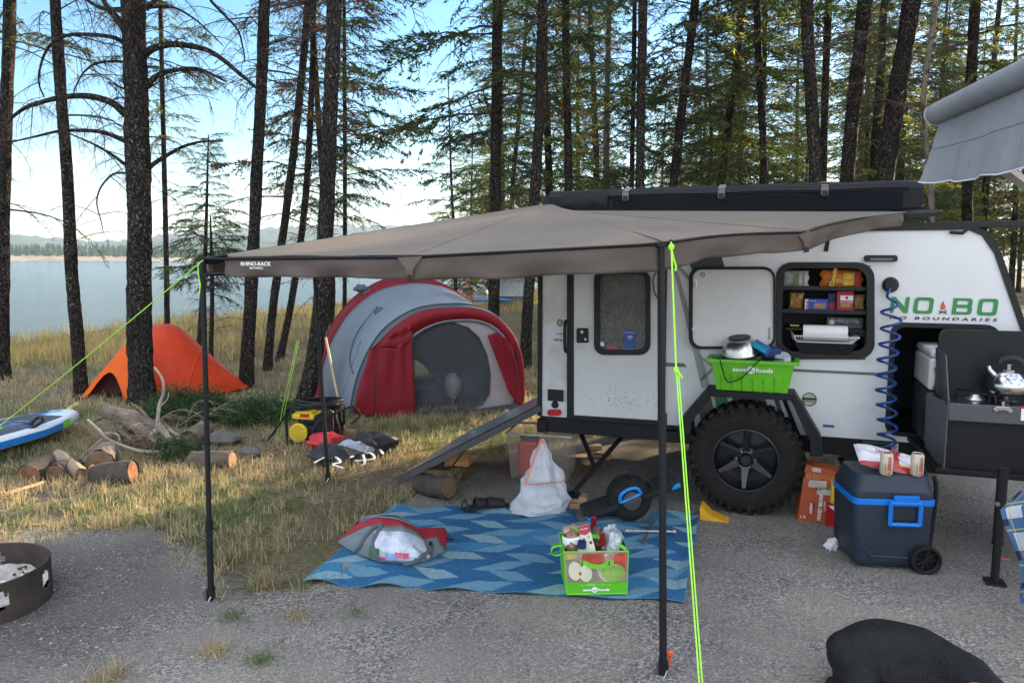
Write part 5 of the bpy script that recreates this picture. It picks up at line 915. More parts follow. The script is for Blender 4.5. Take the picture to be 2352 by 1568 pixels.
# valances
def val(a, c, h, nm, seedv, sag=.045, out=.0, h2=None, sk=0):
    b_ = MB(); d = (c-a); nrm = V((d.y, -d.x, 0)).normalized()
    def f(u, v):
        e = a.lerp(c, u).lerp(P0, sag*4*u*(1-u)); hh = (h+(h2-h)*u) if h2 else h; e = e+V((0, 0, -.004-hh*v))+nrm*(.022*mnoise.noise(V((u*7+seedv, v*1.6, 0)))*v+.012*math.sin(u*17+seedv)*v*v)+out*nrm*v; e.z += .012*mnoise.noise(V((u*4, seedv, 3)))*v; return e
    b_.grid(f, 40, 8); return b_.build(nm, cloth2, aw, smooth=True, solid=.0025, ang=80)
val(B1.lerp(M1, .10), M1, .088, 'valance', 1, .0); val(M1, A1, .10, 'valance', 2, .0, h2=.115); val(A1, K1, .115, 'valance', 3, .045, h2=.09); val(K1, R1.lerp(K1, .06), .105, 'valance', 4, .04, h2=.07); val(C1, B1, .07, 'valance', 5, .045)
b_ = MB()
for a, c, k in ((B1, M1, 0), (M1, A1, 0), (A1, K1, .045), (K1, R1, .04), (C1, B1, .045)):
    b_.tube([a.lerp(c, t).lerp(P0, k*4*t*(1-t))+V((0, -.003, -.008)) for t in np.linspace(0, 1, 14)], .007, 6)
b_.build('edge_piping', bagm, aw, smooth=True)
# corner gussets
for e, sz in ((M1, .05), (K1, .045)):
    b_ = MB(); b_.prism([e+V((-sz, -.008, -.01)), e+V((sz, -.008, -.004)), e+V((.015, -.022, -.055)), e+V((.012, -.024, -.085)), e+V((-.012, -.024, -.085)), e+V((-.015, -.022, -.055))], V((0, -.004, 0))); b_.build('corner_gusset', cloth2, aw)
    b_ = MB(); b_.box(e+V((0, -.03, -.09)), (.016, .012, .026)); b_.build('buckle', blk, aw, bevel=.002)
vt = (M1-B1).normalized(); vb_ = B1.lerp(M1, .10)
pR = P(553, 610, B1.y-.03); vd_ = V((M1.x-B1.x, M1.y-B1.y, 0)).normalized(); vn_ = V((vd_.y, -vd_.x, 0)); vp = lambda x, y: onplane(x, y, B1+vn_*.034, vn_)
text('RHINO-RACK', vp(553, 610), vd_, UP, .017, ink_w, aw, width=(vp(622, 609)-vp(553, 609)).length, off=.0004, shear=.1); text('BATWING', vp(574, 618), vd_, UP, .010, ink_w, aw, width=(vp(604, 618)-vp(574, 618)).length)
# arms beneath the cloth
for e in (A1, M1, B1, C1, K1, D1_):
    b_ = MB(); b_.tube([P0-UP*.05, e-UP*.022], .014, 6); b_.build('arm', blkp, aw)
# the corner bracket sticking out at the left, poles
b_ = MB(); cb = P(467, 596, 3.52); b_.tube([cb, P(523, 585, 3.5)], .009, 6); b_.tube([P(461, 631, 3.52), P(522, 628, 3.49)], .010, 4); b_.box(P(468, 598, 3.52), (.02, .02, .03)); b_.box(P(468, 632, 3.52), (.035, .03, .022)); b_.build('corner_bracket', blkp, aw, bevel=.002)
def pole(top, foot, nm, joint=.5):
    b_ = MB(); j = top.lerp(foot, joint); b_.tube([top, j], .0125, 10); b_.tube([j, foot], .0155, 10); b_.tube([j+(top-foot).normalized()*.02, j-(top-foot).normalized()*.03], .019, 10); b_.box(foot+UP*.03, (.034, .036, .06)); b_.box(top, (.03, .03, .02)); p = b_.build('pole', blkp, aw, smooth=True, bevel=.0)
    b_ = MB(); b_.tube([foot+V((-.03, -.01, .05)), foot+V((-.026, -.012, -.01))], .004, 6); b_.tube([foot+V((.012, -.03, .03)), foot+V((-.004, -.038, -.005))], .004, 6); b_.build('foot_pin', chrome, p)
pole(P(465, 596, 3.52), G(485, 1376), 'p', .77); pole(A1+V((.002, -.01, -.01)), G(1523, 1545), 'p', .40); pole(V((C1.x+.02, 5.55, 1.62)), G(754, 1103), 'p', .45)
b_ = MB(); b_.tube([A1+V((-.02, -.01, -.012)), A1+V((.045, -.012, -.006))], .012, 8); b_.disc(A1+V((.035, -.02, 0)), (0, -1, 0), .01, .012, 8); b_.build('pole_head', blkp, aw, bevel=.001)
of = G(1538, 1530); b_ = MB(); b_.ball(of+UP*.055, (.014, .008, .018), 10); b_.tube([of+UP*.0, of+UP*.05], .004, 6); tag(b_.build('tent_peg', mat('orange_plastic', (.75, .10, .02), rough=.4, bump=0), smooth=True), 'orange headed peg pushed into the gravel beside the near awning pole foot', 'peg')
b_ = MB(); q = G(2308, 1283, .006); b_.box(q, (.045, .008, .006), rotz(.1)); tag(b_.build('plastic_strip', mat('orange_plastic', (0, 0, 0))), 'short orange plastic strip lying on the gravel right of the front jack', 'litter')
# roof bag
bg_ = aw; y0 = 2.0
def tl(px, py, d=.06): return t1(px, py, d)
b_ = MB(); pr = [(-.10, 1.985), (.075, 1.985), (.085, 2.0), (.085, 2.12), (.06, 2.155), (-.02, 2.175), (-.11, 2.15), (-.12, 2.02)]
sb0, sb1 = ts(1262, 460, .06)[0], ts(2118, 455, .06)[0]; ns_ = 40; vs_ = []; 
for i in range(ns_+1):
    t = i/ns_; s_ = sb0+(sb1-sb0)*t; sc = 1 if t < .97 else 1-(t-.97)*9
    for d_, h_ in pr: vs_.append(T(s_, -.015+(d_+.015)*(.6+.4*sc), 2.08+(h_-2.08)*(.75+.25*sc)+.006*mnoise.noise(V((s_*5, h_*20, 1)))))
m_ = len(pr); b_.add(vs_, [(i*m_+k, i*m_+(k+1) % m_, (i+1)*m_+(k+1) % m_, (i+1)*m_+k) for i in range(ns_) for k in range(m_)]+[list(range(m_)), [ns_*m_+k for k in range(m_)][::-1]]); bag_ = b_.build('awning_bag', bagm, bg_, smooth=True, ang=30)
b_ = MB(); b_.box(T((sb0+.45+sb1-.1)/2, .088, 2.045), (sb1-sb0-.57, .006, .105), TR); b_.build('side_panel', slate, bag_)
b_ = MB(); b_.tube([T(s_, .088, 2.108+.003*math.sin(s_*9)) for s_ in np.linspace(sb0+.35, sb1-.08, 20)], .005, 4); b_.tube([T(s_, .088, 2.122+.003*math.sin(s_*9)) for s_ in np.linspace(sb0+.35, sb1-.08, 20)], .004, 4); b_.build('zip', bagm, bag_)
b_ = MB(); b_.grid(lambda u, v: T(sb0+.1+.33*u, .09+.02*math.sin(v*3.1)+.008*mnoise.noise(V((u*5, v*5, 2))), 1.995+.15*v+.01*u), 12, 8); b_.tube([T(sb0+.1, .10, 2.0), T(sb0+.42, .10, 2.0)], .016, 8); b_.build('rolled_flap', bagm, bag_, smooth=True)
b_ = MB(); b_.box(T(sb0-.02, .06, 2.06), (.05, .05, .11), TR); b_.box(T(sb0+.03, .08, 2.0), (.05, .03, .05), TR); b_.tube([T(sb0-.03, .05, 2.0), T(sb0-.03, .05, 2.12)], .018, 8); b_.build('hinge', blkp, aw, bevel=.004)
for x in (1437, 1657, 1894):
    s_ = ts(x, 445, .09)[0]; b_ = MB(); b_.prism([T(s_-.022, -.05, 2.18), T(s_+.022, -.05, 2.18), T(s_+.022, .09, 2.145), T(s_-.022, .09, 2.145)], UP*.004); b_.box(T(s_, .096, 2.115), (.044, .01, .055), TR); st_ = b_.build('strap', mat('grey_webbing', (.16, .145, .13), rough=.8, bump=.3, bscale=200), bag_, bevel=.002)
    b_ = MB(); b_.box(T(s_, .106, 2.095), (.034, .008, .04), TR); b_.build('buckle', blk, st_, bevel=.002)
# roof rack bar ends
b_ = MB(); r0 = t1(2065, 498, .02); r1_ = t1(2160, 482, -.25); b_.tube([t1(2050, 492, -.02), T(ts(2150, 482, -.3)[0], -.3, 1.985)], .018, 6, squash=1.5); b_.tube([T(ts(2060, 480, -.3)[0], -.3, 1.99), T(ts(2162, 480, -.3)[0], -.3, 1.985)], .022, 8, squash=.6); b_.build('rack_crossbar', blkp, camper, smooth=True)
b_ = MB()
for s_ in (.5, 1.9): b_.box(T(s_, -.06, 1.94), (.05, .05, .10), TR)
b_.build('rack_foot', blkp, camper)
# guy lines
def cord(nm, label, pts, r, group=None): b_ = MB(); b_.tube(pts, r, 6); return tag(b_.build(nm, neon, smooth=True), label, 'guy line', group)
e0 = G(-130, 1075); cord('guy_line', 'bright green cord running from the awning corner down to the lower left', [P(466, 598, 3.5).lerp(e0, t)-UP*.02*math.sin(t*math.pi) for t in np.linspace(0, 1, 20)], .0028)
cord('guy_line', 'loose green cord end dangling beside the corner pole top', spline([P(462, 600, 3.48), P(455, 612, 3.48), P(457, 640, 3.48), P(460, 655, 3.48), P(457, 675, 3.48)], 5), .0025)
gA = A1+V((.035, -.03, .0)); g_end = G(1617, 1640)
gm = gA.lerp(g_end, .0); kn = P(1553, 850, 2.75)
cord('guy_line', 'upper single stretch of neon green cord from the near pole head down to its knot', [gA.lerp(kn, t) for t in np.linspace(0, 1, 8)], .0034)
cord('guy_line', 'left strand of the doubled neon green cord below the knot', [kn, P(1606, 1568, 2.35), P(1613, 1660, 2.25)], .0027)
cord('guy_line', 'right strand of the doubled neon green cord below the knot', [kn+V((.008, 0, 0)), P(1613, 1568, 2.37), P(1621, 1660, 2.27)], .0027)
b_ = MB(); b_.ball(kn, (.010, .010, .016), 8); b_.tube(spline([kn, P(1560, 858, 2.74), P(1567, 868, 2.74)], 4), .004, 6); b_.ball(gA+V((0, -.005, -.02)), (.013, .012, .014), 8); b_.tube(spline([gA+V((.0, 0, -.02)), P(1546, 590, 2.97), P(1552, 610, 2.97), P(1552, 622, 2.97)], 5), .0045, 6); tag(b_.build('guy_line_knot', neon, smooth=True), 'knots and short loose tails of the neon green cord near the pole', 'knot')
cord('guy_line', 'faint green cord pair slanting down between the shrub and the generator, left strand', [P(683, 780, 6.9), G(632, 1018)], .0016)
cord('guy_line', 'faint green cord pair slanting down between the shrub and the generator, right strand', [P(686, 782, 6.9), G(640, 1014)], .0016)

# ================================================================ STRIPED DOME TENT
t_red = mat('tent_red', (.31, .014, .028), rough=.55, var=.12, scale=3, bump=.3, bscale=7, trans=.4, spec=.35)
t_blue = mat('tent_pale_blue', (.28, .33, .39), rough=.5, var=.07, scale=3, bump=.3, bscale=6, trans=.4, spec=.4)
t_grey = mat('tent_blue_grey', (.12, .155, .185), rough=.55, var=.08, scale=3, bump=.2, bscale=9, trans=.4, spec=.35)
t_white = mat('tent_inner_white', (.50, .45, .47), rough=.7, var=.1, scale=4, bump=.3, bscale=9, trans=.35)
t_dark = mat('tent_floor_grey', (.045, .055, .065), rough=.6, var=.15, scale=4, bump=.3, bscale=12)
mesh_m = matalpha('dark_mosquito_mesh', (.20, .21, .23), .20, .8, .1, .2)
FL = G(811, 958); FRp = G(1200, 945); fw = (FRp-FL); fw.z = 0; FWd = fw.length; wx = fw.normalized(); bk = V((-wx.y, wx.x, 0)); FC = (FL+FRp)/2; FC.z = 0
dt = thing('dome_tent', 'large dome tent striped red and pale blue with a mesh door, behind the solar panel', 'tent', FC)
apF = onplane(1045, 704, FC+bk*.05, bk); HF = apF.z; aoff = (apF-FC).dot(wx)
AR = 1.0
def hoop(c, hw, h, a, lean=0, sq=.82, ao=0, ze=.86):
    """point on a tent hoop, a from 0 (left foot) to pi (right foot)"""
    x = -math.cos(a); z = max(math.sin(a), 0); x2 = math.copysign(abs(x)**sq, x); z2 = z**ze
    return c+wx*(hw*x2+ao*z2)+UP*(h*z2)+bk*(lean*z2)
sec = []   # (centre back offset, side offset, half width, height, apex shift)
apM = P(938, 634, 9.25); cM = V((apM.x, apM.y, 0)); sM = (cM-FC).dot(wx); bM = (cM-FC).dot(bk)
KF = [(0, 0, FWd/2, HF, aoff*.9, .82), (.30, -.10, FWd/2+.03, HF+.10, aoff*.5, .86), (bM*.72, sM*.75, 1.14, apM.z-.07, .0, .95), (bM, sM, 1.17, apM.z, 0, 1.0), (bM+.45, sM-.12, 1.06, apM.z-.12, 0, 1.05), (bM+1.25, sM-.4, .7, .35, 0, 1.0)]
def KS(t):
    i = min(int(t*(len(KF)-1)), len(KF)-2); f = t*(len(KF)-1)-i; a = KF[max(i-1, 0)]; b = KF[i]; c = KF[i+1]; d = KF[min(i+2, len(KF)-1)]
    return [.5*((2*q)+(r-p)*f+(2*p-5*q+4*r-s)*f*f+(3*q-p-3*r+s)*f**3) if 0 < i < 4 else q+(r-q)*f for p, q, r, s in zip(a, b, c, d)]
def tent_pt(u, v):
    k = KS(v); c = FC+bk*k[0]+wx*k[1]; p = hoop(c, k[2], max(k[3], .05), math.pi*u, 0, k[5], k[4], k[5]+.02); e = math.sin(math.pi*u)
    return p+(p-c).normalized()*.012*mnoise.noise(V((u*9, v*9, 0)))*e
bands = [('fly_border', t_grey, 0, .055), ('fly_panel', t_blue, .055, .40), ('fly_band', t_red, .40, .60), ('fly_back', t_grey, .60, 1)]
for nm, m_, v0, v1 in bands: b_ = MB(); b_.grid(lambda u, v: tent_pt(u, v0+(v1-v0)*v), 48, max(3, int(30*(v1-v0)))); b_.build(nm, m_, dt, smooth=True, solid=.004, ang=80)
for v0 in (.055, .40, .60): b_ = MB(); b_.tube([tent_pt(u, v0)+(tent_pt(u, v0)-FC).normalized()*.006 for u in np.linspace(0, 1, 40)], .008, 5); b_.build('pole_sleeve', t_grey if v0 < .1 else t_red, dt, smooth=True)
# side windows of the back half and vent hoods
def fp(px, py, d=0): return onplane(px, py, FC-bk*d, bk)
def fprism(nm, m_, pix, d, th=.004, holes=(), **k): b_ = MB(); b_.prism([fp(x, y, d) for x, y in pix], -bk*th, [[fp(x, y, d) for x, y in h] for h in holes]); return b_.build(nm, m_, dt, **k)
def arcpts(L_, R_, ap, n=24, sq=.8):
    o = []
    for i in range(n+1):
        a = math.pi*i/n; x = -math.cos(a); z = math.sin(a)**.86; x2 = math.copysign(abs(x)**sq, x); base = (L_[0]+R_[0])/2, (L_[1]+R_[1])/2; o.append((base[0]+(R_[0]-L_[0])/2*x2+(ap[0]-base[0])*z, base[1]+(R_[1]-L_[1])/2*x2+(ap[1]-base[1])*z))
    return o
outer = arcpts((811, 950), (1200, 940), (1045, 713)); inner = arcpts((850, 968), (1178, 948), (1052, 733)); inner2 = arcpts((858, 968), (1170, 950), (1053, 738))
# front: red arch band, pale trim, inner wall with mesh door
b_ = MB()
def band(nm, m_, A_, B_, d): b_ = MB(); n = len(A_); b_.add([fp(x, y, d) for x, y in A_]+[fp(x, y, d-.01) for x, y in B_], [(i, i+1, n+i+1, n+i) for i in range(n-1)]); return b_.build(nm, m_, dt, smooth=True, solid=.004)
b_ = MB(); n3 = 25; b_.add([tent_pt(i/24, 0)-bk*.003 for i in range(25)]+[fp(x, y, .0) for x, y in inner], [(i, i+1, n3+i+1, n3+i) for i in range(24)]); b_.build('front_arch_band', t_red, dt, smooth=True, solid=.004); band('front_trim', t_blue, inner, inner2, .004)
doorp = [(950, 750), (985, 742), (1040, 741), (1075, 752), (1100, 775), (1118, 815), (1126, 860), (1124, 905), (1108, 928), (1085, 936), (1020, 940), (958, 943), (950, 850)]
fprism('inner_wall', t_white, [(x, y) for x, y in inner2]+[], -.03, .004, [doorp])
fprism('door_mesh', mesh_m, doorp, -.032, .002)
b_ = MB(); pp = [fp(x, y, -.02) for x, y in doorp]; b_.tube(pp+[pp[0]], .008, 5); b_.build('door_zip', t_dark, dt)
fprism('floor_edge', t_dark, [(950, 943), (1100, 938), (1188, 925), (1198, 945), (1120, 962), (955, 975)], .02, .03)
# red door flaps tied back: left one hangs out in front
def flap(nm, pix_top, pix_bot, d0, d1, seedv):
    b_ = MB()
    def f(u, v):
        i = u*(len(pix_top)-1); k = min(int(i), len(pix_top)-2); w_ = i-k; a = [pix_top[k][q]*(1-w_)+pix_top[k+1][q]*w_ for q in (0, 1)]; c = [pix_bot[k][q]*(1-w_)+pix_bot[k+1][q]*w_ for q in (0, 1)]
        x, y = a[0]+(c[0]-a[0])*v, a[1]+(c[1]-a[1])*v; return fp(x, y, (d0+(d1-d0)*v)*(1 if nm else 1)+.015*mnoise.noise(V((u*4+seedv, v*3, 0)))+.01*math.sin(u*20)*(1-v))
    b_.grid(f, 24, 20); return b_.build(nm, t_red, dt, smooth=True, solid=.004, ang=80)
flap('door_flap', [(850, 802), (872, 795), (905, 800), (925, 785), (945, 760)], [(810, 945), (845, 955), (885, 965), (925, 977), (955, 983)], .02, .07, 1)
flap('door_flap', [(850, 803), (895, 765), (925, 750), (945, 745)], [(852, 800), (880, 795), (912, 800), (945, 780)], .02, .03, 3)
flap('door_flap', [(1120, 770), (1140, 762), (1160, 775), (1180, 800)], [(1170, 905), (1182, 915), (1192, 930), (1200, 930)], .01, .03, 2)
for pth in ([(870, 797), (862, 850), (858, 960)], [(946, 762), (950, 860), (956, 980)], [(1170, 785), (1188, 850), (1194, 920)]): b_ = MB(); b_.tube(spline([fp(x, y, .085) for x, y in pth], 6), .005, 4); b_.build('zip_line', mat('dark_maroon', (.07, .01, .015), bump=0), dt)
for u, v, gx_, gy_ in ((.28, .5, 705, 905), (.2, .2, 760, 985)):
    b_ = MB(); b_.tube([tent_pt(u, v), G(gx_, gy_)], .003, 4); b_.build('guy_cord', t_grey, dt)
# vents propped open
for (x, y, u, v) in ((888, 722, .36, .27), (838, 668, .30, .58)):
    c = tent_pt(u, v); b_ = MB(); b_.ball(P(x-8, y-6, c.y-.1), (.09, .06, .05), 12, .4, 3, 1); b_.ball(P(x+12, y+6, c.y-.1), (.10, .06, .05), 12, .4, 3, 2); b_.jitter(.015, 12); b_.build('vent_hood', t_grey, dt, smooth=True)
b_ = MB(); b_.tube(spline([tent_pt(.33, .27)+V((0, -.02, 0)), tent_pt(.22, .25)+V((0, -.02, 0)), tent_pt(.14, .22)+V((0, -.02, 0)), tent_pt(.10, .12)+V((0, -.02, 0))], 8), .006, 4); b_.build('seam', t_dark, dt)
# bedding inside seen through the mesh
bed = mat('navy_sleeping_bag', (.03, .045, .09), rough=.8, var=.4, scale=6, bump=.3)
b_ = MB(); b_.ball(fp(1075, 880, -.5)+V((0, .2, -.1)), (.36, .3, .24), 16, .3, 2, 3); b_.jitter(.03, 7); tag(b_.build('sleeping_bag', bed, smooth=True), 'right heap of dark navy bedding behind the tent mesh door', 'bedding')
b_ = MB(); b_.ball(fp(1000, 890, -.5)+V((0, .2, -.12)), (.28, .3, .20), 16, .3, 2, 5); b_.jitter(.03, 7); tag(b_.build('sleeping_bag', bed, smooth=True), 'left heap of dark navy bedding behind the tent mesh door', 'bedding')
b_ = MB(); b_.ball(fp(1040, 885, -.42), (.10, .1, .15), 12, .2, 3, 4); tag(b_.build('pillow', mat('checked_pillow', (.35, .36, .38), var=.5, scale=16, bump=.1), smooth=True), 'grey checked pillow between the bedding heaps in the tent', 'pillow')

# ================================================================ ORANGE TENT
o_m = mat('tent_orange', (.76, .072, .018), rough=.55, var=.12, scale=3, bump=.6, bscale=5, trans=.3, spec=.3)
o_m2 = mat('tent_bright_orange', (.90, .16, .01), rough=.55, var=.08, scale=3, bump=.25, bscale=6, trans=.35, spec=.3)
oL, oR = G(176, 924), G(574, 899); oL.z = oR.z = 0; ax_o = oR-oL; ox = ax_o.normalized(); ob_ = V((-ox.y, ox.x, 0)); ot = thing('ridge_tent', 'low bright orange backpacking tent behind the thickest trunk', 'tent', oL.lerp(oR, .5))
def oz(px, py): p = onplane(px, py, oL+ob_*.35, ob_); return (p-oL).dot(ox)/ax_o.length, p.z
prof_o = [(0, .0)]+[oz(*q) for q in ((225, 866), (290, 790), (340, 760), (362, 750), (385, 747), (412, 755), (440, 780), (480, 816), (530, 858))]+[(1, .0)]
pu = [q[0] for q in prof_o]; ph = [q[1] for q in prof_o]
def o_pt(u, v):
    h = float(np.interp(u, pu, ph)); hw = .1+.62*math.sin(math.pi*min(max((u-.0)/1.0, 0), 1))**.8; a = math.pi*v; x = math.cos(a); z = math.sin(a)
    pk = .5+.5*min(1, abs(u-.52)*3.4); return oL+ax_o*u+ob_*(.35-hw*math.copysign(abs(x)**.9, x))+UP*(h*(z**(.75+.5*pk))+.02)+ob_*.02*mnoise.noise(V((u*8, v*6, 0)))
open_u = (.10, .30)
b_ = MB(); b_.grid(lambda u, v: o_pt(.33+.67*u, v), 44, 24); b_.build('fly', o_m, ot, smooth=True, solid=.004, ang=80)
b_ = MB(); b_.grid(lambda u, v: o_pt(.33*u, .5+.5*v), 18, 12); b_.build('fly', o_m, ot, smooth=True, solid=.004, ang=80)
b_ = MB()
def ves(u, v):  # near side of the vestibule, raised off the ground where the door is rolled up
    uu = .33*u; lo = .30*math.sin(min(1, max(0, (uu-.03)/.24))*math.pi)**.7 if .03 < uu < .27 else 0; return o_pt(uu, .5-(.5-lo)*v)
b_.grid(ves, 24, 12); b_.build('vestibule', o_m2, ot, smooth=True, solid=.004, ang=80)
b_ = MB(); b_.grid(lambda u, v: o_pt(.30+.0*u, v*.5)+ob_*(.02+.2*u*0)+ox*(.0), 2, 10); b_.build('opening_shade_sheet', mat('opening_shade_maroon', (.04, .012, .015), rough=.8, bump=0), ot, solid=.01)  # dark sheets standing in for the shade inside the tent opening
b_ = MB(); b_.add([o_pt(.05, .46)*1, o_pt(.30, .46)*1, V(o_pt(.30, .02)) + ob_*.45, V(o_pt(.05, .02))+ob_*.2], [(0, 1, 2, 3)]); b_.build('opening_shade_sheet', mat('opening_shade_maroon', (0, 0, 0)), ot, solid=.01)
for uu, v0, v1 in ((.42, 0, 1), (.62, 0, .5), (.33, 0, 1)):
    b_ = MB(); b_.tube([o_pt(uu+(.12*(v/24-.0) if uu == .62 else 0), v0+(v1-v0)*v/24)-ob_*.006+UP*.004 for v in range(25)], .009, 5); b_.build('pole_seam', o_m, ot, smooth=True)
b_ = MB(); b_.prism([P(423, 815, 9.0), P(444, 831, 9.0), P(434, 835, 9.0)], V((0, .01, 0))); b_.build('vent_tab', mat('dark_maroon', (0, 0, 0)), ot)
b_ = MB(); b_.tube(spline([G(120, 962, .01), G(140, 948, .03), G(160, 938, .02), G(175, 926, .05)], 4), .03, 6, squash=.5); b_.jitter(.02, 9); tag(b_.build('yellow_cloth', mat('pale_yellow_cloth', (.50, .50, .14), rough=.8, var=.2, bump=.2), smooth=True), 'strip of pale yellow cloth at the left tip of the orange tent', 'cloth')

# ================================================================ FAR CAMP: green and white tent, lone figure, red blanket, kayak
fc = P(1172, 706, 26); ft = thing('cabin_tent', 'distant white tent with a bright green roof between the trunks near the water', 'tent', fc)
b_ = MB(); b_.grid(lambda u, v: fc+V(((u-.5)*1.3, 0, .35+.85*v))+V((0, .3*math.sin(u*3.14), 0)), 6, 3); b_.build('wall', mat('far_white_cloth', (.45, .47, .5), rough=.8, trans=.2, bump=0), ft)
b_ = MB(); b_.grid(lambda u, v: fc+V(((u-.5)*1.3, -.02, .0+.38*v))+V((0, .3*math.sin(u*3.14), 0)), 6, 2); b_.build('skirt', mat('far_grey_cloth', (.10, .11, .13), bump=0), ft)
b_ = MB(); b_.grid(lambda u, v: fc+V(((u-.5)*1.4*(1-.0*v), -.05+.8*v, .95+.38*math.sin(u*math.pi)**.6*(1-.3*abs(v-.4)))), 10, 4); b_.build('roof', mat('far_green_cloth', (.03, .30, .14), trans=.2, bump=0), ft)
f2 = P(1098, 705, 27); b_ = MB(); b_.ball(f2+UP*.35, (.45, .4, .5), 10, .1); tag(b_.build('canvas_tent', mat('far_white_cloth', (.5, .5, .5)), smooth=True), 'small pale tent partly hidden left of the green-roofed tent', 'tent')
kp = P(1110, 700, 25); b_ = MB(); b_.tube([kp+V((-.7, 0, .15)), kp+V((-.4, 0, .16)), kp+V((.6, .1, .16)), kp+V((1, .1, .15))], [.02, .12, .12, .02], 8, squash=.5); tag(b_.build('kayak', mat('kayak_blue', (.03, .2, .5), bump=0), smooth=True), 'tiny blue kayak lying on the grass by the distant tents', 'kayak')
skin = mat('skin', (.45, .24, .15), rough=.5, var=.05, bump=0)
pb = P(1075, 702, 23); pn = thing('person', 'distant tanned person in a black swimsuit seated on the bank beyond the striped tent', 'person', pb)
b_ = MB(); b_.tube([pb+V((0, 0, .12)), pb+V((0, .02, .3)), pb+V((.0, .02, .5)), pb+V((.02, 0, .64)), pb+V((.02, -.01, .70))], [.15, .12, .16, .10, .05], 10); b_.ball(pb+V((.03, -.02, .80)), (.085, .1, .115), 10)
for sx in (-.13, .13): b_.tube([pb+V((sx, 0, .60)), pb+V((sx*1.5, -.05, .36)), pb+V((sx*1.2, -.28, .22))], [.05, .04, .03], 6)
for sx in (-.08, .08): b_.tube([pb+V((sx, 0, .12)), pb+V((sx, -.42, .3)), pb+V((sx, -.6, .03))], [.09, .065, .045], 6)
b_.build('body', skin, pn, smooth=True)
b_ = MB(); b_.lathe([(.13, .42), (.165, .5), (.15, .56)], pb+V((0, .02, 0)), UP, 12); b_.lathe([(.16, .05), (.15, .18), (.13, .24)], pb, UP, 12); b_.build('swimsuit', ink_k, pn)
b_ = MB(); b_.ball(pb+V((.03, .03, .83)), (.095, .1, .11), 8); b_.build('hair', mat('dark_hair', (.03, .02, .012), bump=0), pn, smooth=True)
# ================================================================ RUG
rg = [mat('rug_dark_blue', (.016, .115, .26), rough=.8, var=.25, scale=40, bump=.3, bscale=220), mat('rug_mid_blue', (.036, .19, .36), rough=.8, var=.2, scale=40, bump=.3, bscale=220), mat('rug_light', (.21, .35, .40), rough=.8, var=.15, scale=40, bump=.3, bscale=220), mat('rug_edge', (.05, .22, .34), rough=.8, bump=.2)]
ra, rb, rc, rd = G(692, 1340), G(1572, 1386), G(1608, 1182), G(906, 1163)
RW = (rb-ra).length; RD = (rd-ra).length
def rug_p(u, v):
    p = ra.lerp(rb, u).lerp(rd.lerp(rc, u), v); dx = RW*u
    p.z = .012+.010*math.sin(u*34+v*2)*(abs(v-.5)*2)**3+.004*math.sin(dx*9.4*2)+.006*mnoise.noise(V((u*6, v*6, 1))); p.y += .012*math.sin(u*30)*(1-v)**4+.01*math.sin(u*21+2)*v**5
    if u > .97: p.z += (u-.97)*1.2*abs(math.sin(v*5))
    return p
NR = 10
def rug_m(u, v):
    if v < .008 or v > .992 or u < .003 or u > .997: return 3
    j = int(v*NR); fv = v*NR-j; per = .21; sl = .5*(fv-.5)*(1 if j % 2 else -1); x = u/per+j*.5+sl*.7+(.15*math.sin(j*2.3)); f = x-math.floor(x); k = int(math.floor(x))
    w_ = .44+.10*math.sin(j*1.7+k)
    if f < w_ and abs(fv-.5) < .5*(1-max(0, (f-w_*.6))*1.6):
        return 2 if int(u*420) % 2 else (2 if (j+k) % 3 == 0 else 1)
    return 1 if (k*3+j) % 4 == 1 else 0
b_ = MB(); b_.grid(rug_p, 420, 130, rug_m); tag(b_.build('outdoor_rug', rg, smooth=True, fix=False), 'blue patterned woven outdoor rug spread on the gravel before the trailer door', 'rug')
ZR = .022
# ================================================================ DUFFEL BAG
dz = ZR; du = thing('duffel_bag', 'slumped red and grey duffel bag with a clear window lying on the blue rug', 'bag', G(905, 1270, dz))
dg_m = mat('duffel_grey', (.15, .18, .205), rough=.75, var=.12, scale=8, bump=.3, bscale=30); dr_m = mat('duffel_red', (.30, .012, .022), rough=.7, var=.12, scale=8, bump=.3, bscale=30)
def fpl(px, py, Y): return P(px, py, Y)
yb = G(905, 1292, dz).y
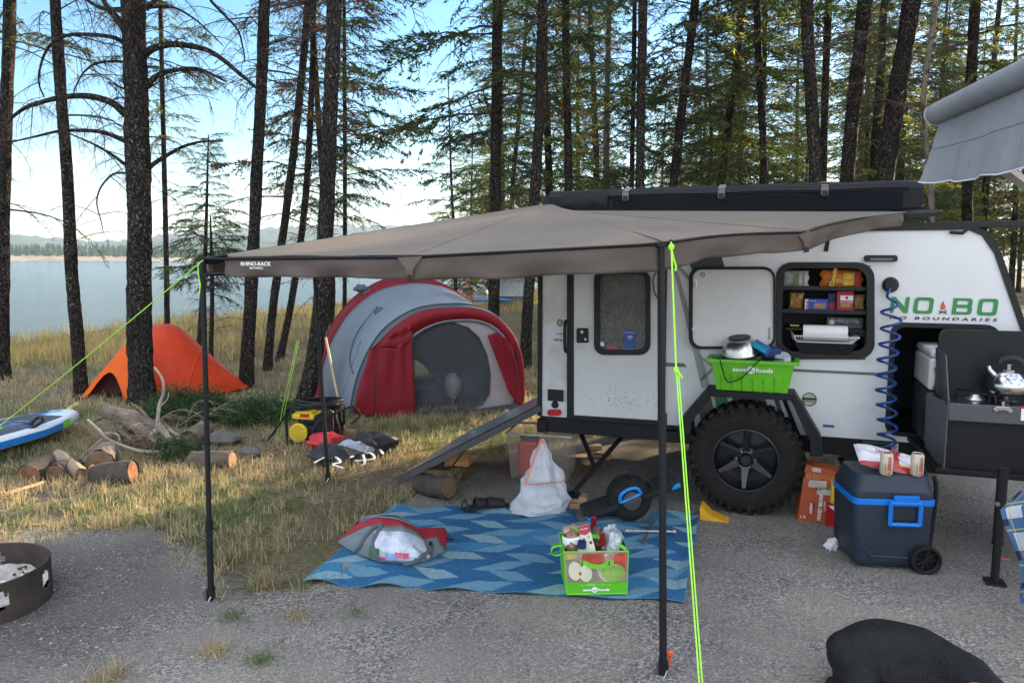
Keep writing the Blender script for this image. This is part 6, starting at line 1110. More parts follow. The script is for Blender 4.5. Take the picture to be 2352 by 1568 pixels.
# section loop: x along bag; front face leans back; top ridge; back
fl = [(776, 1245), (800, 1262), (835, 1279), (880, 1291), (925, 1297), (965, 1292), (1000, 1280), (1022, 1262), (1028, 1235)]
tl_ = [(778, 1240), (818, 1218), (850, 1206), (880, 1205), (925, 1208), (955, 1220), (975, 1238), (1000, 1232), (1026, 1220)]
rt = [(790, 1236), (822, 1196), (850, 1186), (880, 1182), (912, 1184), (935, 1196), (950, 1215), (985, 1212), (1016, 1212)]
def curve(pts, u): i = u*(len(pts)-1); k = min(int(i), len(pts)-2); w_ = i-k; return pts[k][0]*(1-w_)+pts[k+1][0]*w_, pts[k][1]*(1-w_)+pts[k+1][1]*w_
yA = [G(x, y, dz).y for x, y in fl]
def duf(u, v):
    # v 0 bottom front -> .5 front top edge -> .8 ridge back -> 1 ground behind
    x0, y0 = curve(fl, u); x1, y1 = curve(tl_, u); x2, y2 = curve(rt, u); yy = float(np.interp(u, np.linspace(0, 1, 9), yA)); e = math.sin(math.pi*min(max(u, .02), .98))
    a = P(x0, y0, yy); a.z = dz; b = P(x1, y1, yy+.10*e); c = P(x2, y2, yy+.22*e); d = V((c.x, yy+.34*e+.01, dz))
    if v < .45: t = v/.45; p = a.lerp(b, t)+V((0, -.05*math.sin(t*math.pi)*e, .0))
    elif v < .8: t = (v-.45)/.35; p = b.lerp(c, t)+UP*.012*math.sin(t*math.pi)
    else: t = (v-.8)/.2; p = c.lerp(d, t)+V((0, .04*math.sin(t*math.pi), 0))
    q = mnoise.noise_vector(V((u*9, v*7, 2)))*.009*e; return p+q
def seg(nm, m_, u0, u1, v0, v1, nu, nv, off_=0, **k): b_ = MB(); b_.grid(lambda u, v: duf(u0+(u1-u0)*u, v0+(v1-v0)*v)+V((0, -off_, off_*.3)), nu, nv); return b_.build(nm, m_, du, smooth=True, ang=80, **k)
seg('grey_front', dg_m, 0, .89, 0, .45, 46, 12, solid=.003); seg('red_end', dr_m, .89, 1, 0, .45, 8, 12, solid=.003); seg('red_top', dr_m, 0, 1, .45, .62, 46, 6, solid=.003); seg('red_back', dr_m, 0, 1, .80, 1, 46, 6, solid=.003); seg('red_top_right', dr_m, .62, 1, .62, .8, 18, 5, solid=.003)
b_ = MB(); b_.grid(lambda u, v: duf(.2+.42*u, .62+.18*v)-UP*.05*math.sin(math.pi*u)*math.sin(math.pi*v), 16, 6); b_.build('open_mouth', mat('duffel_lining', (.05, .06, .07), bump=.2), du, smooth=True)
b_ = MB(); b_.tube([duf(u, .79)+UP*.004 for u in np.linspace(.15, .68, 24)], .007, 5); b_.tube([duf(u, .63)+UP*.004 for u in np.linspace(.15, .68, 24)], .005, 5); b_.build('zip', dg_m, du, smooth=True)
wnd = mat('clear_window', (.42, .47, .56), rough=.15, var=.35, scale=9, bump=.6, bscale=12, spec=.9)
seg('clear_window', wnd, .30, .73, .06, .40, 20, 10, .006)
for (u0, u1, v0, v1, c, nm) in ((.28, .36, .05, .2, (.06, .14, .05), 'green_item'), (.40, .52, .06, .16, (.25, .35, .55), 'blue_item'), (.46, .56, .11, .18, (.55, .06, .12), 'red_item'), (.34, .40, .05, .1, (.5, .08, .04), 'red_item'), (.60, .70, .05, .10, (.04, .15, .06), 'green_item')): seg(nm, mat('bagged_'+nm, c, rough=.4, var=.4, scale=30, bump=0), u0, u1, v0, v1, 8, 5, .0085)
strap = mat('grey_webbing_strap', (.085, .105, .125), rough=.8, var=.1, bump=.3, bscale=200)
for pth in ([(.18, .03), (.21, .18), (.24, .33), (.30, .44), (.37, .475)], [(.37, .475), (.32, .34), (.31, .2), (.34, .1), (.40, .03)], [(.60, .03), (.66, .12), (.74, .22), (.80, .30)], [(.74, .02), (.75, .12), (.79, .24), (.80, .30)], [(.50, .0), (.60, .03), (.7, .16), (.80, .30)]):
    b_ = MB(); sp_ = spline([duf(u, v)+V((0, -.014, .006)) for u, v in pth], 5); vs_ = []
    for i, p in enumerate(sp_): t = (sp_[min(i+1, len(sp_)-1)]-sp_[max(i-1, 0)]).normalized(); s_ = t.cross(V((0, -1, .3))).normalized()*.011; vs_ += [p-s_, p+s_]
    b_.add(vs_, [(2*i, 2*i+1, 2*i+3, 2*i+2) for i in range(len(sp_)-1)]); b_.build('strap', strap, du, solid=.002, smooth=True)
b_ = MB(); b_.box(duf(.80, .31)+V((0, -.02, .01)), (.02, .01, .035), rotz(.3)); b_.build('buckle', blk, du, bevel=.002)
b_ = MB(); b_.tube(spline([duf(.97, .3)+V((.01, -.02, 0)), duf(.99, .2)+V((.03, -.03, -.01)), duf(.99, .1)+V((.045, -.03, .0))], 4), .004, 5); b_.build('cord', blk, du)
text('Kettle', duf(.60, .27)+V((0, -.03, .01)), V((.7, 0, -.6)), V((.5, 0, .7)), .016, ink_k, du, width=.07)

# ================================================================ SHOPPING BAG
lime_c = mat('lime_cloth', (.15, .55, .03), rough=.5, var=.08, scale=10, bump=.1)
sA, sB = G(1302, 1364, dz), G(1434, 1362, dz); sC = G(1443, 1285, dz); sb = thing('shopping_bag', 'lime green boxy shopping bag printed with apples, packed with groceries, on the blue rug', 'bag', sA.lerp(sB, .5))
sx = (sB-sA).normalized(); sw = (sB-sA).length+.012; sy = V((-sx.y, sx.x, 0)); sdp = .26; sh = P(1300, 1267, sA.y).z-dz
def S(u, v, w_): return sA+sx*(sw*u)+sy*(sdp*v)+UP*(sh*w_)+sx*(-.008*(w_)*(1-u)*2+.004*w_*u)
b_ = MB(); photo_bg = mat('print_background', (.28, .22, .18), rough=.35, var=.4, scale=9, bump=0)
for (q, nm, m_) in (([S(0, 0, .0), S(1, 0, .0), S(1, 0, .29), S(0, 0, .29)], 'front_band', mat('lime_print', (.10, .46, .02), rough=.35, var=.05, bump=0)), ([S(0, 0, .29), S(1, 0, .29), S(1, 0, 1), S(0, 0, 1)], 'front_print', photo_bg), ([S(1, 0, 0), S(1, 1, 0), S(1, 1, .40), S(1, 0, .29)], 'side_band', mat('lime_print_side', (.05, .30, .03), rough=.3, bump=.2)), ([S(1, 0, .29), S(1, 1, .40), S(1, 1, 1), S(1, 0, 1)], 'side_print', mat('side_print_art', (.16, .20, .14), rough=.25, var=.7, scale=9, bump=.2)), ([S(0, 1, 0), S(0, 0, 0), S(0, 0, 1), S(0, 1, 1)], 'side_print', lime_c), ([S(1, 1, 0), S(0, 1, 0), S(0, 1, 1), S(1, 1, 1)], 'back_wall', lime_c), ([S(0, 0, .01), S(1, 0, .01), S(1, 1, .01), S(0, 1, .01)], 'bottom', lime_c)):
    b_ = MB(); b_.add(q, [(0, 1, 2, 3)]); b_.build(nm, m_, sb, solid=.003)
b_ = MB()
for q in ([S(0, 0, 1), S(1, 0, 1), S(1, 1, 1), S(0, 1, 1), S(0, 0, 1)], [S(0, 0, 0), S(1, 0, 0), S(1, 1, 0)], [S(0, 0, 0), S(0, 0, 1)], [S(1, 0, 0), S(1, 0, 1)], [S(1, 1, 0), S(1, 1, 1)]): b_.tube(q, .004, 5)
b_.build('piping', lime_c, sb)
def printed(nm, m_, u, w_, ru, rw, lay, a0=0, a1=2*math.pi, cl=(.03, .97)):
    pts = []
    for k in range(28):
        a = a0+(a1-a0)*k/28; uu = min(max(u+ru*math.cos(a), cl[0]), cl[1]); ww = min(max(w_+rw*math.sin(a), .295), .965); pts.append(S(uu, 0, ww)-sy*(.0035+.0005*lay))
    b_ = MB(); b_.prism(pts, -sy*.0003); b_.build(nm, m_, sb)
ap_r = mat('apple_red_print', (.42, .07, .04), rough=.35, var=.6, scale=14, bump=0); ap_g = mat('apple_green_print', (.25, .42, .09), rough=.35, var=.35, scale=12, bump=0); ap_w = mat('apple_flesh_print', (.62, .60, .46), rough=.35, var=.08, bump=0); ap_k = mat('apple_core_print', (.22, .12, .05), bump=0); bowl_p = mat('bowl_print', (.50, .44, .36), rough=.35, bump=0)
printed('printed_bowl', bowl_p, .86, .62, .36, .42, 0); printed('printed_bowl', mat('bowl_shadow_print', (.30, .22, .16), bump=0), .90, .66, .32, .38, 1)
printed('printed_red_apple', ap_r, .45, .86, .18, .2, 2); printed('printed_red_apple', ap_r, .92, .78, .16, .28, 2); printed('printed_green_apple', ap_g, .77, .51, .19, .21, 3); printed('printed_yellow_apple', mat('apple_yellow_print', (.5, .35, .1), bump=0), .08, .93, .12, .1, 2)
printed('printed_apple_half', ap_r, .17, .56, .12, .24, 2); printed('printed_apple_half', ap_w, .155, .56, .105, .225, 4); printed('printed_apple_half', ap_r, .32, .50, .115, .215, 3); printed('printed_apple_half', ap_w, .325, .50, .105, .20, 5); printed('printed_core', ap_k, .235, .50, .022, .045, 6)
b_ = MB(); hp_ = [S(.24, 0, .74), S(.33, 0, .735), S(.40, 0, .70), S(.52, 0, .68), S(.62, 0, .70), S(.68, 0, .74), S(.77, 0, .75)]; n_h = len(hp_); outw = [.005, .006, .02, .025, .02, .006, .005]
b_.add([p-sy*o-UP*.012 for p, o in zip(hp_, outw)]+[p-sy*o+UP*.012 for p, o in zip(hp_, outw)], [(i, i+1, n_h+i+1, n_h+i) for i in range(n_h-1)]); b_.build('front_handle', lime_c, sb, solid=.002)
b_ = MB()
for u in (.27, .70):
    for dw in (.712, .765): b_.disc(S(u, 0, dw)-sy*.008, -sy, .004, .002, 8)
b_.build('rivet', blk, sb)
text("we're", S(.22, 0, .20)-sy*.004, sx, UP, .010, mat('pale_lime_ink', (.40, .65, .30), bump=0), sb, width=sw*.11); text('local', S(.35, 0, .20)-sy*.004, sx, UP, .016, mat('pale_lime_ink', (0, 0, 0)), sb, width=sw*.13, off=.0006); text('to the core', S(.50, 0, .20)-sy*.004, sx, UP, .010, mat('pale_lime_ink', (0, 0, 0)), sb, width=sw*.24)
text('save', S(.27, 0, .08)-sy*.004, sx, UP, .012, ink_w, sb, width=sw*.145, off=.0008); text('foods', S(.52, 0, .08)-sy*.004, sx, UP, .012, ink_w, sb, width=sw*.19, off=.0008); b_ = MB(); b_.disc(S(.465, 0, .105)-sy*.0036, -sy, .0155, .0006, 18); b_.build('logo_disc', ink_w, sb); text('on', S(.435, 0, .08)-sy*.0046, sx, UP, .010, lime_c, sb, width=sw*.06, off=.0006)
def ribbon(nm, pts, wv, m_, parent, n=6):
    b_ = MB(); s_ = spline(pts, n); vs_ = [];
    for i, p in enumerate(s_): wv_ = wv if not callable(wv) else wv(i/len(s_)); vs_ += [p-wv_, p+wv_]
    b_.add(vs_, [(2*i, 2*i+1, 2*i+3, 2*i+2) for i in range(len(s_)-1)]); return b_.build(nm, m_, parent, solid=.002, smooth=True)
ribbon('long_handle', [S(.10, .62, 1.0), S(.12, .55, 1.22), S(.22, .5, 1.32), S(.42, .42, 1.2), S(.62, .35, 1.17), S(.88, .2, 1.06), S(1, .1, .95), S(1.01, .05, .8)], lambda t: (UP*.8+sy*.6).normalized()*.012, lime_c, sb)
ribbon('side_handle', [S(0, .2, 1.06), S(-.06, .3, 1.03), S(-.16, .3, .98), S(-.19, .3, .86), S(-.12, .28, .80), S(-.01, .25, .86)], sy*.02, lime_c, sb)
# groceries in the bag
gl = mat('wine_glass', (.012, .02, .015), rough=.08, spec=.8, bump=0); wf_ = mat('wine_foil', (.28, .012, .02), rough=.3, metal=.3, bump=0)
for (u, v, w0, tilt, lb_) in ((.62, .22, 1.22, (-.10, 0, 1), 'wine bottle with a red capsule nearest the front of the lime shopping bag'), (.555, .80, 1.36, (-.02, .0, 1), 'wine bottle with a red capsule standing at the back of the lime shopping bag')):
    tp_ = S(u, v, w0+.1); ax_ = V(tilt).normalized(); w_b = thing('wine_bottle', lb_, 'bottle', tp_-ax_*.22)
    b_ = MB(); b_.lathe([(0, -.25), (.034, -.25), (.037, -.24), (.037, -.12), (.030, -.095), (.016, -.07), (.014, -.05)], tp_, ax_, 20); b_.build('glass', gl, w_b, smooth=True)
    b_ = MB(); b_.lathe([(.0155, -.062), (.0145, -.012), (.0155, -.010), (.0155, 0), (.0, .001)], tp_, ax_, 20); b_.build('capsule', wf_, w_b, smooth=True)
def carton_in(label, c, size, Rm, m_, name='food_carton', cat='carton'): r_ = thing(name, label, cat, c); b_ = MB(); b_.box(c, size, Rm); b_.build('carton', m_, r_, bevel=.0015); return r_
Rc = Matrix((sx, sy, UP)).transposed() @ Matrix.Rotation(R(-14), 3, 'Y') @ Matrix.Rotation(R(-30), 3, 'X'); cc = S(.405, .30, 1.03); r_ = carton_in('yellow, red and white food carton sticking up from the lime shopping bag', cc, (.058, .05, .19), Rc, mat('carton_cream', (.62, .58, .45), rough=.35, bump=0))
q = lambda x, y, z: cc+Rc @ V((x, y, z))
b_ = MB(); b_.box(q(0, 0, .0955), (.058, .05, .001), Rc); b_.box(q(0, -.0, .07), (.0, .0, .0), Rc); b_.build('top_panel', mat('carton_yellow', (.75, .58, .03), rough=.3, bump=0, var=.15), r_)
b_ = MB(); b_.prism([q(-.029, -.0255, .094), q(.029, -.0255, .094), q(.029, -.0255, .055), q(0, -.0255, .043), q(-.029, -.0255, .055)], Rc @ V((0, -.0008, 0))); b_.build('red_panel', mat('carton_deep_red', (.33, .015, .03), rough=.3, bump=0), r_); text('Foods', q(-.018, -.027, .072), Rc @ V((1, 0, 0)), Rc @ V((0, 0, 1)), .008, ink_w, r_, width=.036)
for (x, z, c, nm) in ((-.014, .025, (.08, .12, .4), 'blue_mark'), (.012, .032, (.35, .33, .3), 'clock_mark'), (.016, .002, (.03, .03, .03), 'dark_mark')): b_ = MB(); b_.disc(q(x, -.0255, z), Rc @ V((0, -1, 0)), .008, .0008, 12); b_.build(nm, mat('print_'+nm, c, bump=0), r_)
jc = S(.29, .12, 1.06); r_ = thing('spice_jar', 'little jar with a dark blue cap by the front edge of the lime shopping bag', 'jar', jc-UP*.1); b_ = MB(); b_.lathe([(.022, -.14), (.022, .0)], jc, UP, 18); b_.build('jar', mat('jar_label', (.45, .5, .5), rough=.2, bump=0, var=.3, scale=30), r_, smooth=True); b_ = MB(); b_.lathe([(.023, -.005), (.023, .028), (.018, .03), (.017, .02), (0, .02)], jc, UP, 18); b_.build('cap', mat('navy_cap', (.02, .03, .12), rough=.35, bump=0), r_, smooth=True, ang=40)
bc_ = S(.17, .45, 1.06); r_ = thing('bread_bag', 'bag of brown buns with a white label in the left of the lime shopping bag', 'food bag', bc_-UP*.1); b_ = MB(); b_.ball(bc_-UP*.03, (.045, .06, .09), 14, .2, 3, 3); b_.build('bag', mat('bun_brown', (.28, .17, .10), rough=.25, var=.6, scale=18, bump=.6, bscale=25, spec=.8), r_, smooth=True)
b_ = MB(); b_.lathe([(.050, -.03), (.052, .02), (.046, .035)], bc_, (-.1, -.1, 1), 20); b_.build('label', ink_w, r_, smooth=True)
b_ = MB(); b_.ball(S(.20, .6, 1.22), (.055, .04, .03), 14, .3, 3, 4); tag(b_.build('fruit_pouch', mat('pale_pouch', (.50, .34, .24), rough=.2, var=.5, scale=20, bump=.5, bscale=20, spec=.8), smooth=True), 'clear pouch with peach coloured food on the top left of the lime shopping bag', 'food bag')
b_ = MB(); b_.ball(S(.80, .45, 1.0), (.06, .08, .09), 16, .4, 3, 8); b_.jitter(.012, 18); tag(b_.build('plastic_pouch', mat('clear_crinkled', (.36, .42, .44), rough=.12, var=.6, scale=25, bump=.8, bscale=30, spec=1), smooth=True), 'crinkled clear plastic pouch in the right of the lime shopping bag', 'food bag')
b_ = MB(); b_.ball(S(.58, .55, .98), (.04, .05, .08), 14, .3, 3, 9); tag(b_.build('onion_net', mat('onion_brown', (.16, .09, .07), rough=.3, var=.6, scale=25, bump=.6), smooth=True), 'dark brownish pouch between the two wine bottles in the lime shopping bag', 'food bag')

# ================================================================ SHOES, WRENCH, GARBAGE BAG, TUB, BOARD
shm = mat('black_sandal', (.012, .012, .013), rough=.7, bump=.3, bscale=60); 
for k, (x, y, a, lb) in enumerate(((1098, 1166, .25, 'left shoe of the black pair on the far edge of the rug'), (1128, 1164, -.2, 'right shoe of the black pair on the far edge of the rug'))):
    c = G(x, y, ZR); Rm = rotz(a+.3); r_ = thing('shoe', lb, 'shoe', c, 'pair of black shoes'); b_ = MB(); b_.tube([c+Rm @ V((-.12, 0, .012)), c+Rm @ V((-.06, .0, .012)), c+Rm @ V((.05, 0, .012)), c+Rm @ V((.12, 0, .014))], [.028, .038, .045, .03], 12, squash=.3); b_.build('sole', shm, r_, smooth=True)
    b_ = MB(); b_.grid(lambda u, v: c+Rm @ V((-.02+.11*u, -.045+.09*v, .02+.055*math.sin(v*math.pi)**.6*(1-.4*u))), 8, 10); b_.build('upper', shm, r_, solid=.006, smooth=True)
    b_ = MB(); b_.tube([c+Rm @ V((-.1+.0*t, .04*math.cos(t*math.pi), .02+.05*math.sin(t*math.pi))) for t in np.linspace(0, 1, 10)], .008, 6, squash=.6); b_.build('heel_strap', shm, r_, smooth=True)
wl0, wl1, wm0, wm1 = P(1437, 1218, G(1437, 1221, .03).y), P(1552, 1220, G(1552, 1223, .03).y), G(1478, 1243, .035), G(1500, 1195, .03)
wr = thing('lug_wrench', 'rusty cross-shaped lug wrench lying on the blue rug', 'wrench', (wl0+wl1)/2); rust = mat('rusty_steel', (.16, .12, .10), rough=.55, metal=.6, var=.5, scale=30, bump=.3)
for (a, c, nm) in ((wl0, wl1, 'long_bar'), (wm0, wm1, 'short_bar')): b_ = MB(); b_.tube([a, c], .0075, 8); b_.tube([a, a.lerp(c, .07)], .015, 8); b_.tube([c, c.lerp(a, .06)], .015, 8); b_.build(nm, rust if nm == 'short_bar' else mat('worn_steel', (.35, .31, .28), rough=.4, metal=.7, var=.4, scale=30), wr, smooth=True)
# white rubbish bag
gb = G(1238, 1180, .0); gY = gb.y+.05; gar = thing('garbage_bag', 'white garbage bag with a pale red drawstring hanging from the trailer corner', 'bag', gb)
rowsx = [(1007, 1242, 1248), (1020, 1238, 1254), (1050, 1222, 1268), (1085, 1208, 1285), (1115, 1196, 1296), (1140, 1186, 1306), (1160, 1175, 1309), (1178, 1167, 1300), (1190, 1178, 1278)]
def gbag(u, v):
    i = v*(len(rowsx)-1); k = min(int(i), len(rowsx)-2); t = i-k; y, x0, x1 = [rowsx[k][q]*(1-t)+rowsx[k+1][q]*t for q in range(3)]
    a = u*2*math.pi; cx = (x0+x1)/2; p = P(cx, y, gY); hw = (P(x1, y, gY)-P(x0, y, gY)).length/2; r_ = hw*(1+.12*math.sin(a*5+v*5)*(.3+.7*(1-v))+.22*mnoise.noise(V((math.cos(a)*2, math.sin(a)*2, v*6)))+.08*mnoise.noise(V((math.cos(a)*6, math.sin(a)*6, v*16)))); d = V((math.cos(a)*r_, math.sin(a)*r_*.62, .02*mnoise.noise(V((a*2, v*8, 4)))*v)); q = p+d; q.z = max(q.z, .012); return q
b_ = MB(); b_.grid(gbag, 72, 48); b_.v = [p+mnoise.noise_vector(p*11)*.016+mnoise.noise_vector(p*26)*.007*(1 if p.z > .02 else 0) for p in b_.v]; b_.build('bag', mat('white_film', (.66, .68, .72), rough=.3, var=.12, scale=10, bump=.7, bscale=22, trans=.3, spec=.6), gar, smooth=True)
rib_r = mat('drawstring_red', (.75, .22, .15), rough=.5, bump=0)
for pth in ([(1243, 1008), (1232, 1040), (1215, 1090), (1207, 1110)], [(1207, 1110), (1225, 1113), (1262, 1108), (1288, 1107), (1298, 1100), (1296, 1085)], [(1243, 1008), (1249, 1018)]): b_ = MB(); b_.tube([P(x, y, gY-.13*min(1, (y-1000)/90)) for x, y in pth], .008, 5, squash=.4); b_.build('drawstring', rib_r, gar, smooth=True)
# translucent tub with red fuel can
tb = G(1250, 1104); tub = thing('storage_tub', 'cloudy plastic storage tub standing behind the white garbage bag under the trailer corner', 'tub', tb); Rt = rotz(-.25)
tm_ = matalpha('cloudy_plastic', (.75, .70, .62), .26, .35, .5, .5); hW, hD, hH = .22, .17, .36
def tubp(x, y, z): k = 1+.15*z/hH; return tb+V((.0, .17, 0))+Rt @ V((x*hW*k, y*hD*k, z))
b_ = MB(); b_.add([tubp(x, y, .004) for x, y in ((-1, -1), (1, -1), (1, 1), (-1, 1))]+[tubp(x, y, hH) for x, y in ((-1, -1), (1, -1), (1, 1), (-1, 1))], [(0, 1, 2, 3)]+[(i, (i+1) % 4, 4+(i+1) % 4, 4+i) for i in range(4)]); b_.build('body', tm_, tub, bevel=.012)
b_ = MB(); rmm = [tubp(x, y, hH) for x, y in ((-1, -1), (1, -1), (1, 1), (-1, 1), (-1, -1))]; b_.tube(rmm, .009, 6); b_.build('rim', mat('cloudy_rim', (.6, .55, .48), rough=.35, trans=.3, bump=0), tub)
fcn = thing('fuel_can', 'red fuel can standing inside the cloudy storage tub', 'fuel can', tubp(-.35, -.3, .01)); b_ = MB(); b_.box(tubp(-.42, -.35, .15), (.15, .13, .28), Rt); b_.build('body', mat('red_can', (.45, .02, .025), rough=.4, var=.1, bump=.05), fcn, bevel=.02, seg=3); b_ = MB(); b_.tube([tubp(-.7, -.35, .31), tubp(-.1, -.35, .31)], .014, 6); b_.lathe([(.02, .29), (.02, .335), (0, .335)], tubp(-.55, -.35, 0), UP, 12); b_.build('handle', blk, fcn)
# wooden blocks below the jack
wood = mat('pine_wood', (.42, .28, .15), rough=.8, var=.25, scale=7, bump=.3, bscale=30); wood_o = mat('orange_split_wood', (.42, .20, .07), rough=.8, var=.35, scale=7, bump=.4, bscale=25)
jf = G(1324, 1166); 
b_ = MB(); b_.box(jf+UP*.022+V((.02, .03, 0)), (.16, .11, .038), rotz(.1)); tag(b_.build('wood_block', wood, bevel=.002), 'lower pale wood block under the rear jack foot', 'wood block', None); b_ = MB(); b_.box(jf+UP*.064+V((.0, .03, 0)), (.15, .10, .038), rotz(-.15)); tag(b_.build('wood_block', wood, bevel=.002), 'upper pale wood block directly beneath the rear jack foot', 'wood block')
for k, (x, y, a, lb) in enumerate(((1360, 1058, .2, 'pale wood offcut lying in the sun beneath the trailer, by the tub'), (1382, 1048, -.3, 'second pale wood offcut beneath the trailer, farther from the tub'), (1360, 1026, .1, 'small wood offcut far behind the rear jack on the sunlit ground'))): b_ = MB(); b_.box(G(x, y, .02), (.16, .08, .04), rotz(a)); tag(b_.build('wood_block', wood, bevel=.002), lb, 'wood block')
# one-wheeled board
oc = G(1443, 1190, ZR); oY = oc.y+.02; board = thing('one_wheel_board', 'black one-wheeled electric board tilted on the far edge of the rug', 'board', oc)
wc_ = oc+UP*.142; e_l, e_r = P(1340, 1182, oY-.02), P(1548, 1106, oY+.05); bx = (e_r-e_l).normalized(); bz = (UP-bx*bx.z).normalized(); by = bz.cross(bx)
b_ = MB(); b_.lathe([(.06, -.07), (.10, -.08), (.135, -.06), (.142, -.03), (.142, .03), (.135, .06), (.10, .08), (.06, .07)], wc_, by, 36, caps=True); b_.build('wheel', rubber, board, smooth=True)
b_ = MB(); b_.disc(wc_-by*.0815, -by, .055, .004, 24); b_.lathe([(.06, .0815), (.03, .09), (0, .09)], wc_, -by, 24); b_.build('hub', dgrey, board, smooth=True)
ec = (e_l+e_r)/2; cen = wc_-bz*.0
L1_ = (wc_-e_l).dot(bx); L2_ = (e_r-wc_).dot(bx); o0 = e_l-bz*(-.0)
def bd(x, y, z): return e_l+bx*x+by*y+bz*z
LT = (e_r-e_l).length
for nm, x0, x1 in (('rear_pad', .0, .22), ('front_pad', LT-.24, LT)):
    b_ = MB(); 
    def pad(u, v, x0=x0, x1=x1): x = x0+(x1-x0)*u; e = abs((x-LT/2)/(LT/2)); w_ = .115*(1-max(0, e-.72)**1.6*3.4); return bd(x, (v-.5)*2*w_, .03+.02*max(0, e-.7)*3)
    b_.grid(pad, 12, 6); b_.build(nm, mat('grip_black', (.014, .014, .015), rough=.9, bump=.5, bscale=300), board, solid=.03, smooth=True, ang=30)
b_ = MB()
for sgn in (-1, 1): b_.hexa([bd(.05, sgn*.10-.008, -.01), bd(LT-.05, sgn*.10-.008, -.01), bd(LT-.05, sgn*.10+.008, -.01), bd(.05, sgn*.10+.008, -.01), bd(.05, sgn*.10-.008, .025), bd(LT-.05, sgn*.10-.008, .025), bd(LT-.05, sgn*.10+.008, .025), bd(.05, sgn*.10+.008, .025)])
b_.build('side_rail', blkp, board, bevel=.003)
bl_e = mat('electric_blue', (.0, .22, .62), rough=.35, bump=0)
b_ = MB(); hx_ = (wc_-e_l).dot(bx); b_.tube(spline([bd(hx_-.075, -.115, .04), bd(hx_-.06, -.12, .085), bd(hx_-.01, -.12, .105), bd(hx_+.05, -.12, .095), bd(hx_+.07, -.115, .05)], 5), .012, 8); b_.tube([bd(hx_-.07, -.118, .04), bd(hx_+.07, -.116, .05)], .009, 8); b_.build('carry_handle', bl_e, board, smooth=True)
b_ = MB(); b_.box(bd(.06, -.0, -.015), (.10, .14, .02), Matrix((bx, by, bz)).transposed()); b_.box(bd(LT-.03, -.08, .0), (.09, .02, .03), Matrix((bx, by, bz)).transposed()); b_.build('bumper', bl_e, board, bevel=.006)
b_ = MB(); cc = P(1468, 1118, oY-.06); cp = []
for k in range(90): a = k*.28; cp.append(cc+V((math.cos(a)*(.055+.012*math.sin(k*.7)), .03*math.sin(a*1.3), math.sin(a)*(.028+.01*math.cos(k*.3)))+V((0, 0, .0)))) if False else cp.append(cc+V((math.cos(a)*(.06+.012*math.sin(k*.7)), .02*math.sin(k*.9), math.sin(a)*(.034+.01*math.cos(k*.3)))))
cp += spline([cp[-1], cc+V((-.06, 0, .08)), cc+V((-.05, 0, .12)), cc+V((-.02, 0, .09)), cc+V((.08, -.02, .02)), cc+V((.06, -.03, -.06)), cc+V((-.04, -.04, -.11))], 5); b_.tube(cp, .004, 5); tag(b_.build('charger_cable', blk, smooth=True), 'tangled black charger cable lying on top of the one-wheeled board', 'cable')
# chock
chc = G(1640, 1197); ch = mat('yellow_plastic', (.72, .38, .02), rough=.45, var=.1, bump=.05)
b_ = MB(); e = lambda x, y, z: chc+TE*x-TN*y+UP*z
for yy in (-.01, .035, .08): b_.prism([e(-.09, yy, .0), e(.10, yy, 0), e(.085, yy, .012), e(-.02, yy, .045), e(-.075, yy, .10), e(-.09, yy, .10)], -TN*.008)
b_.prism([e(-.09, -.01, .10), e(-.075, -.01, .10), e(-.02, -.01, .045), e(.085, -.01, .012), e(.085, -.01, .006), e(-.02, -.01, .038), e(-.078, -.01, .09), e(-.09, -.01, .09)], -TN*.1); b_.box(e(0, .04, .004), (.18, .1, .006), TR); tag(b_.build('wheel_chock', ch, bevel=.001), 'yellow ribbed plastic chock wedged at the left of the trailer wheel', 'chock')

# ================================================================ SOLAR PANEL AND FIREWOOD
q1, q4, q2 = P(908, 1099, 5.15), P(1238, 930, 5.42), P(1050, 1005, 6.05); q3 = q4+(q2-q1); sp_r = thing('solar_panel', 'grey solar panel leaning from the trailer rear corner down to a log', 'solar panel', q1); nrm_ = (q4-q1).cross(q2-q1).normalized(); nrm_ = nrm_ if nrm_.z > 0 else -nrm_
b_ = MB(); b_.prism([q1, q4, q3, q2], -nrm_*.05); b_.build('frame', mat('panel_frame_dark', (.03, .033, .036), rough=.4, metal=.5, bump=0), sp_r, bevel=.003)
ctr = (q1+q3)/2; b_ = MB(); b_.add([ctr+(p-ctr)*.965+nrm_*.003 for p in (q1, q4, q3, q2)], [(0, 1, 2, 3)]); b_.build('cells', mat('panel_glass', (.19, .20, .205), rough=.25, var=.06, bump=0, spec=.7), sp_r)
mid_ = q1.lerp(q2, 0).lerp(q4, .16); b_ = MB(); b_.tube([q1.lerp(q4, .2)-nrm_*.04, q1.lerp(q4, .32)-nrm_*.12, q1.lerp(q4, .45)-nrm_*.045], .008, 6); b_.box(q1.lerp(q4, .26)-nrm_*.06+V((0, .05, 0)), (.09, .05, .05)); b_.build('support_foot', blkp, sp_r)
b_ = MB()
for x, y in ((1082, 985), (1165, 945)): b_.box(P(x, y-3, 6.0), (.03, .02, .015))
b_.build('corner_clip', steel, sp_r)
barkl = mat('log_bark', (.055, .045, .038), rough=.95, var=.45, scale=9, bump=.9, bscale=30); endw = mat('log_end', (.18, .11, .065), rough=.85, var=.35, scale=25, bump=.4)
wgrey = mat('weathered_wood', (.15, .125, .10), rough=.9, var=.5, scale=9, bump=.8, bscale=30); wpale = mat('bleached_wood', (.32, .28, .23), rough=.85, var=.3, scale=9, bump=.4)
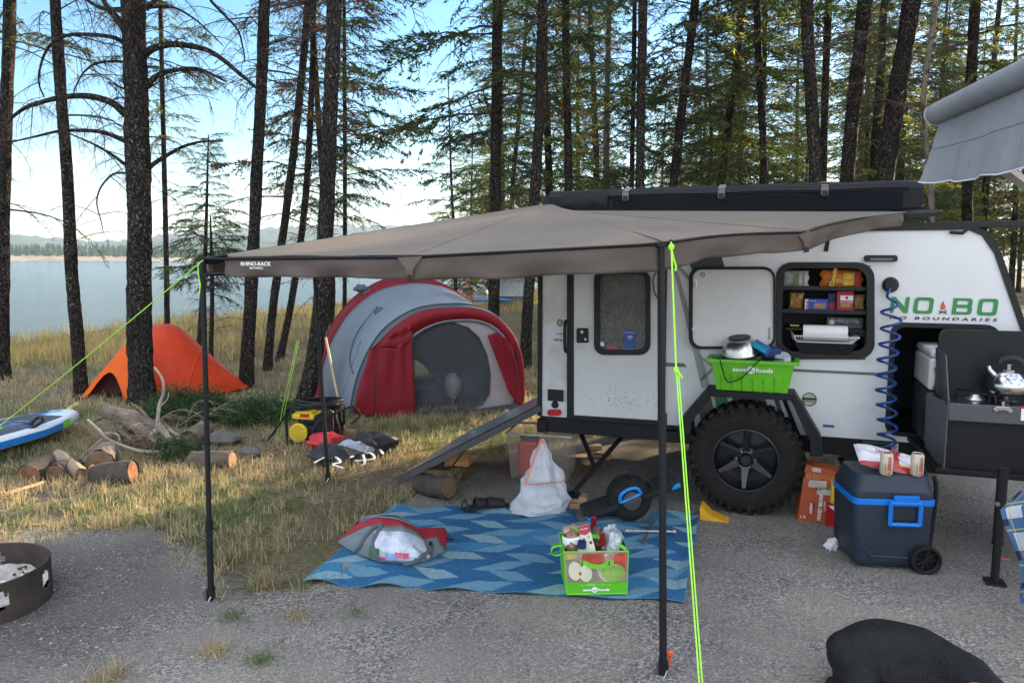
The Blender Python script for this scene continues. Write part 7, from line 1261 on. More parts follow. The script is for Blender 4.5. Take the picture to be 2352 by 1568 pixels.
def log(name, label, a, c, r0, r1=None, bm=barkl, em=endw, n=14, cat='log', group=None, seed=0):
    r1 = r1 or r0; root = thing(name, label, cat, (a+c)/2, group); b_ = MB(); b_.tube([a.lerp(c, t) for t in np.linspace(0, 1, 9)], [r0+(r1-r0)*t for t in np.linspace(0, 1, 9)], n, cap=False); b_.jitter(.022, 7, seed); b_.jitter(.008, 30, seed); b_.build('bark', bm, root, smooth=True)
    ax_ = (c-a).normalized(); 
    for p_, d_, r_ in ((a, -ax_, r0), (c, ax_, r1)): b_ = MB(); b_.disc(p_-d_*.006, d_, r_*.99, .004, n); b_.build('cut_end', em, root)
    return root
log('log', 'bark-covered log under the low end of the solar panel', G(962, 1108, .07), G(1034, 1120, .085), .078, seed=1)
for k, (x0, y0, x1, y1, z, lb) in enumerate(((1000, 1062, 1072, 1052, .05, 'lowest split firewood piece under the solar panel'), (1010, 1054, 1080, 1060, .05, 'rear split firewood piece under the solar panel'), (1004, 1056, 1070, 1044, .14, 'topmost orange firewood piece under the solar panel'))):
    a, c = G(x0, y0, z), G(x1, y1, z); b_ = MB(); ax_ = (c-a).normalized(); sd_ = ax_.cross(UP); b_.prism([a+sd_*.05-UP*.03, a-sd_*.05-UP*.03, a-sd_*.035+UP*.03, a+sd_*.02+UP*.04], c-a); tag(b_.build('firewood', wood_o, bevel=.003), lb, 'firewood', 'firewood under the solar panel')
# ================================================================ DRIFTWOOD AND LOGS ON THE LEFT
def Gz(x, y, z=0): return G(x, y, z)
log('log', 'short log with a raw orange end, leftmost of the pile by the paddle board', G(66, 1092, .06), G(115, 1064, .08), .085, .075, em=mat('raw_orange_end', (.18, .08, .04), rough=.85, var=.6, scale=18, bump=.6), seed=2)
log('log', 'short dark-barked log second from left in the pile', G(128, 1090, .055), G(168, 1064, .075), .078, em=mat('brown_end', (.13, .075, .045), var=.5, scale=18, bump=.6), seed=3)
log('log', 'smooth barkless pale piece lying across the two left logs', P(136, 1048, 5.75), P(188, 1088, 5.5), .055, .045, bm=mat('barkless_wood', (.24, .19, .13), rough=.8, var=.25, bump=.3), seed=4)
log('log', 'upright-lying grey log on top of the split stump piece', P(228, 1062, 5.72), P(244, 1040, 5.95), .10, .095, bm=wgrey, seed=5)
log('log', 'dark split log with an orange end turned right', G(212, 1092, .06), G(306, 1084, .08), .085, .09, em=mat('raw_orange_end', (0, 0, 0)), seed=6)
log('log', 'round log with brown cut end behind the driftwood roots', G(436, 1010, .06), G(470, 985, .08), .085, em=mat('brown_end', (0, 0, 0)), bm=wgrey, seed=7)
log('log', 'smooth grey-brown log lying crosswise behind the corner pole', G(440, 1058, .055), G(535, 1056, .07), .075, bm=mat('barkless_brown', (.085, .065, .05), rough=.8, var=.35, bump=.4), seed=8)
b_ = MB(); b_.tube([G(10, 1136, .02), G(102, 1108, .03)], .018, 4); tag(b_.build('wood_stick', wood, bevel=.003), 'flat pale splinter of wood in the grass below the left logs', 'stick')
b_ = MB(); b_.tube([G(60, 1042+100, .0), G(62, 1043+100, .01)], .01, 4); b_.v = []; b_.f = []; b_.mi = []; b_.box(G(90, 1205-163+0, .02) if False else G(88, 1204, .01), (.07, .02, .012), rotz(.2)); tag(b_.build('wood_chip', wood), 'small pale wood chip in the straw above the fire ring', 'chip')
rk = [((515, 1008), .11, 'pale lichen-spotted rock behind the corner pole'), ((575, 1040), .07, 'brown stone in the grass right of the crosswise log'), ((400, 1035), .05, 'small dark stone under the driftwood')]
for (x, y), r_, lb in rk: c = G(x, y, r_*.4); b_ = MB(); b_.ball(c, (r_*1.4, r_, r_*.7), 14, .3, 2, x); tag(b_.build('rock', mat('rock_grey', (.13, .125, .11), rough=.9, var=.4, scale=10, bump=.6), smooth=True), lb, 'rock')
stp = thing('driftwood_stump', 'splintered grey driftwood stump with twisted bleached roots', 'driftwood', G(360, 1060)); DY = 6.35
def dl(pts, r0, r1, nm, m_, dy=0, n=8):
    b_ = MB(); s_ = spline([P(x, y, DY+dy) for x, y in pts], 5); b_.tube(s_, [r0+(r1-r0)*i/(len(s_)-1) for i in range(len(s_))], n); b_.jitter(r0*.25, 14, x_seed[0]); x_seed[0] += 1; return b_.build(nm, m_, stp, smooth=True)
x_seed = [1]
dl([(238, 938), (290, 965), (350, 1000), (400, 1030), (430, 1058)], .06, .045, 'trunk', wgrey, .0, 12); dl([(262, 945), (320, 960), (365, 985), (400, 1010)], .05, .03, 'trunk', wgrey, .05, 10); dl([(290, 1010), (340, 1020), (390, 1035), (410, 1045)], .07, .03, 'trunk', mat('brown_rotten_wood', (.12, .075, .045), rough=.95, var=.5, scale=12, bump=1, bscale=30), .0, 10)
dl([(300, 950), (345, 975), (372, 1000)], .05, .02, 'trunk', wgrey, .1, 8)
dl([(354, 843), (372, 868), (376, 900), (366, 930), (362, 965), (362, 985)], .009, .02, 'bleached_root', wpale); dl([(362, 975), (385, 1000), (400, 1030), (446, 1060)], .032, .014, 'bleached_root', wpale, -.05); dl([(385, 985), (405, 1000), (412, 1020), (420, 1050), (440, 1060)], .02, .012, 'bleached_root', wpale, .05)
dl([(200, 963), (225, 985), (245, 1005), (275, 1020), (320, 1035), (370, 1038)], .010, .016, 'bleached_root', wpale, -.25); dl([(228, 998), (250, 994), (270, 998), (275, 1010)], .006, .01, 'bleached_root', wpale, -.25); dl([(240, 955), (225, 962), (215, 970)], .02, .006, 'trunk', wgrey)
for (pts, r0, r1, m_, dy) in (([(246, 942), (300, 985), (350, 1022), (395, 1048)], .035, .012, wgrey, .12), ([(236, 930), (275, 948), (320, 952)], .03, .008, wgrey, .1), ([(262, 1000), (300, 1030), (360, 1050), (420, 1052)], .05, .02, MATS['brown_rotten_wood'], .1), ([(300, 985), (320, 1035), (345, 1055)], .05, .03, MATS['brown_rotten_wood'], .12), ([(350, 985), (340, 960), (322, 940), (300, 925)], .022, .005, wgrey, .05), ([(405, 1035), (425, 1045), (438, 1066)], .03, .012, wgrey, -.02), ([(330, 1000), (310, 1012), (288, 1008)], .02, .005, wgrey, -.05), ([(372, 930), (385, 915), (388, 900)], .008, .003, wpale, 0), ([(362, 985), (350, 1000), (355, 1015)], .03, .02, wpale, -.06)): dl(pts, r0, r1, 'splinter', m_, dy)
Wt = Acc(); rt_ = np.random.default_rng(12)
for i in range(46):
    px_, py_ = rt_.uniform(225, 450), rt_.uniform(975, 1055); p = P(px_, py_, 6.4+rt_.uniform(-.3, .25)); (wv, wf), _ = TPL['dead'][rt_.integers(0, 9)]; Wt.add(xf(wv, rt_.uniform(0, 6.28), rt_.uniform(.25, .6), rt_.uniform(-.2, .7), np.array((p.x, p.y, max(.03, p.z)))), wf)
v, f = Wt.get(); npmesh('twigs', v, f, mat('dry_twig', (.20, .165, .125), rough=.9, bump=0), stp)
# ================================================================ PADDLE BOARD
pbc = [(-60, 1075), (0, 1062), (60, 1040), (120, 1005), (160, 985), (174, 968), (165, 956), (140, 955), (100, 958), (40, 968), (-60, 985)]
sup_o = thing('paddle_board', 'inflatable paddle board in white, blue, green and grey at the left edge', 'paddle board', G(60, 1010))
n0 = G(172, 962, .10); tail_dir = (G(0, 1010, .1)-n0); sl = tail_dir.normalized(); sl.z = 0; sw_ = V((-sl.y, sl.x, 0)); 
if sw_.y > 0: sw_ = -sw_           # towards the camera
Ls = 1.9; Wd2 = .37
def sup(x, y, z=0): return n0+sl*x+sw_*y+V((0, 0, .06+z))
def hwid(x): return Wd2*min(1, (max(x, 0)/.75))**.5 if x < .75 else Wd2
supw = mat('board_white', (.62, .66, .70), rough=.35, var=.05, bump=0); supb = mat('board_blue', (.01, .18, .55), rough=.35, bump=0); supg = mat('board_green', (.20, .60, .03), rough=.4, bump=0); supd = mat('board_deck_grey', (.055, .065, .08), rough=.8, bump=.4, bscale=90)
b_ = MB(); ed = [sup(x, hwid(x)) for x in np.linspace(0, Ls, 30)]+[sup(x, -hwid(x)) for x in np.linspace(Ls, 0, 30)][:-1]; b_.prism([p-UP*.05 for p in ed], UP*.10); b_.build('hull', supw, sup_o, bevel=.045, seg=5, smooth=True)
b_ = MB()
def deck(nm, m_, x0, x1, k0, k1, z): b_ = MB(); xs_ = np.linspace(x0, x1, 24); b_.prism([sup(x, hwid(x)*k0, .051) for x in xs_]+[sup(x, hwid(x)*k1, .051) for x in xs_[::-1]], UP*z); return b_.build(nm, m_, sup_o)
deck('deck_pad', supd, .35, Ls, -.72, .72, .004); deck('green_stripe', supg, .62, Ls, -.25, .2, .006); deck('blue_nose', mat('board_light_blue', (.14, .40, .72), rough=.4, bump=0), .12, .50, -.75, -.2, .003)
b_ = MB(); xs_ = np.linspace(.45, Ls, 24)
for i in range(23):
    x0, x1 = xs_[i], xs_[i+1]; b_.add([sup(x0, hwid(x0)+.003, -.03), sup(x1, hwid(x1)+.003, -.03), sup(x1, hwid(x1)+.003, .025), sup(x0, hwid(x0)+.003, .025)], [(0, 1, 2, 3)])
b_.build('side_stripe', supb, sup_o); b_ = MB(); b_.add([sup(.33, hwid(.33)+.003, -.03), sup(.47, hwid(.47)+.004, -.03), sup(.47, hwid(.47)+.004, .035), sup(.33, hwid(.33)+.003, .035)], [(0, 1, 2, 3)]); b_.build('side_patch', supg, sup_o)
b_ = MB(); c = P(130, 968, G(130, 975, .11).y); b_.disc(sup(.28, -.12, .052), UP, .05, .003, 20, rx=.09, xdir=sl); b_.build('nose_badge', mat('navy_badge', (.03, .06, .14), bump=0), sup_o)
pc_ = P(38, 980, G(38, 1000, .13).y); pu_ = thing('belt_pouch', 'glossy dark blue oval pouch with a stiff black loop lying on the paddle board', 'pouch', pc_-UP*.05); b_ = MB(); b_.ball(pc_, (.15, .08, .055), 20, .08, 2, 1); b_.build('pouch', mat('glossy_navy', (.012, .03, .12), rough=.25, var=.3, bump=.1, spec=.7), pu_, smooth=True)
b_ = MB(); b_.tube([pc_+V((.155*math.cos(a), .085*math.sin(a), -.035)) for a in np.linspace(0, 6.283, 30)], .014, 6); b_.build('belt', blk, pu_, smooth=True); b_ = MB(); b_.tube(spline([P(60, 982, pc_.y+.0), P(72, 972, pc_.y), P(84, 960, pc_.y+.1), P(96, 959, pc_.y+.1), P(97, 968, pc_.y+.05), P(82, 978, pc_.y-.05), P(66, 985, pc_.y-.05)], 5), .013, 6); b_.build('loop', blk, pu_, smooth=True)
# ================================================================ GENERATOR, CORD, BROOM, LIFE JACKETS
ge = G(712, 1022); gen = thing('generator', 'small black and yellow generator with a round yellow louvre behind the rear awning pole', 'generator', ge); gr = rotz(-.15)
yel = mat('generator_yellow', (.70, .52, .02), rough=.4, var=.08, bump=.02)
def gp(x, y, z): return ge+gr @ V((x, y, z))+V((.02, .14, 0))
b_ = MB(); b_.box(gp(.02, 0, .10), (.40, .26, .14), gr); b_.box(gp(.12, .0, .20), (.18, .22, .12), gr); b_.box(gp(0, 0, .02), (.44, .28, .03), gr); b_.build('engine_block', blkp, gen, bevel=.01)
b_ = MB(); b_.box(gp(-.08, 0, .25), (.22, .20, .05), gr); b_.box(gp(-.08, 0, .285), (.17, .17, .03), gr); b_.build('fuel_tank', yel, gen, bevel=.015, seg=3)
b_ = MB(); b_.box(gp(-.06, -.103, .262), (.09, .002, .03), gr); b_.build('label', lens_r, gen)
yc = gp(-.10, -.135, .115); b_ = MB(); b_.disc(yc, gr @ V((0, -1, 0)), .085, .03, 28); b_.build('starter_cover', yel, gen, bevel=.006); b_ = MB()
for k in range(-4, 5): w_ = math.sqrt(max(.0001, .072**2-(k*.016)**2)); b_.box(yc+gr @ V((0, -.032, k*.016)), (w_*2, .004, .005), gr)
b_.build('louvre', mat('louvre_shade', (.30, .20, .01), bump=0), gen)
b_ = MB()
for sy_ in (-.14, .14):
    b_.tube([gp(-.22, sy_, 0), gp(-.22, sy_, .31), gp(-.19, sy_, .34), gp(.19, sy_, .34), gp(.22, sy_, .31), gp(.22, sy_, 0)], .012, 6)
b_.tube([gp(-.22, -.14, .31), gp(-.22, .14, .31)], .012, 6); b_.tube([gp(.22, -.14, .31), gp(.22, .14, .31)], .012, 6); b_.build('frame', blkp, gen, smooth=True)
b_ = MB(); pts = []; rr0 = random.Random(3)
for k in range(150): a = k*.30; pts.append(gp(.06+.20*math.cos(a)*(1+.08*math.sin(k)), -.02+.15*math.sin(a)*(.9+.1*math.sin(k*.37)), .34+.025*math.sin(k*.21)+.0003*k))
pts += spline([pts[-1], gp(.26, -.14, .28), gp(.30, -.16, .12), gp(.22, -.18, .03), gp(.05, -.19, .05), gp(.10, -.18, .22), gp(.25, -.12, .30), gp(.40, -.1, .36), gp(.46, -.08, .28), gp(.38, -.1, .20)], 6); pts = spline([gp(-.50, -.1, .02), gp(-.42, -.1, .03), gp(-.30, -.12, .18), gp(-.22, -.1, .30)], 6)+pts; b_.tube(pts, .010, 6); tag(b_.build('power_cord', blk, smooth=True), 'thick black power cord coiled over the generator and trailing left', 'cord')
bh = P(768, 860, 7.0); bf = G(795, 990, .12); br = thing('broom', 'broom with a wooden handle leaning against the striped tent behind the rear awning pole', 'broom', G(797, 1000)); b_ = MB(); b_.tube([P(748, 775, 7.05), P(784, 950, 6.85), P(793, 985, 6.82)], .012, 8); b_.build('handle', mat('broom_handle', (.45, .33, .20), bump=0), br, smooth=True)
b_ = MB(); h0 = P(797, 990, 6.82); b_.box(h0, (.17, .045, .03)); b_.build('head', mat('broom_handle', (0, 0, 0)), br, bevel=.004); b_ = MB(); b_.prism([h0+V((-.085, -.02, -.015)), h0+V((.085, -.02, -.015)), h0+V((.105, -.03, -.10)), h0+V((-.105, -.03, -.10))], V((0, .045, 0))); b_.build('bristles', mat('straw_bristles', (.38, .30, .17), rough=.9, var=.5, scale=40, bump=.8, bscale=120), br)
lj = G(795, 1050); ljk = mat('life_jacket_black', (.014, .016, .022), rough=.65, bump=.3)
def jacket(name, label, c, size, m_, parts_, seed):
    r_ = thing(name, label, 'life jacket', c); b_ = MB(); b_.ball(c+UP*size[2]*.6, size, 20, .45, 2.2, seed); b_.jitter(.025, 7, seed); b_.build('shell', m_, r_, smooth=True)
    for nm, mt, w_, pts in parts_:
        s_ = spline([V(p) for p in pts], 6); vs_ = []
        b_ = MB(); b_.tube(s_, w_, 5, squash=.4); b_.build(nm, mt, r_, smooth=True)
    return r_
g3 = lambda x, y, dz_=.0: P(x, y, G(x, y+18).y-.05)
wst = ink_w
jacket('life_jacket', 'black life jacket with white piping, nearest one in the heap behind the rear pole', G(775, 1062), (.22, .13, .09), ljk, [('white_strap', wst, .011, [g3(722, 1062), g3(760, 1045), g3(782, 1060), g3(765, 1066), g3(790, 1075)]), ('white_strap', wst, .010, [g3(735, 1040), g3(745, 1030), g3(756, 1036), g3(740, 1048)])], 3)
jacket('life_jacket', 'black and grey life jacket with white looped straps, right one in the heap', G(845, 1045), (.26, .16, .12), ljk, [('white_strap', wst, .012, [g3(800, 1048), g3(815, 1028), g3(845, 1022), g3(870, 1030), g3(880, 1042)]), ('white_strap', wst, .011, [g3(805, 1050), g3(822, 1042), g3(850, 1040), g3(860, 1052), g3(836, 1056), g3(815, 1058)]), ('white_strap', wst, .011, [g3(830, 1030), g3(838, 1060), g3(832, 1068)])], 5)
jacket('life_jacket', 'red and pale grey life jacket, left one in the heap near the generator', G(755, 1033), (.19, .12, .09), mat('life_jacket_red', (.45, .02, .03), rough=.6, bump=.2), [('piping', ljk, .008, [g3(725, 1025), g3(755, 1030), g3(790, 1040)])], 7)
b_ = MB(); b_.ball(G(810, 1032, .09), (.17, .08, .07), 16, .4, 2, 9); b_.jitter(.02, 8); tag(b_.build('towel', mat('grey_blue_cloth', (.32, .36, .44), rough=.8, var=.25, bump=.3), smooth=True), 'crumpled pale grey-blue towel on top of the life jackets', 'towel')
# ================================================================ FIRE RING
frc = thing('fire_ring', 'rusty round steel fire ring with round holes at the lower left edge', 'fire ring', (FR[0], FR[1], 0)); rs = mat('fire_ring_steel', (.050, .038, .033), rough=.75, metal=.35, var=.5, scale=5, bump=.4, bscale=40)
rr3 = .47; f_r = P(103, 1300, FR[1]); rr3 = .315; HR = .19; ring_n = 96
b_ = MB()
for i in range(ring_n):
    a0, a1 = 2*math.pi*i/ring_n, 2*math.pi*(i+1)/ring_n; am = (a0+a1)/2
    hole = None
    for hc in (1.95, 3.7, 5.6, .2):
        dd = abs((am-hc+math.pi) % (2*math.pi)-math.pi)*rr3
        if dd < .05: hole = math.sqrt(.05**2-dd**2)
    zz = [(0, HR)] if hole is None else [(0, .11-hole), (.11+hole, HR)]
    for z0, z1 in zz: b_.add([V((FR[0]+rr3*math.cos(a), FR[1]+rr3*math.sin(a), z)) for a, z in ((a0, z0), (a1, z0), (a1, z1), (a0, z1))], [(0, 1, 2, 3)])
b_.build('steel_wall', rs, frc, solid=.008, off=0, smooth=False)
b_ = MB(); b_.tube([V((FR[0]+rr3*math.cos(a), FR[1]+rr3*math.sin(a), HR)) for a in np.linspace(0, 2*math.pi, 60)], .006, 6); b_.build('rolled_rim', rs, frc, smooth=True)
b_ = MB(); b_.grid(lambda u, v: V((FR[0]+(rr3-.01)*v*math.cos(u*6.2832), FR[1]+(rr3-.01)*v*math.sin(u*6.2832), .03+.05*v**2+.03*mnoise.noise(V((v*4*math.cos(u*6.28), v*4*math.sin(u*6.28), 0))))), 48, 14); tag(b_.build('ash', mat('pale_ash', (.40, .37, .35), rough=1, var=.4, scale=14, bump=.9, bscale=30), smooth=True), 'grey ash and cinders filling the inside of the fire ring', 'ash')
fr_r = random.Random(5); b_ = MB()
for i in range(46): a = fr_r.uniform(0, 6.28); q = (rr3-.06)*math.sqrt(fr_r.random()); p = V((FR[0]+q*math.cos(a), FR[1]+q*math.sin(a), .06+.04*(q/rr3)**2)); b_.m = fr_r.choice([0, 1, 2]); d = V((fr_r.uniform(-1, 1), fr_r.uniform(-1, 1), .2))*.022; b_.tube([p-d, p+d], .007, 6)
tag(b_.build('embers_litter', [mat('litter_white', (.6, .6, .58), bump=0), mat('litter_orange', (.5, .22, .08), bump=0), mat('litter_charcoal', (.02, .02, .02), bump=0)]), 'white, orange and charred bits scattered on the ash in the fire ring', 'litter', kind='stuff')
# ================================================================ DRINK BOXES, COOLER, CANS, CHIPS, PAPER
bB = G(1868, 1202); bw = (G(1913, 1203)-G(1831, 1196)); bex = bw.normalized(); bew = bw.length; bey = V((-bex.y, bex.x, 0)); beer = thing('beer_case', 'tall orange-brown cardboard beer case standing against the tyre', 'beer case', bB)
org = mat('beer_orange', (.40, .085, .025), rough=.45, var=.1, scale=6, bump=.05); b0 = G(1831, 1196); lt_ = V((0, 0, 0)); hB_ = P(1848, 1066, b0.y).z; dpt = .17
def bp3(u, v, w_): return b0+bex*(bew*u)+bey*(dpt*v)+UP*(hB_*w_)+bex*(.035*w_)
b_ = MB(); b_.hexa([bp3(0, 0, 0), bp3(1, 0, 0), bp3(1, 1, 0), bp3(0, 1, 0), bp3(0, 0, 1), bp3(1, 0, .90), bp3(1, 1, .90), bp3(0, 1, 1)]); b_.build('carton', org, beer, bevel=.004)
fz = -bey*.0015
text('HONEY BROWN', bp3(.64, 0, .05)+fz, (UP+bex*.06), -bex, .022, ink_w, beer, width=hB_*.48, off=.001); text('LAGER', bp3(.74, 0, .22)+fz, UP, -bex, .012, ink_w, beer, width=hB_*.17); text('John Sleeman', bp3(.86, 0, .12)+fz, UP, -bex, .010, mat('pale_orange_ink', (.6, .35, .22), bump=0), beer, width=hB_*.3, shear=.3)
b_ = MB(); b_.prism([bp3(.27, 0, .13)+fz, bp3(.42, 0, .13)+fz, bp3(.42, 0, .36)+fz, bp3(.27, 0, .36)+fz], fz*.4); b_.build('red_label', mat('sleeve_red', (.38, .01, .02), bump=0), beer); text('SLEEMAN', bp3(.38, 0, .15)+fz*2, UP, -bex, .016, ink_w, beer, width=hB_*.19, off=.0006); text('15', bp3(.08, 0, .06)+fz, bex, UP, .020, ink_w, beer, width=.03)
text('SLEEMAN', bp3(.06, 0, .78)+fz, bex-UP*.08, UP, .030, mat('bright_orange_ink', (.60, .18, .05), bump=0), beer, width=bew*.85, off=.001)
b_ = MB()
for (u, w0) in ((.42, .50), (.16, .62)): b_.prism([bp3(p.x, 0, p.y)+fz*1.2 for p in rrect((u, w0, 0), (u+.5 if u > .2 else u+.5, w0, 0), (u+.5, w0+.12, 0), (u, w0+.12, 0), .03, 3)], fz*.3)
b_.build('printed_can', mat('printed_cream', (.50, .45, .40), bump=0, var=.3, scale=20), beer); text('SLEEMAN', bp3(.36, 0, .585)+fz*2, bex, UP, .016, ink_k, beer, width=bew*.5)
b_ = MB(); b_.prism([bp3(.2, 0, .90)+fz, bp3(.45, 0, .88)+fz, bp3(.45, 0, .95)+fz, bp3(.2, 0, .965)+fz], fz*.3); b_.build('printed_can', mat('printed_cream', (0, 0, 0)), beer)
c0 = G(1914, 1213); ck = thing('soda_case', 'red and white soda case wedged between the beer case and the cooler', 'soda case', c0+V((.08, .08, 0))); hC = P(1914, 1160, c0.y+.02).z
b_ = MB(); b_.box(c0+V((.075, .10, hC/2)), (.17, .17, hC), rotz(-.25)); b_.build('carton', mat('soda_red', (.45, .01, .015), rough=.35, bump=0), ck, bevel=.003)
Rk = rotz(-.25); ckp = lambda x, z: c0+V((.075, .10, 0))+Rk @ V((x, -.0862, z)); b_ = MB(); b_.prism([ckp(-.08, hC*.95), ckp(-.01, hC*.95), ckp(.08, hC*.3), ckp(.08, hC*.05)], Rk @ V((0, -.001, 0))); b_.build('white_swoosh', ink_w, ck); text('Coca-Cola', ckp(.01, .02)+V((0, -.003, 0)), UP+bex*.1, -bex, .035, ink_w, ck, width=hC*.85, shear=.3)
yb_ = thing('snack_carton', 'yellow carton stacked on top of the red soda case', 'carton', c0+V((.08, .1, hC))); hY = P(1920, 1108, c0.y+.05).z; b_ = MB(); b_.box(c0+V((.085, .11, (hC+hY)/2+.001)), (.14, .14, hY-hC), rotz(-.2)); b_.build('carton', yel if False else mat('carton_yellow', (0, 0, 0)), yb_, bevel=.003)
b_ = MB(); b_.prism([ckp(-.02, hC+.05)+V((0, .02, 0)), ckp(.03, hC+.05)+V((0, .02, 0)), ckp(.03, hC+.09)+V((0, .02, 0)), ckp(-.02, hC+.10)+V((0, .02, 0))], V((0, -.002, 0))); b_.build('printed_label', blk, yb_)
b_ = MB(); b_.ball(G(1910, 1250, .03), (.035, .03, .035), 16, .7, 4, 3); b_.jitter(.014, 50); tag(b_.build('crumpled_paper', mat('tissue_white', (.72, .72, .74), rough=.8, var=.05, bump=.3), smooth=False), 'crumpled white tissue on the gravel left of the cooler', 'tissue')
# cooler
navy = mat('cooler_navy', (.022, .030, .048), rough=.5, var=.12, scale=6, bump=.12, bscale=120, spec=.4); cblu = mat('cooler_bright_blue', (.0, .17, .62), rough=.4, var=.05, bump=0)
k0, k1 = G(1958, 1306), G(2120, 1312); k2 = G(1938, 1250); cx = (k1-k0).normalized(); cy = V((-cx.y, cx.x, 0)); cw = (G(2136, 1312)-k0).length; chh = P(2140, 1098, k1.y).z; cdp = .36; kr = thing('cooler', 'dark navy wheeled cooler with a bright blue band and handle, snacks on its lid', 'cooler', k0.lerp(k1, .5))
def ck3(u, v, w_): t = .02*(w_-.5); return k0+cx*(cw*(u+(u-.5)*.07*(w_-.3)))+cy*(cdp*v)+UP*(chh*w_)
def loft(mb, lv, r=.035):
    rows = []
    for (u0, u1, v0, v1, w_) in lv: rows.append(rrect(ck3(u0, v0, w_), ck3(u1, v0, w_), ck3(u1, v1, w_), ck3(u0, v1, w_), r, 4))
    n = len(rows[0]); vs_ = [p for q in rows for p in q]; mb.add(vs_, [(i*n+k, i*n+(k+1) % n, (i+1)*n+(k+1) % n, (i+1)*n+k) for i in range(len(rows)-1) for k in range(n)]+[list(range(n))[::-1], [(len(rows)-1)*n+k for k in range(n)]])
b_ = MB(); loft(b_, [(.07, .93, .06, .94, .03), (.03, .97, .02, .98, .07), (.01, .99, 0, 1, .12), (0, 1, -.0, 1, .70)]); b_.build('body', navy, kr, smooth=True, ang=28, bevel=.004)
b_ = MB(); loft(b_, [(-.015, 1.01, -.015, 1.01, .70), (-.015, 1.01, -.015, 1.01, .765)]); b_.build('blue_band', cblu, kr, smooth=True, ang=28, bevel=.003)
b_ = MB(); loft(b_, [(.0, 1, .0, 1, .765), (0, 1, 0, 1, .84), (.03, .97, .04, .96, .88), (.05, .95, .07, .93, .96), (.07, .93, .10, .90, 1.0)], .045); b_.build('lid', navy, kr, smooth=True, ang=28, bevel=.004)
b_ = MB(); hu0, hu1 = .43, .80; fy = -cy*.0
def hb(u, w_, o): return ck3(u, 0, w_)-cy*o
for (a, c) in (((hu0, .755), (hu0, .50)), ((hu1, .755), (hu1, .50)), ((hu0, .51), (hu1, .51)), ((hu0, .74), (hu1, .74))): b_.tube([hb(*a, .022), hb(*c, .022)], .014, 4)
b_.box(hb((hu0+hu1)/2, .765, .02), (.13, .02, .055), Matrix((cx, cy, UP)).transposed()); b_.build('front_handle', cblu, kr, bevel=.003)
b_ = MB(); b_.box(hb((hu0+hu1)/2, .635, .004), (cw*.34, .006, chh*.17), Matrix((cx, cy, UP)).transposed()); b_.build('handle_recess', mat('cooler_navy_dark', (.012, .016, .026), rough=.6, bump=0), kr, bevel=.002)
b_ = MB()
for w_ in (.10,): b_.tube([hb(.10, .26, -.003), hb(.22, .15, .002), hb(.75, .14, .002)], .006, 4)
b_.build('moulded_ridge', navy, kr)
b_ = MB(); b_.tube(spline([ck3(1.03, .5, .22), ck3(1.045, .5, .6), ck3(1.04, .5, .88), ck3(1.0, .5, 1.0), ck3(.96, .5, 1.01)], 5), .015, 8); b_.tube(spline([ck3(1.03, .15, .22), ck3(1.05, .15, .6), ck3(1.045, .15, .88), ck3(1.0, .15, .99)], 5), .012, 8); b_.build('pull_handle', blk, kr, smooth=True)
wcx = ck3(.99, -.03, 0); wrad = (G(2128, 1318)-P(2128, 1255, G(2128, 1318).y)).length/2*1.04; wcx = P(2128, 1287, G(2128, 1318).y); wh = MB(); wh.lathe([(wrad*.80, .03), (wrad*.86, .034), (wrad*.97, .03), (wrad, .015), (wrad, -.015), (wrad*.8, -.02)], wcx+cy*.02, -cy, 36); whl = wh.build('wheel', rubber, kr, smooth=True)
b_ = MB(); b_.lathe([(wrad*.8, .025), (wrad*.74, .02), (wrad*.72, .0)], wcx+cy*.02, -cy, 32); b_.disc(wcx+cy*.012, -cy, wrad*.2, .012, 16)
for k in range(10): a = k*math.pi/5; u = cx*math.cos(a)+UP*math.sin(a); b_.tube([wcx+cy*.012+u*wrad*.1, wcx+cy*.012+u*wrad*.76], .004, 4)
b_.disc(wcx+cy*.03, -cy, wrad*.75, .004, 28); b_.build('rim', blk, whl)
b_ = MB(); b_.hexa([ck3(.80, -.005, .0), ck3(1.0, -.005, .03), ck3(1.0, .98, .03), ck3(.80, .98, 0), ck3(.80, -.005, .22), ck3(1.0, -.004, .28), ck3(1.0, .98, .28), ck3(.80, .98, .22)]); b_.build('wheel_well', mat('cooler_navy_dark', (0, 0, 0)), kr)
# cans and chips on the lid
def can(u, v, lb, yaw): 
    c = ck3(u, v, 0); c.z = chh*1.0+.001; r_ = thing('drink_can', lb, 'can', c, 'cans on the cooler'); b_ = MB(); b_.lathe([(.0, .004), (.024, .0), (.031, .008), (.033, .014), (.033, .112), (.027, .122), (.027, .125), (.025, .121), (0, .121)], c, UP, 28); b_.build('can', mat('cream_can', (.58, .50, .38), rough=.25, metal=.1, var=.15, scale=12, bump=0), r_, smooth=True, ang=50)
    b_ = MB(); b_.lathe([(.0, .1215), (.024, .1215)], c+UP*.001, UP, 20); b_.build('lid', chrome, r_); text('SLEEMAN', c+V((.008+yaw, -.0338, .008)), UP, V((-1, 0, 0)), .017, mat('can_red_ink', (.45, .07, .04), bump=0), r_, width=.098, off=.001)
    text('SLEEMAN', c+V((-.018+yaw, -.031, .008)), UP, V((-1, -.4, 0)), .006, mat('can_red_ink', (0, 0, 0)), r_, width=.06)
can(.40, .12, 'left one of two cream beer cans on the cooler lid', 0); can(.80, .12, 'right one of two cream beer cans on the cooler lid', .004)
cA = ck3(.55, .50, 1.0); cA.z = chh+.035; cb = thing('chip_bag', 'white and red crisp bag lying on the cooler lid behind the cans', 'crisp bag', cA); b_ = MB(); Rch = rotz(-.25)
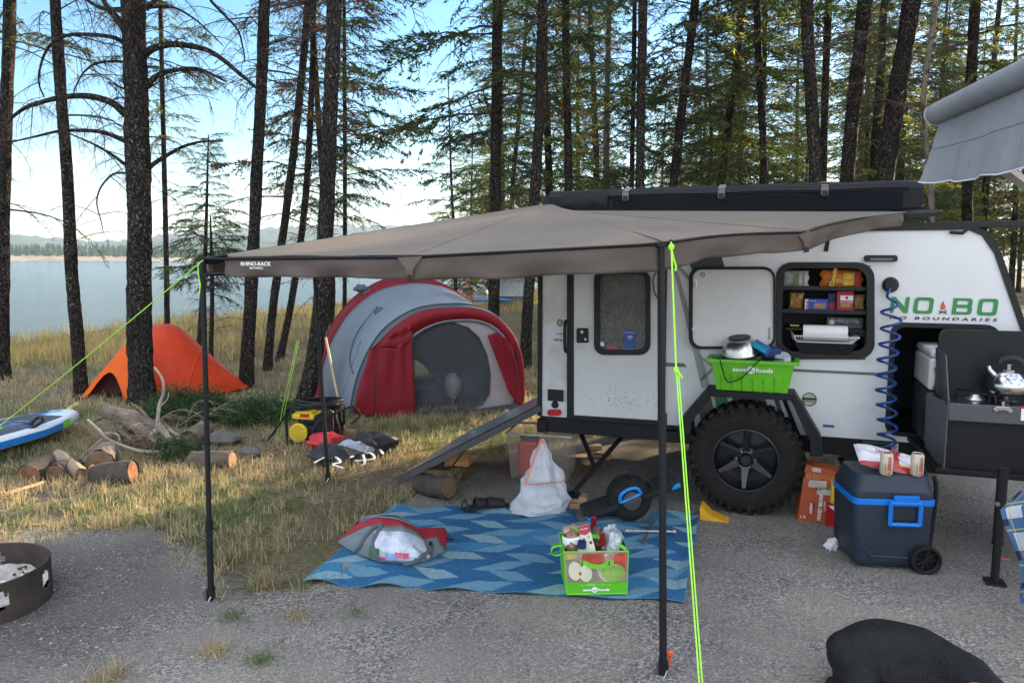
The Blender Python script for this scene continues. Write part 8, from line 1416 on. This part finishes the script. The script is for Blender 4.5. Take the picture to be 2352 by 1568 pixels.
def chip(sg):
    def g(u, v): e = (max(0, 4*u*(1-u)))**.45*(max(0, 4*v*(1-v)))**.4; p = V(((u-.5)*.33, (v-.5)*.22, .035*e*sg+.016*(u-.5)*-2*2)); p += mnoise.noise_vector(V((u*5, v*5, sg)))*.014*e; return cA+UP*.01+Rch @ (Matrix.Rotation(R(16), 3, 'X') @ p)
    return g
b_.grid(chip(1), 24, 16, lambda u, v: 1 if (.38 < u-.2*v < .58 and v > .15) or (v < .12) else (2 if (.12 < v < .2 and u > .45) else 0)); b_.grid(chip(-1), 16, 10); b_.build('bag', [mat('chip_white', (.70, .70, .72), rough=.3, var=.08, bump=.4, bscale=18, spec=.7), mat('chip_red', (.42, .02, .03), rough=.3, var=.15, bump=.3, spec=.7), mat('chip_yellow', (.7, .42, .03), rough=.3, bump=0)], cb, smooth=True)
text('Old Dutch', cA+UP*.062+V((-.07, -.01, .0)), V((1, -.15, -.15)), V((0, .9, .45)), .026, mat('chip_red', (0, 0, 0)), cb, width=.11, off=.001)
# ================================================================ CHECKED CLOTH, GREY FABRIC AWNING, DOG
plaid = [mat('plaid_white', (.55, .58, .64), rough=.8, bump=.1, trans=.1), mat('plaid_blue', (.06, .14, .30), rough=.8, bump=.1, trans=.1), mat('plaid_navy', (.015, .02, .05), rough=.8, bump=.1), mat('plaid_yellow', (.5, .45, .08), rough=.8, bump=.1)]
tY = 2.9
def cl(u, v):
    xs0 = [2340, 2297, 2305, 2322, 2340, 2348, 2340, 2345]; ys0 = [1128, 1170, 1200, 1240, 1290, 1330, 1360, 1385]; i = v*7; k = min(int(i), 6); t = i-k; x0 = xs0[k]*(1-t)+xs0[k+1]*t; y0 = ys0[k]*(1-t)+ys0[k+1]*t
    p = P(x0+(2560-x0)*u, y0-(40*u*(1-v)), tY+.06*math.sin(u*11+v*3)*(.3+v)); return p
def clm(u, v):
    a = int(u*22) % 4; b__ = int(v*16) % 4
    if int(u*132) % 24 == 9 or int(v*96) % 24 == 9: return 3
    return 2 if (a == 0 and b__ == 0) else (1 if (a in (0,) or b__ in (0, 1)) else 0)
b_ = MB(); b_.grid(cl, 132, 96, clm); tag(b_.build('checked_tablecloth', plaid, smooth=True, fix=False), 'blue and white checked tablecloth corner hanging at the right edge', 'tablecloth')
tb_ = thing('camp_table', 'folding table carrying the checked cloth, mostly beyond the right edge', 'table', P(2500, 1500, tY+.2)*1.0); tz = P(2420, 1120, tY).z; b_ = MB(); b_.box(V((P(2430, 1120, tY).x+.95, tY+.4, tz-.02)), (.9, .7, .03)); b_.build('tabletop', wood, tb_)
for dx_, dy_ in ((.75, .7), (1.1, .7), (1.1, .1)): b_ = MB(); b_.tube([V((P(2560, 1120, tY).x+dx_, tY+dy_, 0)), V((P(2560, 1120, tY).x+dx_, tY+dy_, tz-.03))], .012, 6); b_.build('leg', steel, tb_)
gfab = mat('grey_rv_fabric', (.27, .275, .285), rough=.75, var=.12, scale=4, bump=.25, bscale=30, trans=.12, dirt=((.18, .185, .19), 5, .60)); 
rvY0, rvY1 = 4.3, 2.9; ra0, ra1 = P(2150, 262, rvY0), P(2480, 110, rvY1); raw = thing('fabric_awning', 'grey rolled vehicle awning with a scalloped hanging edge at the upper right', 'awning', ra0)
ra_d = (ra1-ra0).normalized(); b_ = MB(); rl_ = (ra1-ra0).length; b_.lathe([(0, -.03), (.03, -.03), (.05, -.005), (.06, .0), (.062, rl_), (0, rl_)], ra0, ra_d, 28); b_.build('roller', gfab, raw, smooth=True, ang=50); b_ = MB(); b_.lathe([(0, -.045), (.045, -.04), (.062, -.01), (.064, .025)], ra0, ra_d, 24); b_.build('end_cap', mat('pale_end_cap', (.55, .6, .6), rough=.4, bump=0), raw, smooth=True)
topc = lambda u: ra0.lerp(ra1, u)
btm = [(2110, 418), (2150, 420), (2183, 414), (2200, 417), (2235, 412), (2262, 400), (2280, 403), (2330, 392), (2352, 384), (2480, 350)]
def fab(u, v):
    a = topc(u)+V((0, -.02, -.055)); i = u*(len(btm)-1); k = min(int(i), len(btm)-2); t = i-k; x = btm[k][0]*(1-t)+btm[k+1][0]*t; y = btm[k][1]*(1-t)+btm[k+1][1]*t; c = P(x, y, rvY0+(rvY1-rvY0)*u-.05*v)
    p = a.lerp(c, v); p += ra_d*(.05*math.sin(v*math.pi*.5+.2)*(1-v)*(1-u)*1.6) ; p.y += .02*math.sin(u*26)*v+.012*mnoise.noise(V((u*8, v*5, 0))); return p
b_ = MB(); b_.grid(fab, 70, 24); b_.build('valance', gfab, raw, smooth=True, solid=.002, ang=80); b_ = MB(); b_.tube([fab(u, 1) for u in np.linspace(0, 1, 70)], .004, 5); b_.build('white_piping', ink_w, raw, smooth=True); b_ = MB(); b_.tube([fab(u, .45)+V((0, -.003, 0)) for u in np.linspace(0, 1, 40)], .003, 4); b_.build('seam', mat('grey_seam', (.16, .165, .17), bump=0), raw, smooth=True)
b_ = MB(); b_.tube([P(2302, 385, 3.6), P(2420, 470, 3.5)], .028, 4); b_.build('support_arm', mat('tan_arm', (.32, .28, .22), rough=.5, bump=0), raw)
# dog curled on the gravel: one continuous skin
dogm = mat('black_dog_fur', (.0085, .0085, .010), rough=.55, var=.5, scale=14, bump=.8, bscale=120, spec=.22)
dog = thing('dog', 'black short-haired dog curled up asleep on the gravel at the bottom edge', 'dog', (1.555, 2.62, 0)); dp = P
mb = bpy.data.metaballs.new('dogmeta'); mb.resolution = .02; mb.render_resolution = .02; mb.threshold = .16
def ml(c, r, s=(1, 1, 1)):
    e = mb.elements.new(type='ELLIPSOID'); e.co = c; e.radius = r*1.18; e.size_x, e.size_y, e.size_z = s; e.stiffness = 2
def chain(pts, n=6):
    for (a, ra_), (c, rc_) in zip(pts[:-1], pts[1:]):
        for k in range(n): t = k/n; ml(a.lerp(c, t), ra_+(rc_-ra_)*t)
    ml(*pts[-1])
# rump, back and ribs curling round to the right, then neck and head tucked in towards the camera (centre of the curl DC)
DX, DYc = 1.447, 2.60
dq = lambda x, y, z: V((DX+.03+x*.78, DYc+y*.95, z*.86))
chain([(dq(-.18, .15, .15), .095), (dq(-.09, .19, .16), .118), (dq(.04, .20, .155), .13), (dq(.17, .13, .145), .13), (dq(.25, .0, .135), .125), (dq(.25, -.15, .13), .12), (dq(.17, -.29, .12), .095), (dq(.07, -.35, .10), .075)])
chain([(dq(-.02, .08, .11), .09), (dq(.12, .02, .11), .10), (dq(.14, -.12, .10), .09)])            # belly
chain([(dq(.05, -.35, .085), .078), (dq(-.04, -.34, .06), .05), (dq(-.12, -.32, .05), .036)])       # skull and muzzle
chain([(dq(-.18, .12, .14), .09), (dq(-.215, .02, .11), .075), (dq(-.27, -.07, .065), .045), (dq(-.345, -.13, .04), .033), (dq(-.26, -.2, .032), .028), (dq(-.17, -.24, .03), .03)])   # thigh, hock, hind paw
chain([(dq(-.235, .17, .20), .05), (dq(-.20, .19, .215), .045)])                                      # hip bone
chain([(dq(.16, -.32, .06), .045), (dq(.05, -.45, .04), .033), (dq(-.08, -.46, .03), .03)])           # fore leg
chain([(dq(-.30, .12, .07), .028), (dq(-.38, .02, .03), .017), (dq(-.40, -.12, .022), .012)])         # tail
chain([(dq(.20, .10, .20), .05), (dq(.26, .0, .20), .05)])                                            # shoulder blade
for q in ((.07, -.29, .15), (.02, -.40, .13)): ml(dq(*q), .03, (.7, .4, 1))
mo = bpy.data.objects.new('dogmeta', mb); COL.objects.link(mo); dg_ = bpy.context.evaluated_depsgraph_get(); me = bpy.data.meshes.new_from_object(mo.evaluated_get(dg_)); bpy.data.objects.remove(mo)
for v in me.vertices: v.co = v.co+mnoise.noise_vector(v.co*8)*.012-ORG[dog.name]; v.co.z = max(v.co.z, .004-ORG[dog.name].z)
me.name = 'body'; me.materials.clear(); link_mesh('body', me, dog, ORG[dog.name], dogm, True)
b_ = MB(); b_.tube(spline([dq(.08, -.20, .18), dq(.14, -.17, .235), dq(.20, -.19, .255), dq(.28, -.22, .21)], 4), .010, 6, squash=.5); b_.build('collar', mat('pink_collar', (.40, .12, .12), rough=.6, bump=0), dog, smooth=True)
# ================================================================ HAZE over the lake
m, n, o = nodes_of('haze_air'); pv = n.nodes.new('ShaderNodeVolumePrincipled'); pv.inputs['Color'].default_value = (.62, .80, 1, 1); pv.inputs['Density'].default_value = .00016; pv.inputs['Anisotropy'].default_value = .3; n.links.new(pv.outputs[0], o.inputs['Volume'])
b_ = MB(); b_.box(V((0, 1500, 115)), (11000, 6000, 260)); hz_o = b_.build('haze', m); tag(hz_o, 'thin blue air between the camp and the hills', 'haze', kind='stuff')
